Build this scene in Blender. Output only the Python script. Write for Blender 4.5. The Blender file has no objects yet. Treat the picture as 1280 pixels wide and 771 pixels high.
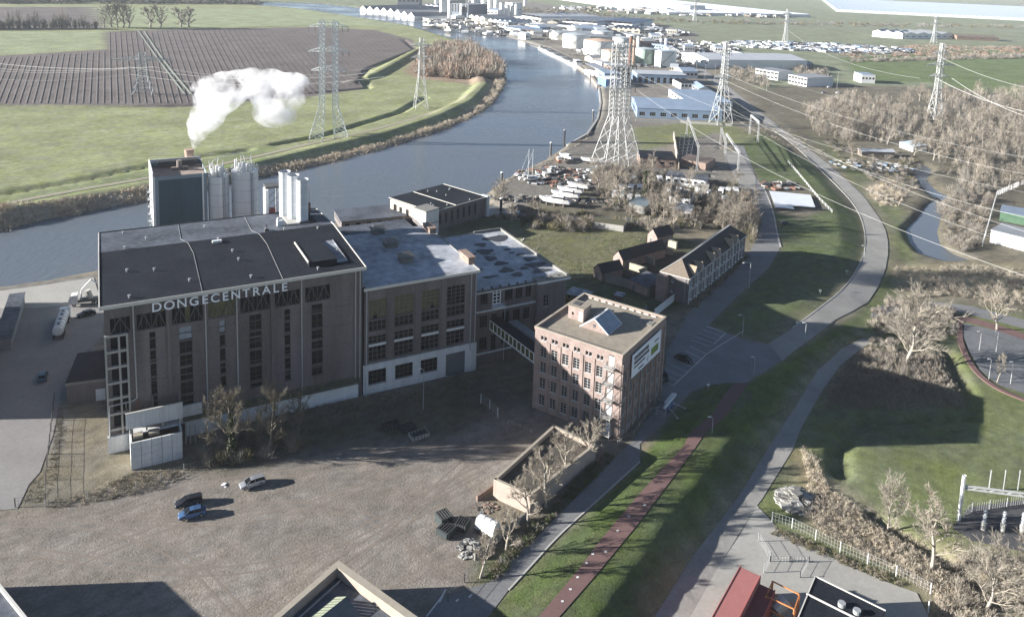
import bpy, bmesh, math, random
import numpy as np
from mathutils import Vector, Matrix
from mathutils.geometry import delaunay_2d_cdt
random.seed(7); rng = np.random.default_rng(7)
SC = bpy.context.scene
COL = SC.collection
R = math.radians
# ------------------------------------------------------------------ camera
HC = 95.0; FOC = 979.0; PX = 642.0; PY = 106.0; PIT = R(8.64); ROL = R(2.0)
FW = Vector((0, math.cos(PIT), -math.sin(PIT))); UP = Vector((0, math.sin(PIT), math.cos(PIT))); RT = Vector((1, 0, 0))
CR = RT*math.cos(ROL) + UP*math.sin(ROL); CU = UP*math.cos(ROL) - RT*math.sin(ROL)
cd = bpy.data.cameras.new("camera"); cam = bpy.data.objects.new("camera", cd); COL.objects.link(cam)
m = Matrix.Identity(4)
for i, a in enumerate((CR, CU, -FW)):
    for j in range(3): m[j][i] = a[j]
m[2][3] = HC; cam.matrix_world = m
cd.sensor_width = 36; cd.lens = FOC/1280*36; cd.shift_x = (640-PX)/1280; cd.shift_y = (PY-385.5)/1280
cd.clip_start = 1; cd.clip_end = 30000
SC.camera = cam
# ------------------------------------------------------------------ light
SUN_EL = R(15); SUN_AZ = R(5.5)            # shadows run 6 degrees away from +X
w = bpy.data.worlds.new("World"); SC.world = w; w.use_nodes = True
nt = w.node_tree; bg = nt.nodes['Background']
sky = nt.nodes.new('ShaderNodeTexSky'); sky.sky_type = 'NISHITA'; sky.sun_disc = False
sky.sun_elevation = SUN_EL; sky.sun_rotation = R(264); sky.air_density = 0.6; sky.dust_density = 0.15; sky.ozone_density = 1.0
nt.links.new(sky.outputs[0], bg.inputs[0]); bg.inputs[1].default_value = 0.05
sl = bpy.data.lights.new("sun", 'SUN'); sl.energy = 5.0; sl.angle = R(0.5); sl.color = (1.0, 0.965, 0.92)
so = bpy.data.objects.new("sun", sl); COL.objects.link(so)
sd = Vector((math.cos(SUN_AZ)*math.cos(SUN_EL), math.sin(SUN_AZ)*math.cos(SUN_EL), -math.sin(SUN_EL)))
so.rotation_euler = sd.to_track_quat('-Z', 'Y').to_euler(); so.location = (-300, -50, 200)
SC.view_settings.view_transform = 'Standard'; SC.view_settings.look = 'None'; SC.view_settings.gamma = 1.0
SC.view_settings.exposure = 1.72
SC.cycles.max_bounces = 6; SC.cycles.volume_bounces = 4; SC.cycles.transparent_max_bounces = 8
# ------------------------------------------------------------------ helpers
def at(x, y, z=0.0):
    """point of the place seen at photo position x, y that lies at height z"""
    d = FW + CR*((x-PX)/FOC) - CU*((y-PY)/FOC)
    t = (z-HC)/d.z
    return Vector((t*d.x, t*d.y, z))
def srgb(r, g, b):
    f = lambda c: (c/255/12.92) if c/255 <= .04045 else ((c/255+.055)/1.055)**2.4
    return (f(r), f(g), f(b))
MATS = {}
def mat(name, col, rough=.85, var=.25, scale=.6, col2=None, metal=0.0, bump=0.0, bscale=3.0, fine=6.0, spec=.3, streak=False):
    if name in MATS: return MATS[name]
    M = bpy.data.materials.new(name); M.use_nodes = True; n = M.node_tree.nodes; l = M.node_tree.links
    b = n['Principled BSDF']; b.inputs['Roughness'].default_value = rough; b.inputs['Metallic'].default_value = metal
    b.inputs['Specular IOR Level'].default_value = spec
    tc = n.new('ShaderNodeTexCoord'); mp = n.new('ShaderNodeMapping'); l.new(tc.outputs['Object'], mp.inputs[0])
    if streak: mp.inputs['Scale'].default_value = (1, 1, .12)
    n1 = n.new('ShaderNodeTexNoise'); n1.inputs['Scale'].default_value = scale; n1.inputs['Detail'].default_value = 6; n1.inputs['Roughness'].default_value = .65
    l.new(mp.outputs[0], n1.inputs[0])
    n2 = n.new('ShaderNodeTexNoise'); n2.inputs['Scale'].default_value = fine; n2.inputs['Detail'].default_value = 3
    l.new(tc.outputs['Object'], n2.inputs[0])
    mx = n.new('ShaderNodeMix'); mx.data_type = 'FLOAT'; mx.inputs[0].default_value = .4
    l.new(n1.outputs[0], mx.inputs[2]); l.new(n2.outputs[0], mx.inputs[3])
    cr = n.new('ShaderNodeValToRGB'); l.new(mx.outputs[0], cr.inputs[0])
    c2 = col2 or col
    a = [max(0, c*(1-var)) for c in col]; e = [min(1, c*(1+var)) for c in c2]
    cr.color_ramp.elements[0].position = .32; cr.color_ramp.elements[0].color = (*a, 1)
    cr.color_ramp.elements[1].position = .68; cr.color_ramp.elements[1].color = (*e, 1)
    l.new(cr.outputs[0], b.inputs['Base Color'])
    if bump:
        nb = n.new('ShaderNodeTexNoise'); nb.inputs['Scale'].default_value = bscale; nb.inputs['Detail'].default_value = 5
        l.new(tc.outputs['Object'], nb.inputs[0])
        bp = n.new('ShaderNodeBump'); bp.inputs['Strength'].default_value = 1; bp.inputs['Distance'].default_value = bump
        l.new(nb.outputs[0], bp.inputs['Height']); l.new(bp.outputs[0], b.inputs['Normal'])
    MATS[name] = M; return M
def flat(name, col, rough=.5, metal=0.0): return mat(name, col, rough, .06, 1.0, metal=metal)
def setp(o, label=None, cat=None, group=None, kind=None):
    if label: o['label'] = label
    if cat: o['category'] = cat
    if group: o['group'] = group
    if kind: o['kind'] = kind
    return o
class MB:
    def __init__(s): s.v = []; s.f = []; s.m = []
    def add(s, vs, fs, mi=0):
        k = len(s.v); s.v += [tuple(p) for p in vs]; s.f += [tuple(i+k for i in f) for f in fs]; s.m += [mi]*len(fs); return s
    def box(s, x0, x1, y0, y1, z0, z1, mi=0):
        return s.add([(x0,y0,z0),(x1,y0,z0),(x1,y1,z0),(x0,y1,z0),(x0,y0,z1),(x1,y0,z1),(x1,y1,z1),(x0,y1,z1)],
                     [(0,3,2,1),(4,5,6,7),(0,1,5,4),(1,2,6,5),(2,3,7,6),(3,0,4,7)], mi)
    def quad(s, a, b, c, d, mi=0): return s.add([a,b,c,d], [(0,1,2,3)], mi)
    def prism(s, poly, z0, z1, mi=0, bottom=True):
        n = len(poly); vs = [(p[0],p[1],z0) for p in poly]+[(p[0],p[1],z1) for p in poly]
        fs = [(i,(i+1)%n,n+(i+1)%n,n+i) for i in range(n)] + [tuple(range(n,2*n))]
        if bottom: fs.append(tuple(range(n-1,-1,-1)))
        return s.add(vs, fs, mi)
    def cyl(s, x, y, z0, z1, r, n=16, mi=0, r1=None, cap=True):
        r1 = r if r1 is None else r1
        vs = [(x+r*math.cos(2*math.pi*i/n), y+r*math.sin(2*math.pi*i/n), z0) for i in range(n)]
        vs += [(x+r1*math.cos(2*math.pi*i/n), y+r1*math.sin(2*math.pi*i/n), z1) for i in range(n)]
        fs = [(i,(i+1)%n,n+(i+1)%n,n+i) for i in range(n)]
        if cap: fs += [tuple(range(n,2*n)), tuple(range(n-1,-1,-1))]
        return s.add(vs, fs, mi)
    def tube(s, a, b, r, n=4, mi=0, r1=None, cap=False):
        a = Vector(a); b = Vector(b); d = b-a
        if d.length < 1e-6: return s
        d.normalize(); u = d.cross(Vector((0,0,1)) if abs(d.z) < .9 else Vector((1,0,0))).normalized(); w_ = d.cross(u)
        r1 = r if r1 is None else r1
        ring = [(u*math.cos(2*math.pi*(i+.5)/n)+w_*math.sin(2*math.pi*(i+.5)/n)) for i in range(n)]
        vs = [a+q*r for q in ring]+[b+q*r1 for q in ring]
        fs = [(i,(i+1)%n,n+(i+1)%n,n+i) for i in range(n)]
        if cap: fs += [tuple(range(n,2*n)), tuple(range(n-1,-1,-1))]
        return s.add(vs, fs, mi)
    def path(s, pts, r, n=4, mi=0):
        for a, b in zip(pts[:-1], pts[1:]): s.tube(a, b, r, n, mi)
        return s
    def mesh(s, name, mats):
        me = bpy.data.meshes.new(name); me.from_pydata(s.v, [], s.f); 
        for q in mats: me.materials.append(q)
        if len(mats) > 1: me.polygons.foreach_set('material_index', s.m)
        me.update(); return me
    def build(s, name, mats, parent=None, loc=(0,0,0), rz=0.0, **k):
        if not isinstance(mats, (list, tuple)): mats = [mats]
        return put(name, s.mesh(name, mats), parent, loc, rz, **k)
def put(name, me, parent=None, loc=(0,0,0), rz=0.0, label=None, cat=None, group=None, kind=None):
    o = bpy.data.objects.new(name, me); COL.objects.link(o); o.location = loc; o.rotation_euler = (0,0,rz)
    if parent is not None: o.parent = parent
    return setp(o, label, cat, group, kind)
def thing(name, label, cat, loc=(0,0,0), rz=0.0, group=None):
    return put(name, None, None, loc, rz, label, cat, group)
CH = {}
def kids(o):
    return [c for c in bpy.data.objects if c.parent == o] if o.name not in CH else CH[o.name]
def dup(root, loc, rz, label, group=None, scale=None):
    r = root.copy(); COL.objects.link(r); r.location = loc; r.rotation_euler = (0,0,rz); r['label'] = label
    if group: r['group'] = group
    if scale: r.scale = (scale,)*3 if not isinstance(scale, tuple) else scale
    for ch in KIDS(root):
        c = ch.copy(); COL.objects.link(c); c.parent = r
        for g in KIDS(ch):
            d = g.copy(); COL.objects.link(d); d.parent = c
    return r
_kc = {}
def KIDS(o):
    if o.name not in _kc: _kc[o.name] = [c for c in bpy.data.objects if c.parent == o]
    return _kc[o.name]
def wall(mb, p0, p1, z0, z1, ops=(), depth=.25, mi=0, ri=None):
    """vertical wall from p0 to p1 (outside on the right hand), with real openings (x0,z0,x1,z1) and reveals"""
    p0 = Vector((p0[0],p0[1],0)); p1 = Vector((p1[0],p1[1],0)); L = (p1-p0).length; d = (p1-p0)/L; inn = Vector((-d.y, d.x, 0))
    ri = mi if ri is None else ri
    xs = sorted(set([0, L]+[round(o[0],3) for o in ops]+[round(o[2],3) for o in ops])); zs = sorted(set([z0, z1]+[round(o[1],3) for o in ops]+[round(o[3],3) for o in ops]))
    P = lambda x, z, k=0: tuple(p0+d*x+inn*k+Vector((0,0,z)))
    for i in range(len(xs)-1):
        run = None
        for j in range(len(zs)-1):
            cx = (xs[i]+xs[i+1])/2; cz = (zs[j]+zs[j+1])/2
            if any(o[0] < cx < o[2] and o[1] < cz < o[3] for o in ops): continue
            mb.quad(P(xs[i],zs[j]), P(xs[i+1],zs[j]), P(xs[i+1],zs[j+1]), P(xs[i],zs[j+1]), mi)
    for a, b, c, e in ops:
        mb.quad(P(a,b), P(c,b), P(c,b,depth), P(a,b,depth), ri); mb.quad(P(a,e), P(a,e,depth), P(c,e,depth), P(c,e), ri)
        mb.quad(P(a,b), P(a,b,depth), P(a,e,depth), P(a,e), ri); mb.quad(P(c,b), P(c,e), P(c,e,depth), P(c,b,depth), ri)
    return mb
WC = {}
def winmesh(w_, h, nx, nz, fm, gm, fw=.09, bw=.05, broken=0, sill=True):
    k = (round(w_,2), round(h,2), nx, nz, fm.name, gm.name, fw, broken)
    if k in WC: return WC[k]
    f = MB(); f.box(0, fw, -.05, .06, 0, h); f.box(w_-fw, w_, -.05, .06, 0, h); f.box(fw, w_-fw, -.05, .06, 0, fw); f.box(fw, w_-fw, -.05, .06, h-fw, h)
    for i in range(1, nx): x = w_*i/nx; f.box(x-bw/2, x+bw/2, -.04, .05, fw, h-fw)
    for j in range(1, nz): z = h*j/nz; f.box(fw, w_-fw, -.03, .04, z-bw/2, z+bw/2)
    if sill: f.box(-.06, w_+.06, -.36, -.04, -.09, -.01)
    g = MB(); 
    for i in range(nx):
        for j in range(nz):
            if broken and random.random() < broken: continue
            a, b = w_*i/nx, w_*(i+1)/nx; c, d = h*j/nz, h*(j+1)/nz
            t = random.uniform(-.012, .012)
            g.quad((a, .02+t, c), (b, .02-t, c), (b, .02-t, d), (a, .02+t, d))
    if not g.f: g.quad((0,.02,0),(w_,.02,0),(w_,.02,h/nz),(0,.02,h/nz))
    WC[k] = (f.mesh('window', [fm]), g.mesh('pane', [gm])); return WC[k]
def window(parent, p0, p1, x, z, w_, h, nx, nz, fm, gm, depth=.2, name='window', **k):
    p0 = Vector((p0[0],p0[1],0)); p1 = Vector((p1[0],p1[1],0)); d = (p1-p0).normalized(); inn = Vector((-d.y,d.x,0))
    a, b = winmesh(w_, h, nx, nz, fm, gm, **k)
    o = put(name, a, parent, p0+d*x+inn*depth+Vector((0,0,z)), math.atan2(d.y, d.x)); put('pane', b, o); return o
def pip(px_, py_, poly):
    ins = np.zeros(px_.shape, bool); n = len(poly); j = n-1
    for i in range(n):
        xi, yi = poly[i]; xj, yj = poly[j]
        if yi != yj:
            c = ((yi > py_) != (yj > py_)) & (px_ < (xj-xi)*(py_-yi)/(yj-yi)+xi); ins ^= c
        j = i
    return ins
def pld(px_, py_, line, closed=False):
    d = np.full(px_.shape, 1e9); n = len(line)
    for i in range(n if closed else n-1):
        ax, ay = line[i]; bx, by = line[(i+1) % n]; vx, vy = bx-ax, by-ay; L = vx*vx+vy*vy+1e-9
        t = np.clip(((px_-ax)*vx+(py_-ay)*vy)/L, 0, 1); d = np.minimum(d, np.hypot(px_-ax-t*vx, py_-ay-t*vy))
    return d
def smooth(pts, k=2):
    pts = [Vector(p) for p in pts]
    for _ in range(k):
        q = [pts[0]]
        for a, b in zip(pts[:-1], pts[1:]): q += [a*.75+b*.25, a*.25+b*.75]
        q.append(pts[-1]); pts = q
    return pts
# ------------------------------------------------------------------ terrain
WZ = -2.0                                          # river level
TIN = [
 [(545,860,0),(590,790,0),(636,736,0),(699,667,0),(752,620,0),(800,577,0),(850,505,0),(888,480,0),(930,477,0)],
 [(620,860,0.65),(662,790,0.65),(720,714,0.65),(799,617,0.65),(853,560,0.6),(892,516,0.4),(918,484,0.1)],
 [(690,860,0.65),(732,790,0.65),(768,735,0.65),(812,680,0.65),(832,645,0.65),(859,612,0.65),(889,576,0.65),(911,545,0.55),(937,505,0.3),(955,474,0.05),(980,452,0),(1019,423,-0.48),(1044,402,-0.96),(1080,383,-1.5)],
 [(770,860,-2.4),(815,775,-2.4),(866,694,-2.4),(924,619,-2.4),(963,551,-2.4),(997,504,-2.4),(1022,463,-2.4),(1053,435,-2.4),(1085,418,-2.4),(1110,400,-2.4)],
 [(929,424,0),(960,430,0),(1022,387,-0.48),(1056,360,-0.96),(1075,332,-1.5),(1083,302,-1.92),(1078,274,-1.92),(1063,249,-1.8),(1019,206,-1.5),(985,175,-1.2),(960,159,-0.9),(925,133,-0.6),(870,94,-0.24)],
 [(1109,330,-1.86),(1109,302,-1.92),(1100,274,-1.92),(1080,246,-1.8),(1036,206,-1.5),(1001,178,-1.2),(967,153,-0.9),(934,126,-0.6)],
 [(945,412,0),(1000,380,0.15),(1034,345,0.2),(1051,300,0.2),(1045,264,0.2),(1029,234,0.15),(997,200,0.1),(965,173,0),(935,150,0)],
 [(1132,330,-2.4),(1130,290,-2.4),(1110,245,-2.4),(1070,205,-2.4),(1030,175,-2.16)],
]
def build_heights():
    co = []; ze = []; ed = []
    for L in TIN:
        k = len(co)
        for x, y, z in L:
            p = at(x, y, z); co.append((p.x, p.y)); ze.append(z)
        ed += [(k+i, k+i+1) for i in range(len(L)-1)]
    for x, y, z in [(-4000,-60,0),(-4000,8000,0),(0,-60,0),(60,-60,0),(110,-60,-2.4),(3000,-60,-2.4),(3000,800,-2.4),(400,900,-1.8),(4000,8000,-1),(1000,2500,-2),(0,400,0),(100,500,0),(150,700,0),(200,1200,0),(-200,100,0),(90,300,0),(60,220,0),(500,150,-2.4),(500,400,-2.4),(250,300,-2.4),(250,60,-2.4)]:
        co.append((x, y)); ze.append(z)
    vs, es, fs, ov, oe, of = delaunay_2d_cdt([Vector(c) for c in co], ed, [], 0, 1e-4)
    zz = []
    for i, v in enumerate(vs):
        zz.append(ze[ov[i][0]] if ov[i] else min(zip([(v.x-c[0])**2+(v.y-c[1])**2 for c in co], ze))[1])
    return [(v.x, v.y) for v in vs], zz, fs
TV, TZ, TF = build_heights()
def growth(a, b, s, g):
    o = [a]
    while (o[-1] < b if s > 0 else o[-1] > b): o.append(o[-1]+s); s *= g
    return o
xs = np.array(sorted(set(np.round(np.concatenate([growth(-420, -4000, -6, 1.09), np.arange(-420, -140, 4), np.arange(-140, 172, 1.5), np.arange(172, 440, 4), growth(440, 4000, 6, 1.09)]), 3))))
ys = np.array(sorted(set(np.round(np.concatenate([growth(58, -60, -3, 1.3), np.arange(60, 330, 1.5), np.arange(330, 700, 3), np.arange(700, 1600, 8), growth(1600, 8000, 12, 1.12)]), 3))))
GX, GY = np.meshgrid(xs, ys)
GZ = np.zeros(GX.shape)
fx, fy = GX.ravel(), GY.ravel(); fz = np.zeros(fx.shape)
for f in TF:
    (ax, ay), (bx, by), (cx, cy) = (TV[i] for i in f[:3]); za, zb, zc = (TZ[i] for i in f[:3])
    i0, i1 = np.searchsorted(xs, [min(ax,bx,cx)-.01, max(ax,bx,cx)+.01]); j0, j1 = np.searchsorted(ys, [min(ay,by,cy)-.01, max(ay,by,cy)+.01])
    if i1 <= i0 or j1 <= j0: continue
    X = GX[j0:j1, i0:i1]; Y = GY[j0:j1, i0:i1]; D = (by-cy)*(ax-cx)+(cx-bx)*(ay-cy)
    if abs(D) < 1e-9: continue
    l1 = ((by-cy)*(X-cx)+(cx-bx)*(Y-cy))/D; l2 = ((cy-ay)*(X-cx)+(ax-cx)*(Y-cy))/D; l3 = 1-l1-l2
    M_ = (l1 >= -1e-6) & (l2 >= -1e-6) & (l3 >= -1e-6)
    GZ[j0:j1, i0:i1][M_] = (l1*za+l2*zb+l3*zc)[M_]
W2 = lambda pts, z: [tuple(at(x, y, z)[:2]) for x, y in pts]
SOUTH_BANK = [(-260,402),(0,361),(60,353),(115,342),(185,327),(300,306),(420,280),(488,275),(560,262),(606,270),(650,275),(720,280),(795,281),(795,273),(720,270),(650,264),(612,256),(606,250),(612,240),(631,225),(653,215),(687,198),(709,182),(734,168),(746,148),(750,130),(748,110),(735,93),(715,77),(683,61),(640,48),(600,38),(566,31),(530,24),(500,20),(470,14),(440,9),(400,5),(340,3)]
NORTH_BANK = [(300,6),(345,9),(385,13),(430,20),(470,26),(512,33),(548,44),(590,57),(622,76),(632,93),(630,106),(618,127),(590,146),(540,166),(480,185),(400,205),(320,222),(240,238),(185,250),(120,262),(60,274),(0,287),(-260,340)]
RIVER = W2(SOUTH_BANK+NORTH_BANK, WZ)
POND = W2([(1132,288),(1148,272),(1160,256),(1172,248),(1186,258),(1176,272),(1171,290),(1176,306),(1192,318),(1214,326),(1180,327),(1150,318),(1138,304)], -3.6)
CREEK = W2([(1150,205),(1165,212),(1158,225),(1172,240),(1186,246),(1176,252),(1160,242),(1148,228),(1140,214)], -3.6)
POLDER = W2([(-800,300)]+[(x, y) for x, y in reversed(NORTH_BANK)]+[(200,2),(-800,2)], -1)
KC = W2([(-300,325),(0,262),(100,243),(185,228),(300,206),(400,182),(480,164),(545,143),(585,124),(604,104),(600,96)], 2.0)
KC2 = W2([(556,52),(520,62),(470,90),(440,100)], 1.5)
DITCH = [(W2([(-200,268),(0,242),(100,225),(190,206),(250,195),(310,187)], -1), 3), (W2([(345,180),(400,170),(450,155),(500,140),(530,122)], -1), 3),
 (W2([(-200,40),(0,38),(130,37),(260,36),(330,34),(420,32)], -1), 4), (W2([(-200,136),(0,132),(120,134),(240,132),(330,122),(460,110),(452,96),(460,86),(520,62),(505,50)], -1), 3),
 (W2([(1050,590),(1048,565),(1062,540),(1090,524),(1150,521),(1214,520),(1212,500),(1196,468),(1184,440)], -2.4), 2.0),
 (W2([(1090,640),(1130,668),(1180,700),(1230,740)], -2.4), 1.6), (W2([(900,180),(880,240)], 0), .1)]
fx, fy = GX, GY
def sdist(poly, reach=60):
    P_ = np.array(poly); d = np.full(GX.shape, 1e3)
    i0, i1 = np.searchsorted(xs, [P_[:,0].min()-reach, P_[:,0].max()+reach]); j0, j1 = np.searchsorted(ys, [P_[:,1].min()-reach, P_[:,1].max()+reach])
    X = GX[j0:j1, i0:i1]; Y = GY[j0:j1, i0:i1]; q = pld(X, Y, poly, True); q[pip(X, Y, poly)] *= -1; d[j0:j1, i0:i1] = q; return d
inp = pip(GX, GY, POLDER)
GZ[inp] = -1.0
def local(line, reach):
    P_ = np.array(line); i0, i1 = np.searchsorted(xs, [P_[:,0].min()-reach, P_[:,0].max()+reach]); j0, j1 = np.searchsorted(ys, [P_[:,1].min()-reach, P_[:,1].max()+reach])
    return slice(j0, j1), slice(i0, i1)
for K, hgt in ((KC, 2.2), (KC2, 1.6)):
    s = local(K, 30); d = pld(GX[s], GY[s], K); GZ[s] = np.where(inp[s], np.maximum(GZ[s], hgt-np.maximum(0, d-2.5)*.46), GZ[s])
for line, wd in DITCH:
    s = local(line, 12); d = pld(GX[s], GY[s], line); GZ[s] -= np.clip((wd*1.3-d)/wd, 0, 1)*1.5
SD_R = sdist(RIVER)
GZ = np.minimum(GZ, np.where(SD_R > 0, WZ+np.minimum(SD_R*.55, 50)+.02, WZ+np.maximum(SD_R*.5, -3)))
for PL in (POND, CREEK):
    d = sdist(PL, 12); GZ = np.minimum(GZ, np.where(d > 0, -3.6+d*.5, -3.6+np.maximum(d*.5, -1.5)))
nz = np.sin(GX*.11+np.sin(GY*.07)*2)*np.cos(GY*.13+1.3*np.sin(GX*.05))
YARD_Q = np.clip((GZ+.5)*0+1, 0, 1)
GZ += nz*.05
def hz(x, y):
    i = min(max(np.searchsorted(xs, x)-1, 0), len(xs)-2); j = min(max(np.searchsorted(ys, y)-1, 0), len(ys)-2)
    u = (x-xs[i])/(xs[i+1]-xs[i]); v = (y-ys[j])/(ys[j+1]-ys[j])
    a, b, c, d = GZ[j,i], GZ[j,i+1], GZ[j+1,i+1], GZ[j+1,i]
    if u >= v: return float(a+u*(b-a)+v*(c-b))
    return float(a+u*(c-d)+v*(d-a))
def ag(x, y, dz=0.0):
    """ground point seen at photo position x, y"""
    z = 0.0
    for _ in range(7): p = at(x, y, z); z = hz(p.x, p.y)
    return Vector((p.x, p.y, z+dz))
# colour classes painted softly onto the one ground sheet
G_GRASS = (.092,.108,.055); G_DARK = (.055,.085,.03); G_MEAD = (.25,.265,.13); G_YARD = (.215,.19,.162); G_DIRT = (.19,.165,.12); G_DRY = (.26,.225,.15)
G_PLOUGH = (.15,.128,.118); G_PALE = (.26,.29,.16); G_BRUSH = (.14,.125,.09); G_CONC = (.30,.29,.265); G_FARG = (.19,.21,.13); G_TOWN = (.19,.175,.15)
tint = np.zeros(GX.shape+(3,)); tint[:] = G_DIRT
def zone(px_, colr, z=0.0, soft=1.5, raw=None):
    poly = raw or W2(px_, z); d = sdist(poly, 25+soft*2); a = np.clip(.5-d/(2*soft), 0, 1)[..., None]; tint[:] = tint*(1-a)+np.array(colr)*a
zone([(-800,60),(-800,-40),(600,-36),(2000,22),(2000,300),(1280,330),(1000,170),(900,60)], G_FARG, soft=8)
zone([(-800,330)]+list(reversed(NORTH_BANK))+[(200,-2),(-800,-2)], G_MEAD, -1, 3)
zone([(-200,262),(0,246),(190,210),(340,180),(340,215),(185,236),(0,268),(-200,300)], (.19,.22,.10), -1, 4)
zone([(-800,132),(0,131),(240,133),(390,121),(455,111),(449,97),(470,80),(520,62),(516,50),(470,38),(400,34),(215,37),(131,40),(133,62),(0,70),(-800,100)], G_PLOUGH, -1, 2)
zone([(-800,38),(-800,9),(118,9),(132,36)], (.14,.12,.11), -1, 3)
zone([(-800,95),(0,69),(130,61),(129,40),(-300,40)], G_PALE, -1, 3)
zone([(135,35),(120,11),(420,12),(470,26),(520,34),(420,31),(210,35)], G_PALE, -1, 3)
zone([(-300,336),(0,288),(185,251),(320,223),(480,186),(590,147),(620,128),(632,95),(620,95),(600,130),(560,152),(480,179),(320,213),(185,240),(0,272),(-300,315)], (.36,.29,.20), -1, 2)
zone([(524,62),(560,50),(625,75),(632,100),(604,108),(520,98),(505,90)], (.27,.2,.14), -1, 4)
zone([(606,250),(631,225),(709,182),(734,168),(748,150),(750,110),(735,93),(640,48),(440,9),(640,-2),(870,40),(900,150),(905,190),(925,240),(930,290),(800,280),(650,262)], G_TOWN, 0, 4)
zone([(560,262),(606,270),(720,281),(800,283),(930,320),(850,385),(790,400),(700,400),(560,300)], G_GRASS, 0, 2)
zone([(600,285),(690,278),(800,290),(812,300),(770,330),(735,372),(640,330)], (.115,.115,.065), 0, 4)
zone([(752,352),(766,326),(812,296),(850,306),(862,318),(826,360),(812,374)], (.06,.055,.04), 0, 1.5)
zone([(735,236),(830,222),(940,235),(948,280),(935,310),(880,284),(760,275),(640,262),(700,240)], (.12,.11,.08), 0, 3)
zone([(640,292),(760,285),(810,292),(760,340),(700,345)], (.15,.15,.075), 0, 3)
zone([(790,160),(900,150),(935,165),(955,185),(925,190),(900,165),(800,190)], (.16,.17,.08), 0, 3)
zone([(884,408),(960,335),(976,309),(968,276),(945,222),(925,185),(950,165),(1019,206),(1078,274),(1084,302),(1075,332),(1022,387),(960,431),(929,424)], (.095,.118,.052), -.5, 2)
zone([(955,235),(985,225),(1010,235),(1035,262),(1000,275),(965,265)], (.15,.13,.1), 0, 2)
zone([(570,830),(636,736),(800,577),(850,505),(888,480),(930,480),(955,468),(1019,421),(1084,380),(1110,400),(1053,435),(997,504),(924,619),(815,775),(760,860)], (.085,.12,.038), 0, 1)
zone([(815,785),(924,619),(997,504),(1053,435),(1110,330),(1109,302),(1100,274),(1040,206),(1280,230),(1500,300),(1600,860)], (.13,.15,.065), -4, 2)
zone([(1000,178),(1040,206),(1100,274),(1110,330),(1125,380),(1280,400),(1700,430),(1700,120),(1000,110),(930,120)], G_BRUSH, -4, 4)
zone([(1050,75),(1280,62),(1700,100),(1700,170),(1280,130),(1160,105),(1080,108)], (.12,.16,.06), -4, 6)
zone([(1010,170),(1100,274),(1112,330),(1150,345),(1130,270),(1080,215)], (.14,.155,.075), -4, 3)
zone([(1080,235),(1120,225),(1140,245),(1110,262),(1085,255)], (.33,.28,.2), -4, 3)
zone([(1040,450),(1085,440),(1180,445),(1200,490),(1205,515),(1060,518),(1020,515)], (.17,.135,.09), -4, 3)
zone([(1110,335),(1280,335),(1280,378),(1140,378)], (.27,.235,.15), -4, 4)
zone([(985,560),(1020,590),(1060,625),(1140,690),(1240,800),(1200,800),(1140,735),(1010,670),(990,620)], (.24,.2,.125), -4, 3)
zone([(1140,690),(1280,700),(1400,860),(1200,860),(1150,770)], (.30,.26,.17), -4, 4)
zone([(-200,480),(0,520),(60,500),(130,500),(180,585),(240,590),(60,634),(-200,660)], (.185,.165,.12), 0, 2)
zone([(-300,700),(-20,645),(60,634),(170,603),(240,584),(310,584),(440,540),(600,470),(670,510),(770,552),(700,600),(616,620),(600,640),(605,700),(570,760),(520,860),(-300,900)], G_YARD, 0, 1.5)
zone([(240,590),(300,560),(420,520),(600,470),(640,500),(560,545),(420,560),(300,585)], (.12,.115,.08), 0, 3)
zone([(-300,400),(0,362),(120,345),(125,420),(80,500),(70,560),(-300,600)], (.20,.2,.2), 0, 2)
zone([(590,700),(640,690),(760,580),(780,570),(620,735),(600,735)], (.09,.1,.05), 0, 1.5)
def verge(px_, z, wd, colr, a_=.75):
    q = W2(px_, z); s = local(q, wd*3); d = pld(GX[s], GY[s], q); k = (np.clip(1.5-d/wd, 0, 1)*a_*(.6+.4*np.sin(GX[s]*.7)*np.cos(GY[s]*.5)))[..., None]; tint[s] = tint[s]*(1-k)+np.array(colr)*k
verge([(815,775),(866,694),(924,619),(963,551),(997,504),(1022,463),(1053,435),(1085,420)], -2.4, 3.0, G_DRY); verge([(590,790),(636,736),(699,667),(752,620),(800,577)], 0, 1.8, (.12,.12,.06)); verge([(860,390),(945,315),(950,250),(925,190)], 0, 3, G_DIRT); verge([(680,771),(735,705),(799,635),(853,570),(890,525),(915,488)], 1.3, 3.0, (.10,.105,.045)); verge([(960,431),(1022,387),(1075,332),(1083,302),(1078,274),(1019,206),(960,159)], -2, 2.5, G_DIRT, .5); verge([(1044,402),(1109,330),(1109,302),(1100,274),(1036,206),(967,153)], -3, 3, G_DRY, .6)
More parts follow.
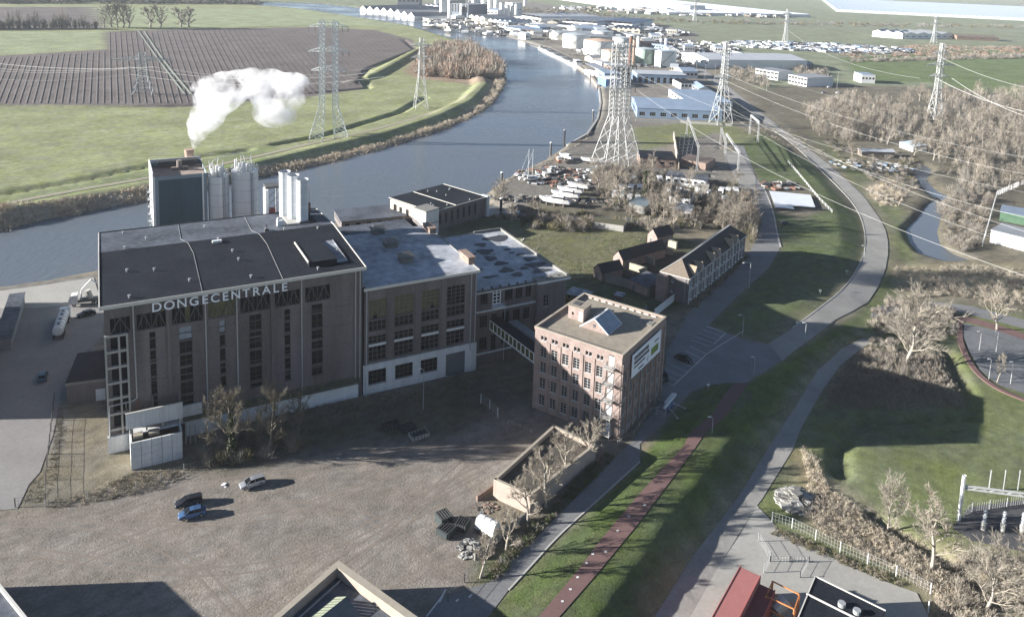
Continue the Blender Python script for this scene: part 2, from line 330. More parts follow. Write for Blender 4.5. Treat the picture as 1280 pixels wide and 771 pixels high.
def make_ground():
    nx, ny = len(xs), len(ys)
    co = np.stack([GX, GY, GZ], -1).reshape(-1, 3)
    idx = np.arange(nx*ny).reshape(ny, nx); a = idx[:-1,:-1].ravel(); b = idx[:-1,1:].ravel(); c = idx[1:,1:].ravel(); d = idx[1:,:-1].ravel()
    tri = np.concatenate([np.stack([a,b,c],-1), np.stack([a,c,d],-1)])
    me = bpy.data.meshes.new('ground'); me.vertices.add(len(co)); me.vertices.foreach_set('co', co.ravel())
    me.loops.add(len(tri)*3); me.loops.foreach_set('vertex_index', tri.ravel().astype(np.int32))
    me.polygons.add(len(tri)); me.polygons.foreach_set('loop_start', np.arange(0, len(tri)*3, 3, dtype=np.int32)); me.polygons.foreach_set('loop_total', np.full(len(tri), 3, dtype=np.int32))
    me.update(); me.validate()
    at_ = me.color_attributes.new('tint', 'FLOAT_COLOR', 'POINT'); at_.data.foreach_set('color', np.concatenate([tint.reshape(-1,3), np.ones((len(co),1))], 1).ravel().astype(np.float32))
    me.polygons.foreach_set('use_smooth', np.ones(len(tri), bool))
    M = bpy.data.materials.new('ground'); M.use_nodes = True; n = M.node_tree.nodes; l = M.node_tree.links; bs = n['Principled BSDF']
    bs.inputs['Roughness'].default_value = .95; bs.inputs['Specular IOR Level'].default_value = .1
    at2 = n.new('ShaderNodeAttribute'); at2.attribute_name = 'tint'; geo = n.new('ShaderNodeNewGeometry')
    def noise(s, dt=5, rg=.6):
        q = n.new('ShaderNodeTexNoise'); q.inputs['Scale'].default_value = s; q.inputs['Detail'].default_value = dt; q.inputs['Roughness'].default_value = rg; l.new(geo.outputs['Position'], q.inputs[0]); return q
    def mul(colsock, fac, lo, hi):
        mr = n.new('ShaderNodeMapRange'); mr.inputs[1].default_value = .3; mr.inputs[2].default_value = .7; mr.inputs[3].default_value = lo; mr.inputs[4].default_value = hi; l.new(fac, mr.inputs[0])
        mm = n.new('ShaderNodeVectorMath'); mm.operation = 'SCALE'; l.new(colsock, mm.inputs[0]); l.new(mr.outputs[0], mm.inputs['Scale']); return mm.outputs[0]
    c = mul(at2.outputs['Color'], noise(.035, 6).outputs[0], .78, 1.22); c = mul(c, noise(.35, 6, .7).outputs[0], .72, 1.28); c = mul(c, noise(2.2, 4, .7).outputs[0], .82, 1.18)
    def streak(rot, sx, sy, sc_):
        wq = noise(.012, 3); vm = n.new('ShaderNodeVectorMath'); vm.operation = 'MULTIPLY_ADD'; vm.inputs[1].default_value = (26, 26, 0); l.new(wq.outputs['Color'], vm.inputs[0]); l.new(geo.outputs['Position'], vm.inputs[2])
        mp = n.new('ShaderNodeMapping'); mp.vector_type = 'TEXTURE'; mp.inputs['Rotation'].default_value = (0, 0, rot); mp.inputs['Scale'].default_value = (sx, sy, 1); l.new(vm.outputs[0], mp.inputs[0])
        q = n.new('ShaderNodeTexNoise'); q.inputs['Scale'].default_value = sc_; q.inputs['Detail'].default_value = 4; q.inputs['Roughness'].default_value = .7; l.new(mp.outputs[0], q.inputs[0]); return q
    c = mul(c, streak(R(32), 26, 1.0, .5).outputs[0], .86, 1.14); c = mul(c, streak(R(58), 34, .7, .5).outputs[0], .90, 1.10)
    mk = n.new('ShaderNodeMapRange'); mk.inputs[1].default_value = .54; mk.inputs[2].default_value = .70; mk.inputs[3].default_value = 0; mk.inputs[4].default_value = .42; l.new(noise(.075, 8, .72).outputs[0], mk.inputs[0])
    mxd = n.new('ShaderNodeMix'); mxd.data_type = 'RGBA'; l.new(mk.outputs[0], mxd.inputs[0]); l.new(c, mxd.inputs[6]); mxd.inputs[7].default_value = (.165,.145,.105,1); c = mxd.outputs[2]
    hs = n.new('ShaderNodeHueSaturation'); l.new(c, hs.inputs['Color']); mr = n.new('ShaderNodeMapRange'); mr.inputs[1].default_value = .3; mr.inputs[2].default_value = .7; mr.inputs[3].default_value = .7; mr.inputs[4].default_value = 1.15
    l.new(noise(.12, 4).outputs[0], mr.inputs[0]); l.new(mr.outputs[0], hs.inputs['Saturation']); l.new(hs.outputs[0], bs.inputs['Base Color'])
    bp = n.new('ShaderNodeBump'); bp.inputs['Distance'].default_value = .12; l.new(noise(2.5, 6, .7).outputs[0], bp.inputs['Height']); l.new(bp.outputs[0], bs.inputs['Normal'])
    me.materials.append(M); return put('ground', me, kind='structure')
make_ground()
def drape(name, px_, material, off=.06, step=3.0, raw=None, kind='structure', parent=None, z=None, guess=True, bd=2.0):
    """a sheet cut to an outline and laid on the terrain"""
    poly = raw or [tuple(ag(x, y)[:2]) for x, y in px_]
    out = []
    for i in range(len(poly)):
        a = Vector(poly[i]); b = Vector(poly[(i+1) % len(poly)]); k = max(1, int((b-a).length/bd))
        out += [a+(b-a)*(j/k) for j in range(k)]
    n = len(out); pts = list(out)
    P_ = np.array([tuple(p) for p in out]); gx, gy = np.meshgrid(np.arange(P_[:,0].min(), P_[:,0].max(), step), np.arange(P_[:,1].min(), P_[:,1].max(), step))
    ok = pip(gx, gy, poly) & (pld(gx, gy, poly, True) > step*.35)
    pts += [Vector((a, b)) for a, b in zip(gx[ok], gy[ok])]
    vs, es, fs, _, _, _ = delaunay_2d_cdt(pts, [(i, (i+1) % n) for i in range(n)], [], 1, 1e-4)
    me = bpy.data.meshes.new(name); me.from_pydata([(v.x, v.y, (hz(v.x, v.y)+off) if z is None else z) for v in vs], [], [tuple(f) for f in fs])
    fl = [p for p in me.polygons if p.normal.z < 0]
    if len(fl) > len(me.polygons)/2: me.flip_normals()
    me.materials.append(material); me.update(); o = put(name, me, parent, kind=kind); return o
def ribbon(name, pts, wd, material, off=.1, kind='structure', px=True, parent=None, height=None, step=2.0, k=2):
    p = [ag(*q) for q in pts] if px else [Vector((q[0], q[1], 0)) for q in pts]
    p = smooth(p, k) if len(p) > 2 else p; q = [p[0]]
    for a, b in zip(p[:-1], p[1:]):
        m_ = max(1, int((b-a).length/step)); q += [a+(b-a)*((j+1)/m_) for j in range(m_)]
    mb = MB(); L = []
    for i, a in enumerate(q):
        d = (q[min(i+1, len(q)-1)]-q[max(i-1, 0)]); d.z = 0; d.normalize(); s = Vector((-d.y, d.x, 0))*(wd/2); L.append((a+s, a-s))
    for (a, b), (c, d) in zip(L[:-1], L[1:]):
        A, B, C, D = [(v.x, v.y, hz(v.x, v.y)+off) for v in (a, b, d, c)]
        mb.quad(A, B, C, D)
        if height:
            mb.quad(*[(v[0], v[1], v[2]-height) for v in (B, A)], A, B); mb.quad((D[0],D[1],D[2]-height),(A[0],A[1],A[2]-height),A,D); mb.quad((B[0],B[1],B[2]-height),(C[0],C[1],C[2]-height),C,B)
    return mb.build(name, material, parent, kind=kind)
# ------------------------------------------------------------------ materials
def water_mat():
    M = bpy.data.materials.new('water'); M.use_nodes = True; n = M.node_tree.nodes; l = M.node_tree.links; b = n['Principled BSDF']
    b.inputs['Base Color'].default_value = (.115,.13,.145,1); b.inputs['Roughness'].default_value = .16; b.inputs['IOR'].default_value = 1.33
    g = n.new('ShaderNodeNewGeometry'); mp = n.new('ShaderNodeMapping'); mp.inputs['Scale'].default_value = (1, .5, 1); l.new(g.outputs['Position'], mp.inputs[0])
    q = n.new('ShaderNodeTexNoise'); q.inputs['Scale'].default_value = .5; q.inputs['Detail'].default_value = 5; l.new(mp.outputs[0], q.inputs[0])
    q2 = n.new('ShaderNodeTexNoise'); q2.inputs['Scale'].default_value = .012; q2.inputs['Detail'].default_value = 4; l.new(g.outputs['Position'], q2.inputs[0])
    mr = n.new('ShaderNodeMapRange'); mr.inputs[3].default_value = .10; mr.inputs[4].default_value = .34; mr.inputs[1].default_value = .35; mr.inputs[2].default_value = .65; l.new(q2.outputs[0], mr.inputs[0]); l.new(mr.outputs[0], b.inputs['Roughness'])
    bp = n.new('ShaderNodeBump'); bp.inputs['Distance'].default_value = .10; l.new(q.outputs[0], bp.inputs['Height']); l.new(bp.outputs[0], b.inputs['Normal']); return M
WATER = water_mat()
BRICK = mat('boiler_brick', (.120,.103,.100), .9, .32, .25, (.155,.138,.134), fine=3.5, bump=.02, bscale=5, streak=True)
BRICK2 = mat('office_brick', (.235,.175,.152), .9, .3, .5, (.265,.21,.188), fine=5, bump=.02, bscale=6)
BRICK3 = mat('old_brick', (.19,.145,.12), .9, .25, .8, (.28,.2,.16), fine=5)
PLASTER = mat('white_plaster', (.52,.525,.52), .8, .16, .5, (.60,.605,.60), streak=True, fine=4)
CONC = mat('concrete', (.36,.35,.32), .85, .16, .5, fine=3)
CONCD = mat('weathered_concrete', (.20,.195,.175), .9, .25, .8)
TRIM = mat('pale_trim', (.55,.53,.48), .6, .1, 1)
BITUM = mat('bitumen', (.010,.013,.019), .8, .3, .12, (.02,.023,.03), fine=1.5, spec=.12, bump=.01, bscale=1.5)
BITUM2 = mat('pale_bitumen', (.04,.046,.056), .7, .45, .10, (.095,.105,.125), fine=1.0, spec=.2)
FROST = mat('frosted_roofing', (.135,.143,.155), .6, .4, .06, (.37,.385,.41), fine=.5, spec=.4)
GRAVELR = mat('gravel_roofing', (.27,.235,.185), .95, .25, .7, fine=4, bump=.05)
GLASS = mat('dark_glass', (.006,.007,.009), .3, .3, .5, spec=.16)
GLASSG = mat('greenish_glass', (.02,.025,.018), .25, .6, 1.0, (.085,.09,.035), spec=.35)
GLASSL = mat('bright_glass', (.22,.27,.32), .08, .3, .6, spec=.8)
WFRAME = flat('white_frame', (.42,.42,.41)); DFRAME = flat('dark_frame', (.06,.06,.055)); GFRAME = mat('grey_frame', (.10,.10,.095), .6, .2, 1)
STEEL = mat('galvanised_steel', (.40,.41,.41), .45, .12, .5, metal=.3); STEELD = mat('dark_steel', (.09,.09,.09), .6, .2, 1)
WHITE = mat('white_paint', (.66,.66,.65), .45, .06, .8); SILO = mat('silo_steel', (.60,.62,.64), .4, .12, .25, metal=.25, streak=True)
BLUEP = mat('blue_panel', (.035,.075,.10), .35, .3, .2, spec=.5, streak=True)
RUST = mat('rust', (.20,.105,.075), .85, .3, 1.2); RED = mat('red_container_paint', (.27,.075,.07), .55, .12, .7)
TILES = mat('dark_roof_tiles', (.035,.034,.035), .75, .2, 1.5, fine=5); TILEO = mat('brown_roof_tiles', (.16,.13,.10), .8, .2, 1.2)
ASPH = mat('asphalt', (.175,.175,.175), .9, .24, .18, fine=2.0); ASPHD = mat('dark_asphalt', (.105,.11,.115), .85, .25, .15, (.15,.155,.16), fine=2)
ROADC = mat('pale_road_concrete', (.255,.245,.225), .9, .22, .15, fine=2); REDP = mat('red_path_asphalt', (.15,.09,.082), .9, .15, .3, fine=3)
PAVE = mat('yard_concrete', (.32,.31,.28), .9, .16, .12, fine=1.5); PAINT = mat('road_paint', (.62,.62,.6), .7, .12, 1)
TWIG = mat('bare_twigs', (.29,.255,.205), .9, .25, .5); BARK = mat('pale_bark', (.29,.26,.22), .9, .3, 1.2); BARKD = mat('dark_bark', (.10,.085,.065), .9, .3, 1)
REED = mat('dry_reed', (.50,.43,.33), .9, .22, .2); BRUSH = mat('brown_brush', (.21,.18,.145), .9, .3, .12, (.26,.225,.18)); BRUSHO = mat('olive_brush', (.15,.135,.075), .9, .3, .12)
LEAF = mat('evergreen_leaves', (.045,.065,.025), .8, .4, .6); WOOD = mat('grey_wood', (.20,.17,.14), .9, .25, 1)
GRASSB = mat('grass_blades', (.10,.14,.045), .9, .35, .3)
# ------------------------------------------------------------------ the setting: water, roads, paths
def offset_poly(poly, k):
    out = []; n = len(poly); A = sum(poly[i][0]*poly[(i+1)%n][1]-poly[(i+1)%n][0]*poly[i][1] for i in range(n)); s = 1 if A > 0 else -1
    for i in range(n):
        a = Vector(poly[i-1]); b = Vector(poly[i]); c = Vector(poly[(i+1) % n]); d = ((b-a).normalized()+(c-b).normalized())
        if d.length < .2: out.append(tuple(b)); continue
        d.normalize(); out.append((b.x+d.y*k*s, b.y-d.x*k*s))
    return out
drape('river', None, WATER, raw=offset_poly(RIVER, 1.2), z=WZ, step=40, bd=1e9)
drape('pond', None, WATER, raw=offset_poly(POND, 1.0), z=-3.6, step=20, bd=1e9)
drape('creek', None, WATER, raw=offset_poly(CREEK, 1.0), z=-3.6, step=20, bd=1e9)
drape('quay_road', [(-260,420),(0,366),(60,358),(117,349),(126,377),(131,392),(128,420),(95,450),(82,470),(76,500),(66,545),(50,590),(36,606),(22,636),(-60,642),(-260,690)], mat('quay_tarmac', (.22,.21,.20), .9, .18, .12, fine=1.5), .07, 4)
drape('quay_apron', [(-260,413),(0,364),(60,356),(117,347),(126,376),(100,380),(50,385),(0,386),(-260,440)], PAVE, .11, 4)
drape('service_road', [(470,860),(530,771),(560,742),(611,728),(633,705),(668,674),(721,621),(761,580),(793,549),(812,520),(827,494),(834,440),(862,389),(900,356),(932,325),(945,300),(953,280),(943,250),(935,228),(923,200),(915,180),(930,183),(945,222),(962,243),(969,276),(976,309),(961,335),(920,372),(885,407),(929,424),(960,431),(980,421),(985,445),(956,465),(940,473),(933,479),(913,478),(888,481),(863,490),(850,505),(821,537),(800,555),(800,577),(752,621),(699,668),(649,721),(636,737),(610,771),(540,860)], ASPH, .07, 3)
drape('ramp_road', [(960,430),(990,411),(1022,387),(1040,374),(1056,361),(1069,343),(1077,328),(1083,302),(1078,274),(1063,249),(1043,227),(1019,206),(1000,188),(985,175),(960,159),(925,131),(895,108),(868,88),(850,78),(860,74),(905,104),(934,127),(967,153),(1001,178),(1036,206),(1060,227),(1080,246),(1100,274),(1107,288),(1110,302),(1110,318),(1107,336),(1098,358),(1085,378),(1066,389),(1044,400),(1019,420),(990,441),(978,452),(970,440)], ROADC, .12, 3)
drape('red_cycle_path', [(610,860),(673,771),(721,714.6),(749,677),(799,617.5),(853,559.6),(863,541),(892,516),(904,495),(917,480),(936,479),(921,500),(906,522),(880,543.6),(869,560),(799,653),(749,714),(699,771),(645,845)], REDP, .09, 2.5)
drape('lower_path', [(760,850),(823,763),(867,694),(924,619),(963,556),(997,504),(1022,463),(1053,435),(1078,423),(1092,427),(1078,435),(1050,457),(1028,488),(1000,538),(992,560),(953,623),(946,632),(896,712),(858,780),(820,850)], ROADC, .07, 3)
drape('concrete_yard', [(946,632),(964,651),(978,668),(1007,680),(1040,697),(1072,712),(1110,728),(1146,741),(1175,800),(1200,860),(800,860),(858,780),(896,712),(925,668)], PAVE, .09, 4)
drape('side_street', [(1092,385),(1120,378),(1175,378),(1215,383),(1280,400),(1420,440),(1420,460),(1280,411),(1210,393),(1170,388),(1110,395),(1088,396)], ASPH, .10, 4)
drape('brick_footpath', [(1190,392),(1215,397),(1250,407),(1280,417),(1420,455),(1420,465),(1280,425),(1235,410),(1205,402),(1190,399)], REDP, .12, 4)
drape('parking_court', [(1205,404),(1240,412),(1280,424),(1440,470),(1440,560),(1280,492),(1250,482),(1225,463),(1212,440),(1204,420)], ASPHD, .11, 4)
ribbon('edging_kerb', [(1200,402),(1199,425),(1208,447),(1222,468),(1247,487),(1280,500),(1400,545)], 1.4, REDP, .22, height=.4)
drape('garden_lane', [(905,190),(925,190),(945,222),(943,250),(925,235),(915,215)], ROADC, .13, 3)
ribbon('kerb', [(976,309),(971,290),(969,276),(964,256),(955,235)], .5, CONC, .17, height=.4)
ribbon('kerb', [(960,159),(985,175),(1019,206),(1063,249),(1078,274),(1083,302),(1077,328),(1056,361),(1022,387),(990,411)], .35, CONC, .2, height=.3)
ribbon('path_edging', [(636,737),(662,709),(699,668),(752,621),(800,577)], .3, CONC, .13, height=.25)
ribbon('dike_track', [(-150,290),(0,256),(100,237),(185,223),(300,201),(400,177),(480,160),(545,139),(583,121),(600,105)], 3.2, mat('dike_track_grit', (.30,.27,.2), .9, .15, .3), .12)
ribbon('field_track', [(180,40),(205,78),(239,119)], 1.6, mat('track_grit', (.3,.32,.26), .9, .15, .3), .5)
ribbon('field_track', [(172,38),(198,76),(231,119)], 1.4, MATS['track_grit'], .5)
ribbon('far_road', [(640,28),(760,30),(840,22),(1000,26),(1280,40),(1400,46)], 9, ROADC, .2, k=1)
ribbon('far_road', [(840,26),(980,30),(1130,40),(1280,52)], 6, ROADC, .3, k=1)
# bay markings, painted lines
def line(name, a, b, wd=.12, off=.11, m_=None): return ribbon(name, [a, b], wd, m_ or PAINT, off, k=0, kind='structure')
for a, b in (((842,482),(883,443)), ((883,443),(930,413.5)), ((892,430.5),(907,416.5)), ((884,408),(907,416.5))): line('bay_line', a, b, .16)
for (a, b), (c, d), n in (((824,476),(842,482), 1), ((828,454),(868,458), 1)): pass
for i in range(8):
    t = i/7; x, y = 842+(883-842)*t, 482+(443-482)*t; line('bay_line', (x, y), (x-23+3*t, y-9-1*t))
for i in range(5):
    t = i/4; x, y = 886+(907-886)*t, 433+(416.5-433)*t; line('bay_line', (x, y), (x-23, y-8))
# lane crossings on the river dike lane
for x, y in ((703,752),(713,737),(722,722),(733,704),(741,693),(757,690),(772,664),(786,646),(806,632)):
    line('path_stud', (x-1.6, y), (x+1.6, y-.6), .35, .12)
for a, b in (((549,753),(557,737)),((570,752),(573,749)),((586,747),(590,743))): line('road_marking', a, b, .3)
line('road_marking', (533,771), (553,745), .25)

FUR = MB(); P_ = W2([(0,131),(240,132),(390,120),(455,110),(449,97),(470,80),(516,62),(512,50),(470,39),(400,35),(215,38),(133,41),(135,64),(0,72),(-200,78),(-200,131)], -1); P_a = np.array(P_)
for k in range(170):
    A_, B_ = ag(-260+k*6.4, 37), ag(-420+k*9, 136); d = (B_-A_); n_ = 60; run = []
    for i in range(n_+1):
        p = A_+d*(i/n_); ok = bool(pip(np.array([p.x]), np.array([p.y]), P_)[0]) and not (abs(p.x-at(208,80,-1).x) < 3 and False)
        if ok: run.append(p)
        if (not ok or i == n_) and len(run) > 1:
            s_ = Vector((d.y, -d.x, 0)).normalized()*.42
            for a, b in zip(run[:-1], run[1:]): za, zb = hz(a.x,a.y)+.25, hz(b.x,b.y)+.25; FUR.quad((a.x-s_.x,a.y-s_.y,za),(b.x-s_.x,b.y-s_.y,zb),(b.x+s_.x,b.y+s_.y,zb),(a.x+s_.x,a.y+s_.y,za))
        if not ok: run = []
FUR.build('furrows', mat('furrow_soil', (.175,.152,.14), .95, .3, .05), None, label='pale furrow lines running through the ploughed field', cat='furrows', kind='stuff')

TTR = mat('tyre_worn_gravel', (.205,.175,.145), .95, .16, .35, fine=2.2)
for pts in ([(150,650),(300,655),(420,622),(520,578),(610,556)], [(40,690),(250,722),(400,692),(520,625),(625,572)], [(300,790),(420,702),(520,642),(600,598)], [(120,644),(230,608),(360,592),(520,566)], [(330,790),(470,690),(545,610),(590,570)], [(-20,655),(120,652),(230,690),(320,790)], [(90,705),(220,650),(330,628),(470,640),(560,720)]):
    P_ = smooth([ag(*q) for q in pts], 3)
    for sgn in (-1, 1):
        q = []
        for i, p in enumerate(P_): d = P_[min(i+1, len(P_)-1)]-P_[max(i-1, 0)]; d.z = 0; d.normalize(); q.append((p.x-d.y*.85*sgn, p.y+d.x*.85*sgn))
        ribbon('tyre_track', q, .42, TTR, .014, px=False, k=0, step=1.2)
# ------------------------------------------------------------------ the power station
OM = Vector((-74.3, 137.3, 0)); YM = R(28)
def LM(u, v, z=0): return Vector((OM.x+u*math.cos(YM)-v*math.sin(YM), OM.y+u*math.sin(YM)+v*math.cos(YM), z))
# --- boiler house
bh = thing('boiler_house', 'tall brown brick boiler house with long vertical window strips and white roof lettering', 'power station', OM, YM)
S1 = [(-.4, .8), (49.2, .8), (49.2, 43.5), (-.4, 43.5)]; ZR = 29.6
ops = []; wins = []
def strip(uc, wd, segs, nx, kind):
    for a, b, nzz in segs:
        x0 = uc-wd/2+.4; ops.append((x0, a, x0+wd, b)); wins.append((x0, a, wd, b-a, nx, nzz, kind))
# glazed truss band under the lettering
for a, b in ((.5, 4.0), (5.0, 10.2), (11.2, 16.9), (17.8, 23.0), (23.9, 29.8), (30.7, 35.9), (36.9, 42.2)):
    ops.append((a+.4, 23.6, b+.4, 26.9))
def segs(z0, z1, hs):
    o = []; z = z1; i = 0
    while z - hs[i % len(hs)][0] > z0: h, g, n_ = hs[i % len(hs)]; o.append((round(z-h, 2), round(z, 2), n_)); z -= h+g; i += 1
    return o
strip(7.7, 1.15, segs(7, 22.9, [(3.4, .35, 3), (2.4, .35, 2), (2.6, .35, 2)]), 1, 0)
strip(13.6, 2.4, segs(4.5, 22.9, [(2.7, .3, 2), (2.6, .3, 2), (2.3, .4, 2)]), 2, 1)
strip(20.4, 1.15, segs(7, 22.9, [(2.6, .5, 2), (2.3, .6, 2)]), 1, 0)
strip(26.8, 2.5, segs(6.5, 22.9, [(3.3, .35, 3), (1.0, .35, 1), (2.3, .45, 2), (3.0, .5, 2)]), 2, 0)
strip(33.2, 1.25, segs(5.5, 22.9, [(2.5, .35, 2), (2.2, .35, 2)]), 1, 0)
strip(39.4, 2.4, segs(5.2, 22.9, [(1.9, .3, 2), (3.1, .4, 2), (2.1, .45, 2)]), 2, 0)
# open concrete frame bay at the left corner
for a, b in segs(4.4, 23.2, [(2.5, .7, 2)]) and [(s[0], s[1]) for s in segs(4.4, 23.2, [(2.5, .65, 2)])]:
    ops.append((.9, a, 2.1, b)); ops.append((2.5, a, 3.5, b))
wl = MB(); wall(wl, S1[0], S1[1], 3.2, ZR, ops, .35); wall(wl, S1[0], S1[1], 0, 3.2, [], .1)
wall(wl, S1[1], S1[2], 0, ZR, []); wall(wl, S1[2], S1[3], 0, ZR, [(6+k*7, 4, 7.6+k*7, 24) for k in range(6)], .3); wall(wl, S1[3], S1[0], 0, ZR, [(4+k*6.2, z, 6.2+k*6.2, z+4.4) for k in range(6) for z in (5, 11.5, 18)], .3)
wl.build('wall', BRICK, bh)
dk = MB(); dk.box(-.1, 48.9, 1.6, 43.2, 0, ZR-.4); dk.build('interior', mat('dark_interior', (.02,.021,.022), .9, .3, .3), bh)
for x0, a, wd, h, nx, nzz, kind in wins:
    lit = (abs(x0-12.8) < .6 and a > 18.5) or (abs(x0-20.2) < .8 and a > 19.8)
    window(bh, S1[0], S1[1], x0, a, wd, h, nx, nzz, GFRAME, GLASSL if lit else GLASS, .22, broken=0 if lit else .12)
for a, b in ((.5, 4.0), (5.0, 10.2), (11.2, 16.9), (17.8, 23.0), (23.9, 29.8), (30.7, 35.9), (36.9, 42.2)):
    n_ = max(3, round((b-a)/.85)); o = window(bh, S1[0], S1[1], a+.4, 23.6, b-a, 3.3, n_, 1, GFRAME, GLASSG if 9 < a < 20 else GLASS, .3, name='truss_window', broken=.45, sill=False, bw=.09)
    t = MB(); n2 = max(1, round((b-a)/2.6))
    for i in range(n2):
        s = (b-a)/n2; x = a+i*s; t.tube((x+.1, .74+.1, 23.7), (x+s/2, .84, 26.8), .10); t.tube((x+s/2, .84, 26.8), (x+s-.1, .84, 23.7), .10)
    t.build('truss_brace', GFRAME, bh)
# pilaster seams, ledges, corner frame
for u in (10.6, 30.2):
    MB().box(u-.35, u+.35, .55, .82, 3.3, 29.2).build('pilaster', BRICK, bh)
for z in (8.6, 12.9, 17.2, 21.5):
    MB().box(4.2, 48.9, .72, .81, z, z+.14).build('string_course', BRICK, bh)
for i, z in enumerate([s[0]-.65 for s in segs(4.4, 23.2, [(2.5, .65, 2)])]+[23.2]):
    MB().box(-.55, 3.4, .45, .95, z+.06, z+.5).build('floor_beam', CONC, bh)
for u in (-.55, 1.75, 3.15): MB().box(u, u+.34, .40, .99, 3.1, 23.5).build('corner_post', CONC, bh)
pl = MB(); pl.box(-.7, 3.2, .15, .79, 0, 3.4); pl.build('plinth_block', PLASTER, bh)
pl = MB(); pl.box(13, 48.2, .1, .79, 0, 3.1); pl.build('plinth', mat('plinth_white', (.68,.69,.68), .8, .14, .5, streak=True, fine=4), bh)
pl = MB(); pl.add([(12.6,-.5,3.9),(48.3,-.5,3.9),(48.3,.79,4.7),(12.6,.79,4.7),(12.6,-.5,3.6),(48.3,-.5,3.6),(48.3,.79,3.6),(12.6,.79,3.6)], [(0,1,2,3),(4,7,6,5),(0,4,5,1),(1,5,6,2),(0,3,7,4)]); pl.build('mossy_ledge', mat('mossy_concrete', (.075,.07,.055), .95, .4, .8, (.085,.085,.05)), bh)
# roof: two shallow slopes and a ridge, pale edge trim
rf = MB(); x0, x1, y0, y1, ym = -1, 49.8, .2, 44.1, 27.0
zr = 30.9
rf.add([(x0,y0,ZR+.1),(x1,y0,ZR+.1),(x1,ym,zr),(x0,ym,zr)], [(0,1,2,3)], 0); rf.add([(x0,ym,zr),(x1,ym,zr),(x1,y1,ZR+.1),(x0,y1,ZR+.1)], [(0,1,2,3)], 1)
rf.add([(x0,y0,ZR-.35),(x1,y0,ZR-.35),(x1,y1,ZR-.35),(x0,y1,ZR-.35)], [(3,2,1,0)], 0)
rf.add([(x0,y0,ZR-.35),(x0,y0,ZR+.1),(x0,ym,zr),(x0,y1,ZR+.1),(x0,y1,ZR-.35)], [(4,3,2,1,0)], 0); rf.add([(x1,y0,ZR-.35),(x1,y0,ZR+.1),(x1,ym,zr),(x1,y1,ZR+.1),(x1,y1,ZR-.35)], [(0,1,2,3,4)], 0)
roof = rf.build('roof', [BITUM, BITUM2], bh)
t = MB(); t.box(x0-.12, x1+.12, y0-.14, y0-.01, ZR-.5, ZR+.22); t.build('front_trim', TRIM, roof)
t = MB(); 
for xx in (x0-.1, x1+.0): t.path([(xx, y0, ZR+.12), (xx, ym, zr+.05), (xx, y1, ZR+.12)], .14, 4)
t.build('side_trim', TRIM, roof); MB().box(x0, x1, y1, y1+.12, ZR-.4, ZR+.3).build('back_trim', STEELD, roof)
def zroof(y): return ZR+.1+(zr-ZR-.1)*(y-y0)/(ym-y0) if y < ym else zr+(ZR+.1-zr)*(y-ym)/(y1-ym)
for u, v0_, v1_ in ((17.0, .3, 44), (32.5, .3, 44)):
    t = MB(); p = [(u-.2, v0_, zroof(v0_)+.06), (u+.2, 20, zroof(20)+.06), (u-.3, 26, zroof(26)+.06), (u-1.5, 30, zroof(30)+.06), (u-.9, 43.5, zroof(43.5)+.06)]
    t.path(p, .045, 4); t.build('lightning_cable', STEEL, roof)
for u, v in ((4,2.5),(4,15),(4,27.8),(4,41),(8.5,33.5),(9,13.6),(15,6),(21.5,38),(25,18),(25.5,13),(23,25.8),(26.5,3.5),(34,28.6),(38,27),(40,2.5),(45.5,25),(46.5,11)):
    t = MB(); t.cyl(u, v, zroof(v)-.05, zroof(v)+.45, .16, 8); t.cyl(u, v, zroof(v)+.47, zroof(v)+.6, .28, 8); t.build('roof_vent', STEEL, roof)
t = MB(); t.box(21.6, 23.6, 24.2, 25.0, zroof(24.6), zroof(24.6)+.5); t.build('vent_box', WHITE, roof)
t = MB(); t.box(37.2, 38.6, 31.0, 32.2, zroof(31)-.1, zroof(31)+1.2); t.cyl(37.5, 31.5, 31.5, 32.6, .3, 8); t.build('fan_housing', WHITE, roof)
t = MB(); t.box(33.6, 34.6, 27.5, 28.3, zroof(28)-.1, zroof(28)+.6); t.tube((34.1,27.9,zroof(28)+.5),(34.1,27.9,zroof(28)+1.6),.12); t.build('exhaust', STEELD, roof)
# sloping roof hatch with pale side trims
t = MB(); a0, a1, b0, b1 = 38.6, 44.6, 4.5, 18.0; zz = lambda v: zroof(v)
t.add([(a0,b0,zz(b0)+1.0),(a1,b0,zz(b0)+1.0),(a1,b1,zz(b1)+.25),(a0,b1,zz(b1)+.25),(a0,b0,zz(b0)-.1),(a1,b0,zz(b0)-.1),(a1,b1,zz(b1)-.1),(a0,b1,zz(b1)-.1)], [(0,1,2,3),(0,4,5,1),(1,5,6,2),(2,6,7,3),(3,7,4,0)])
ht = t.build('roof_hatch', BITUM, roof); 
t = MB(); t.tube((a0-.1,b0,zz(b0)+1.05),(a0-.1,b1,zz(b1)+.3),.2,4); t.build('hatch_trim', TRIM, bh)
t = MB(); t.add([(44.75,b0,zz(b0)+.08),(47.0,b0,zz(b0)+.08),(47.0,b1-1,zz(b1-1)+.08),(44.75,b1-1,zz(b1-1)+.08)], [(0,1,2,3)]); t.tube((47.0,b0,zz(b0)+.15),(47.0,b1-1,zz(b1-1)+.15),.1); t.build('roof_light', FROST, bh)
t = MB()
for q in range(3): t.box(42.6, 46.5, 30.5+q*3.2, 31.6+q*3.2, zroof(32)-.5, zroof(32)+.35)
t.build('duct', BITUM, roof)
t = MB(); t.cyl(47.6, 42.6, 29.5, 32, .45, 8, r1=.35); t.tube((47.6,42.6,32),(47.6,42.6,36.5),.06); t.build('corner_mast', RUST, roof)
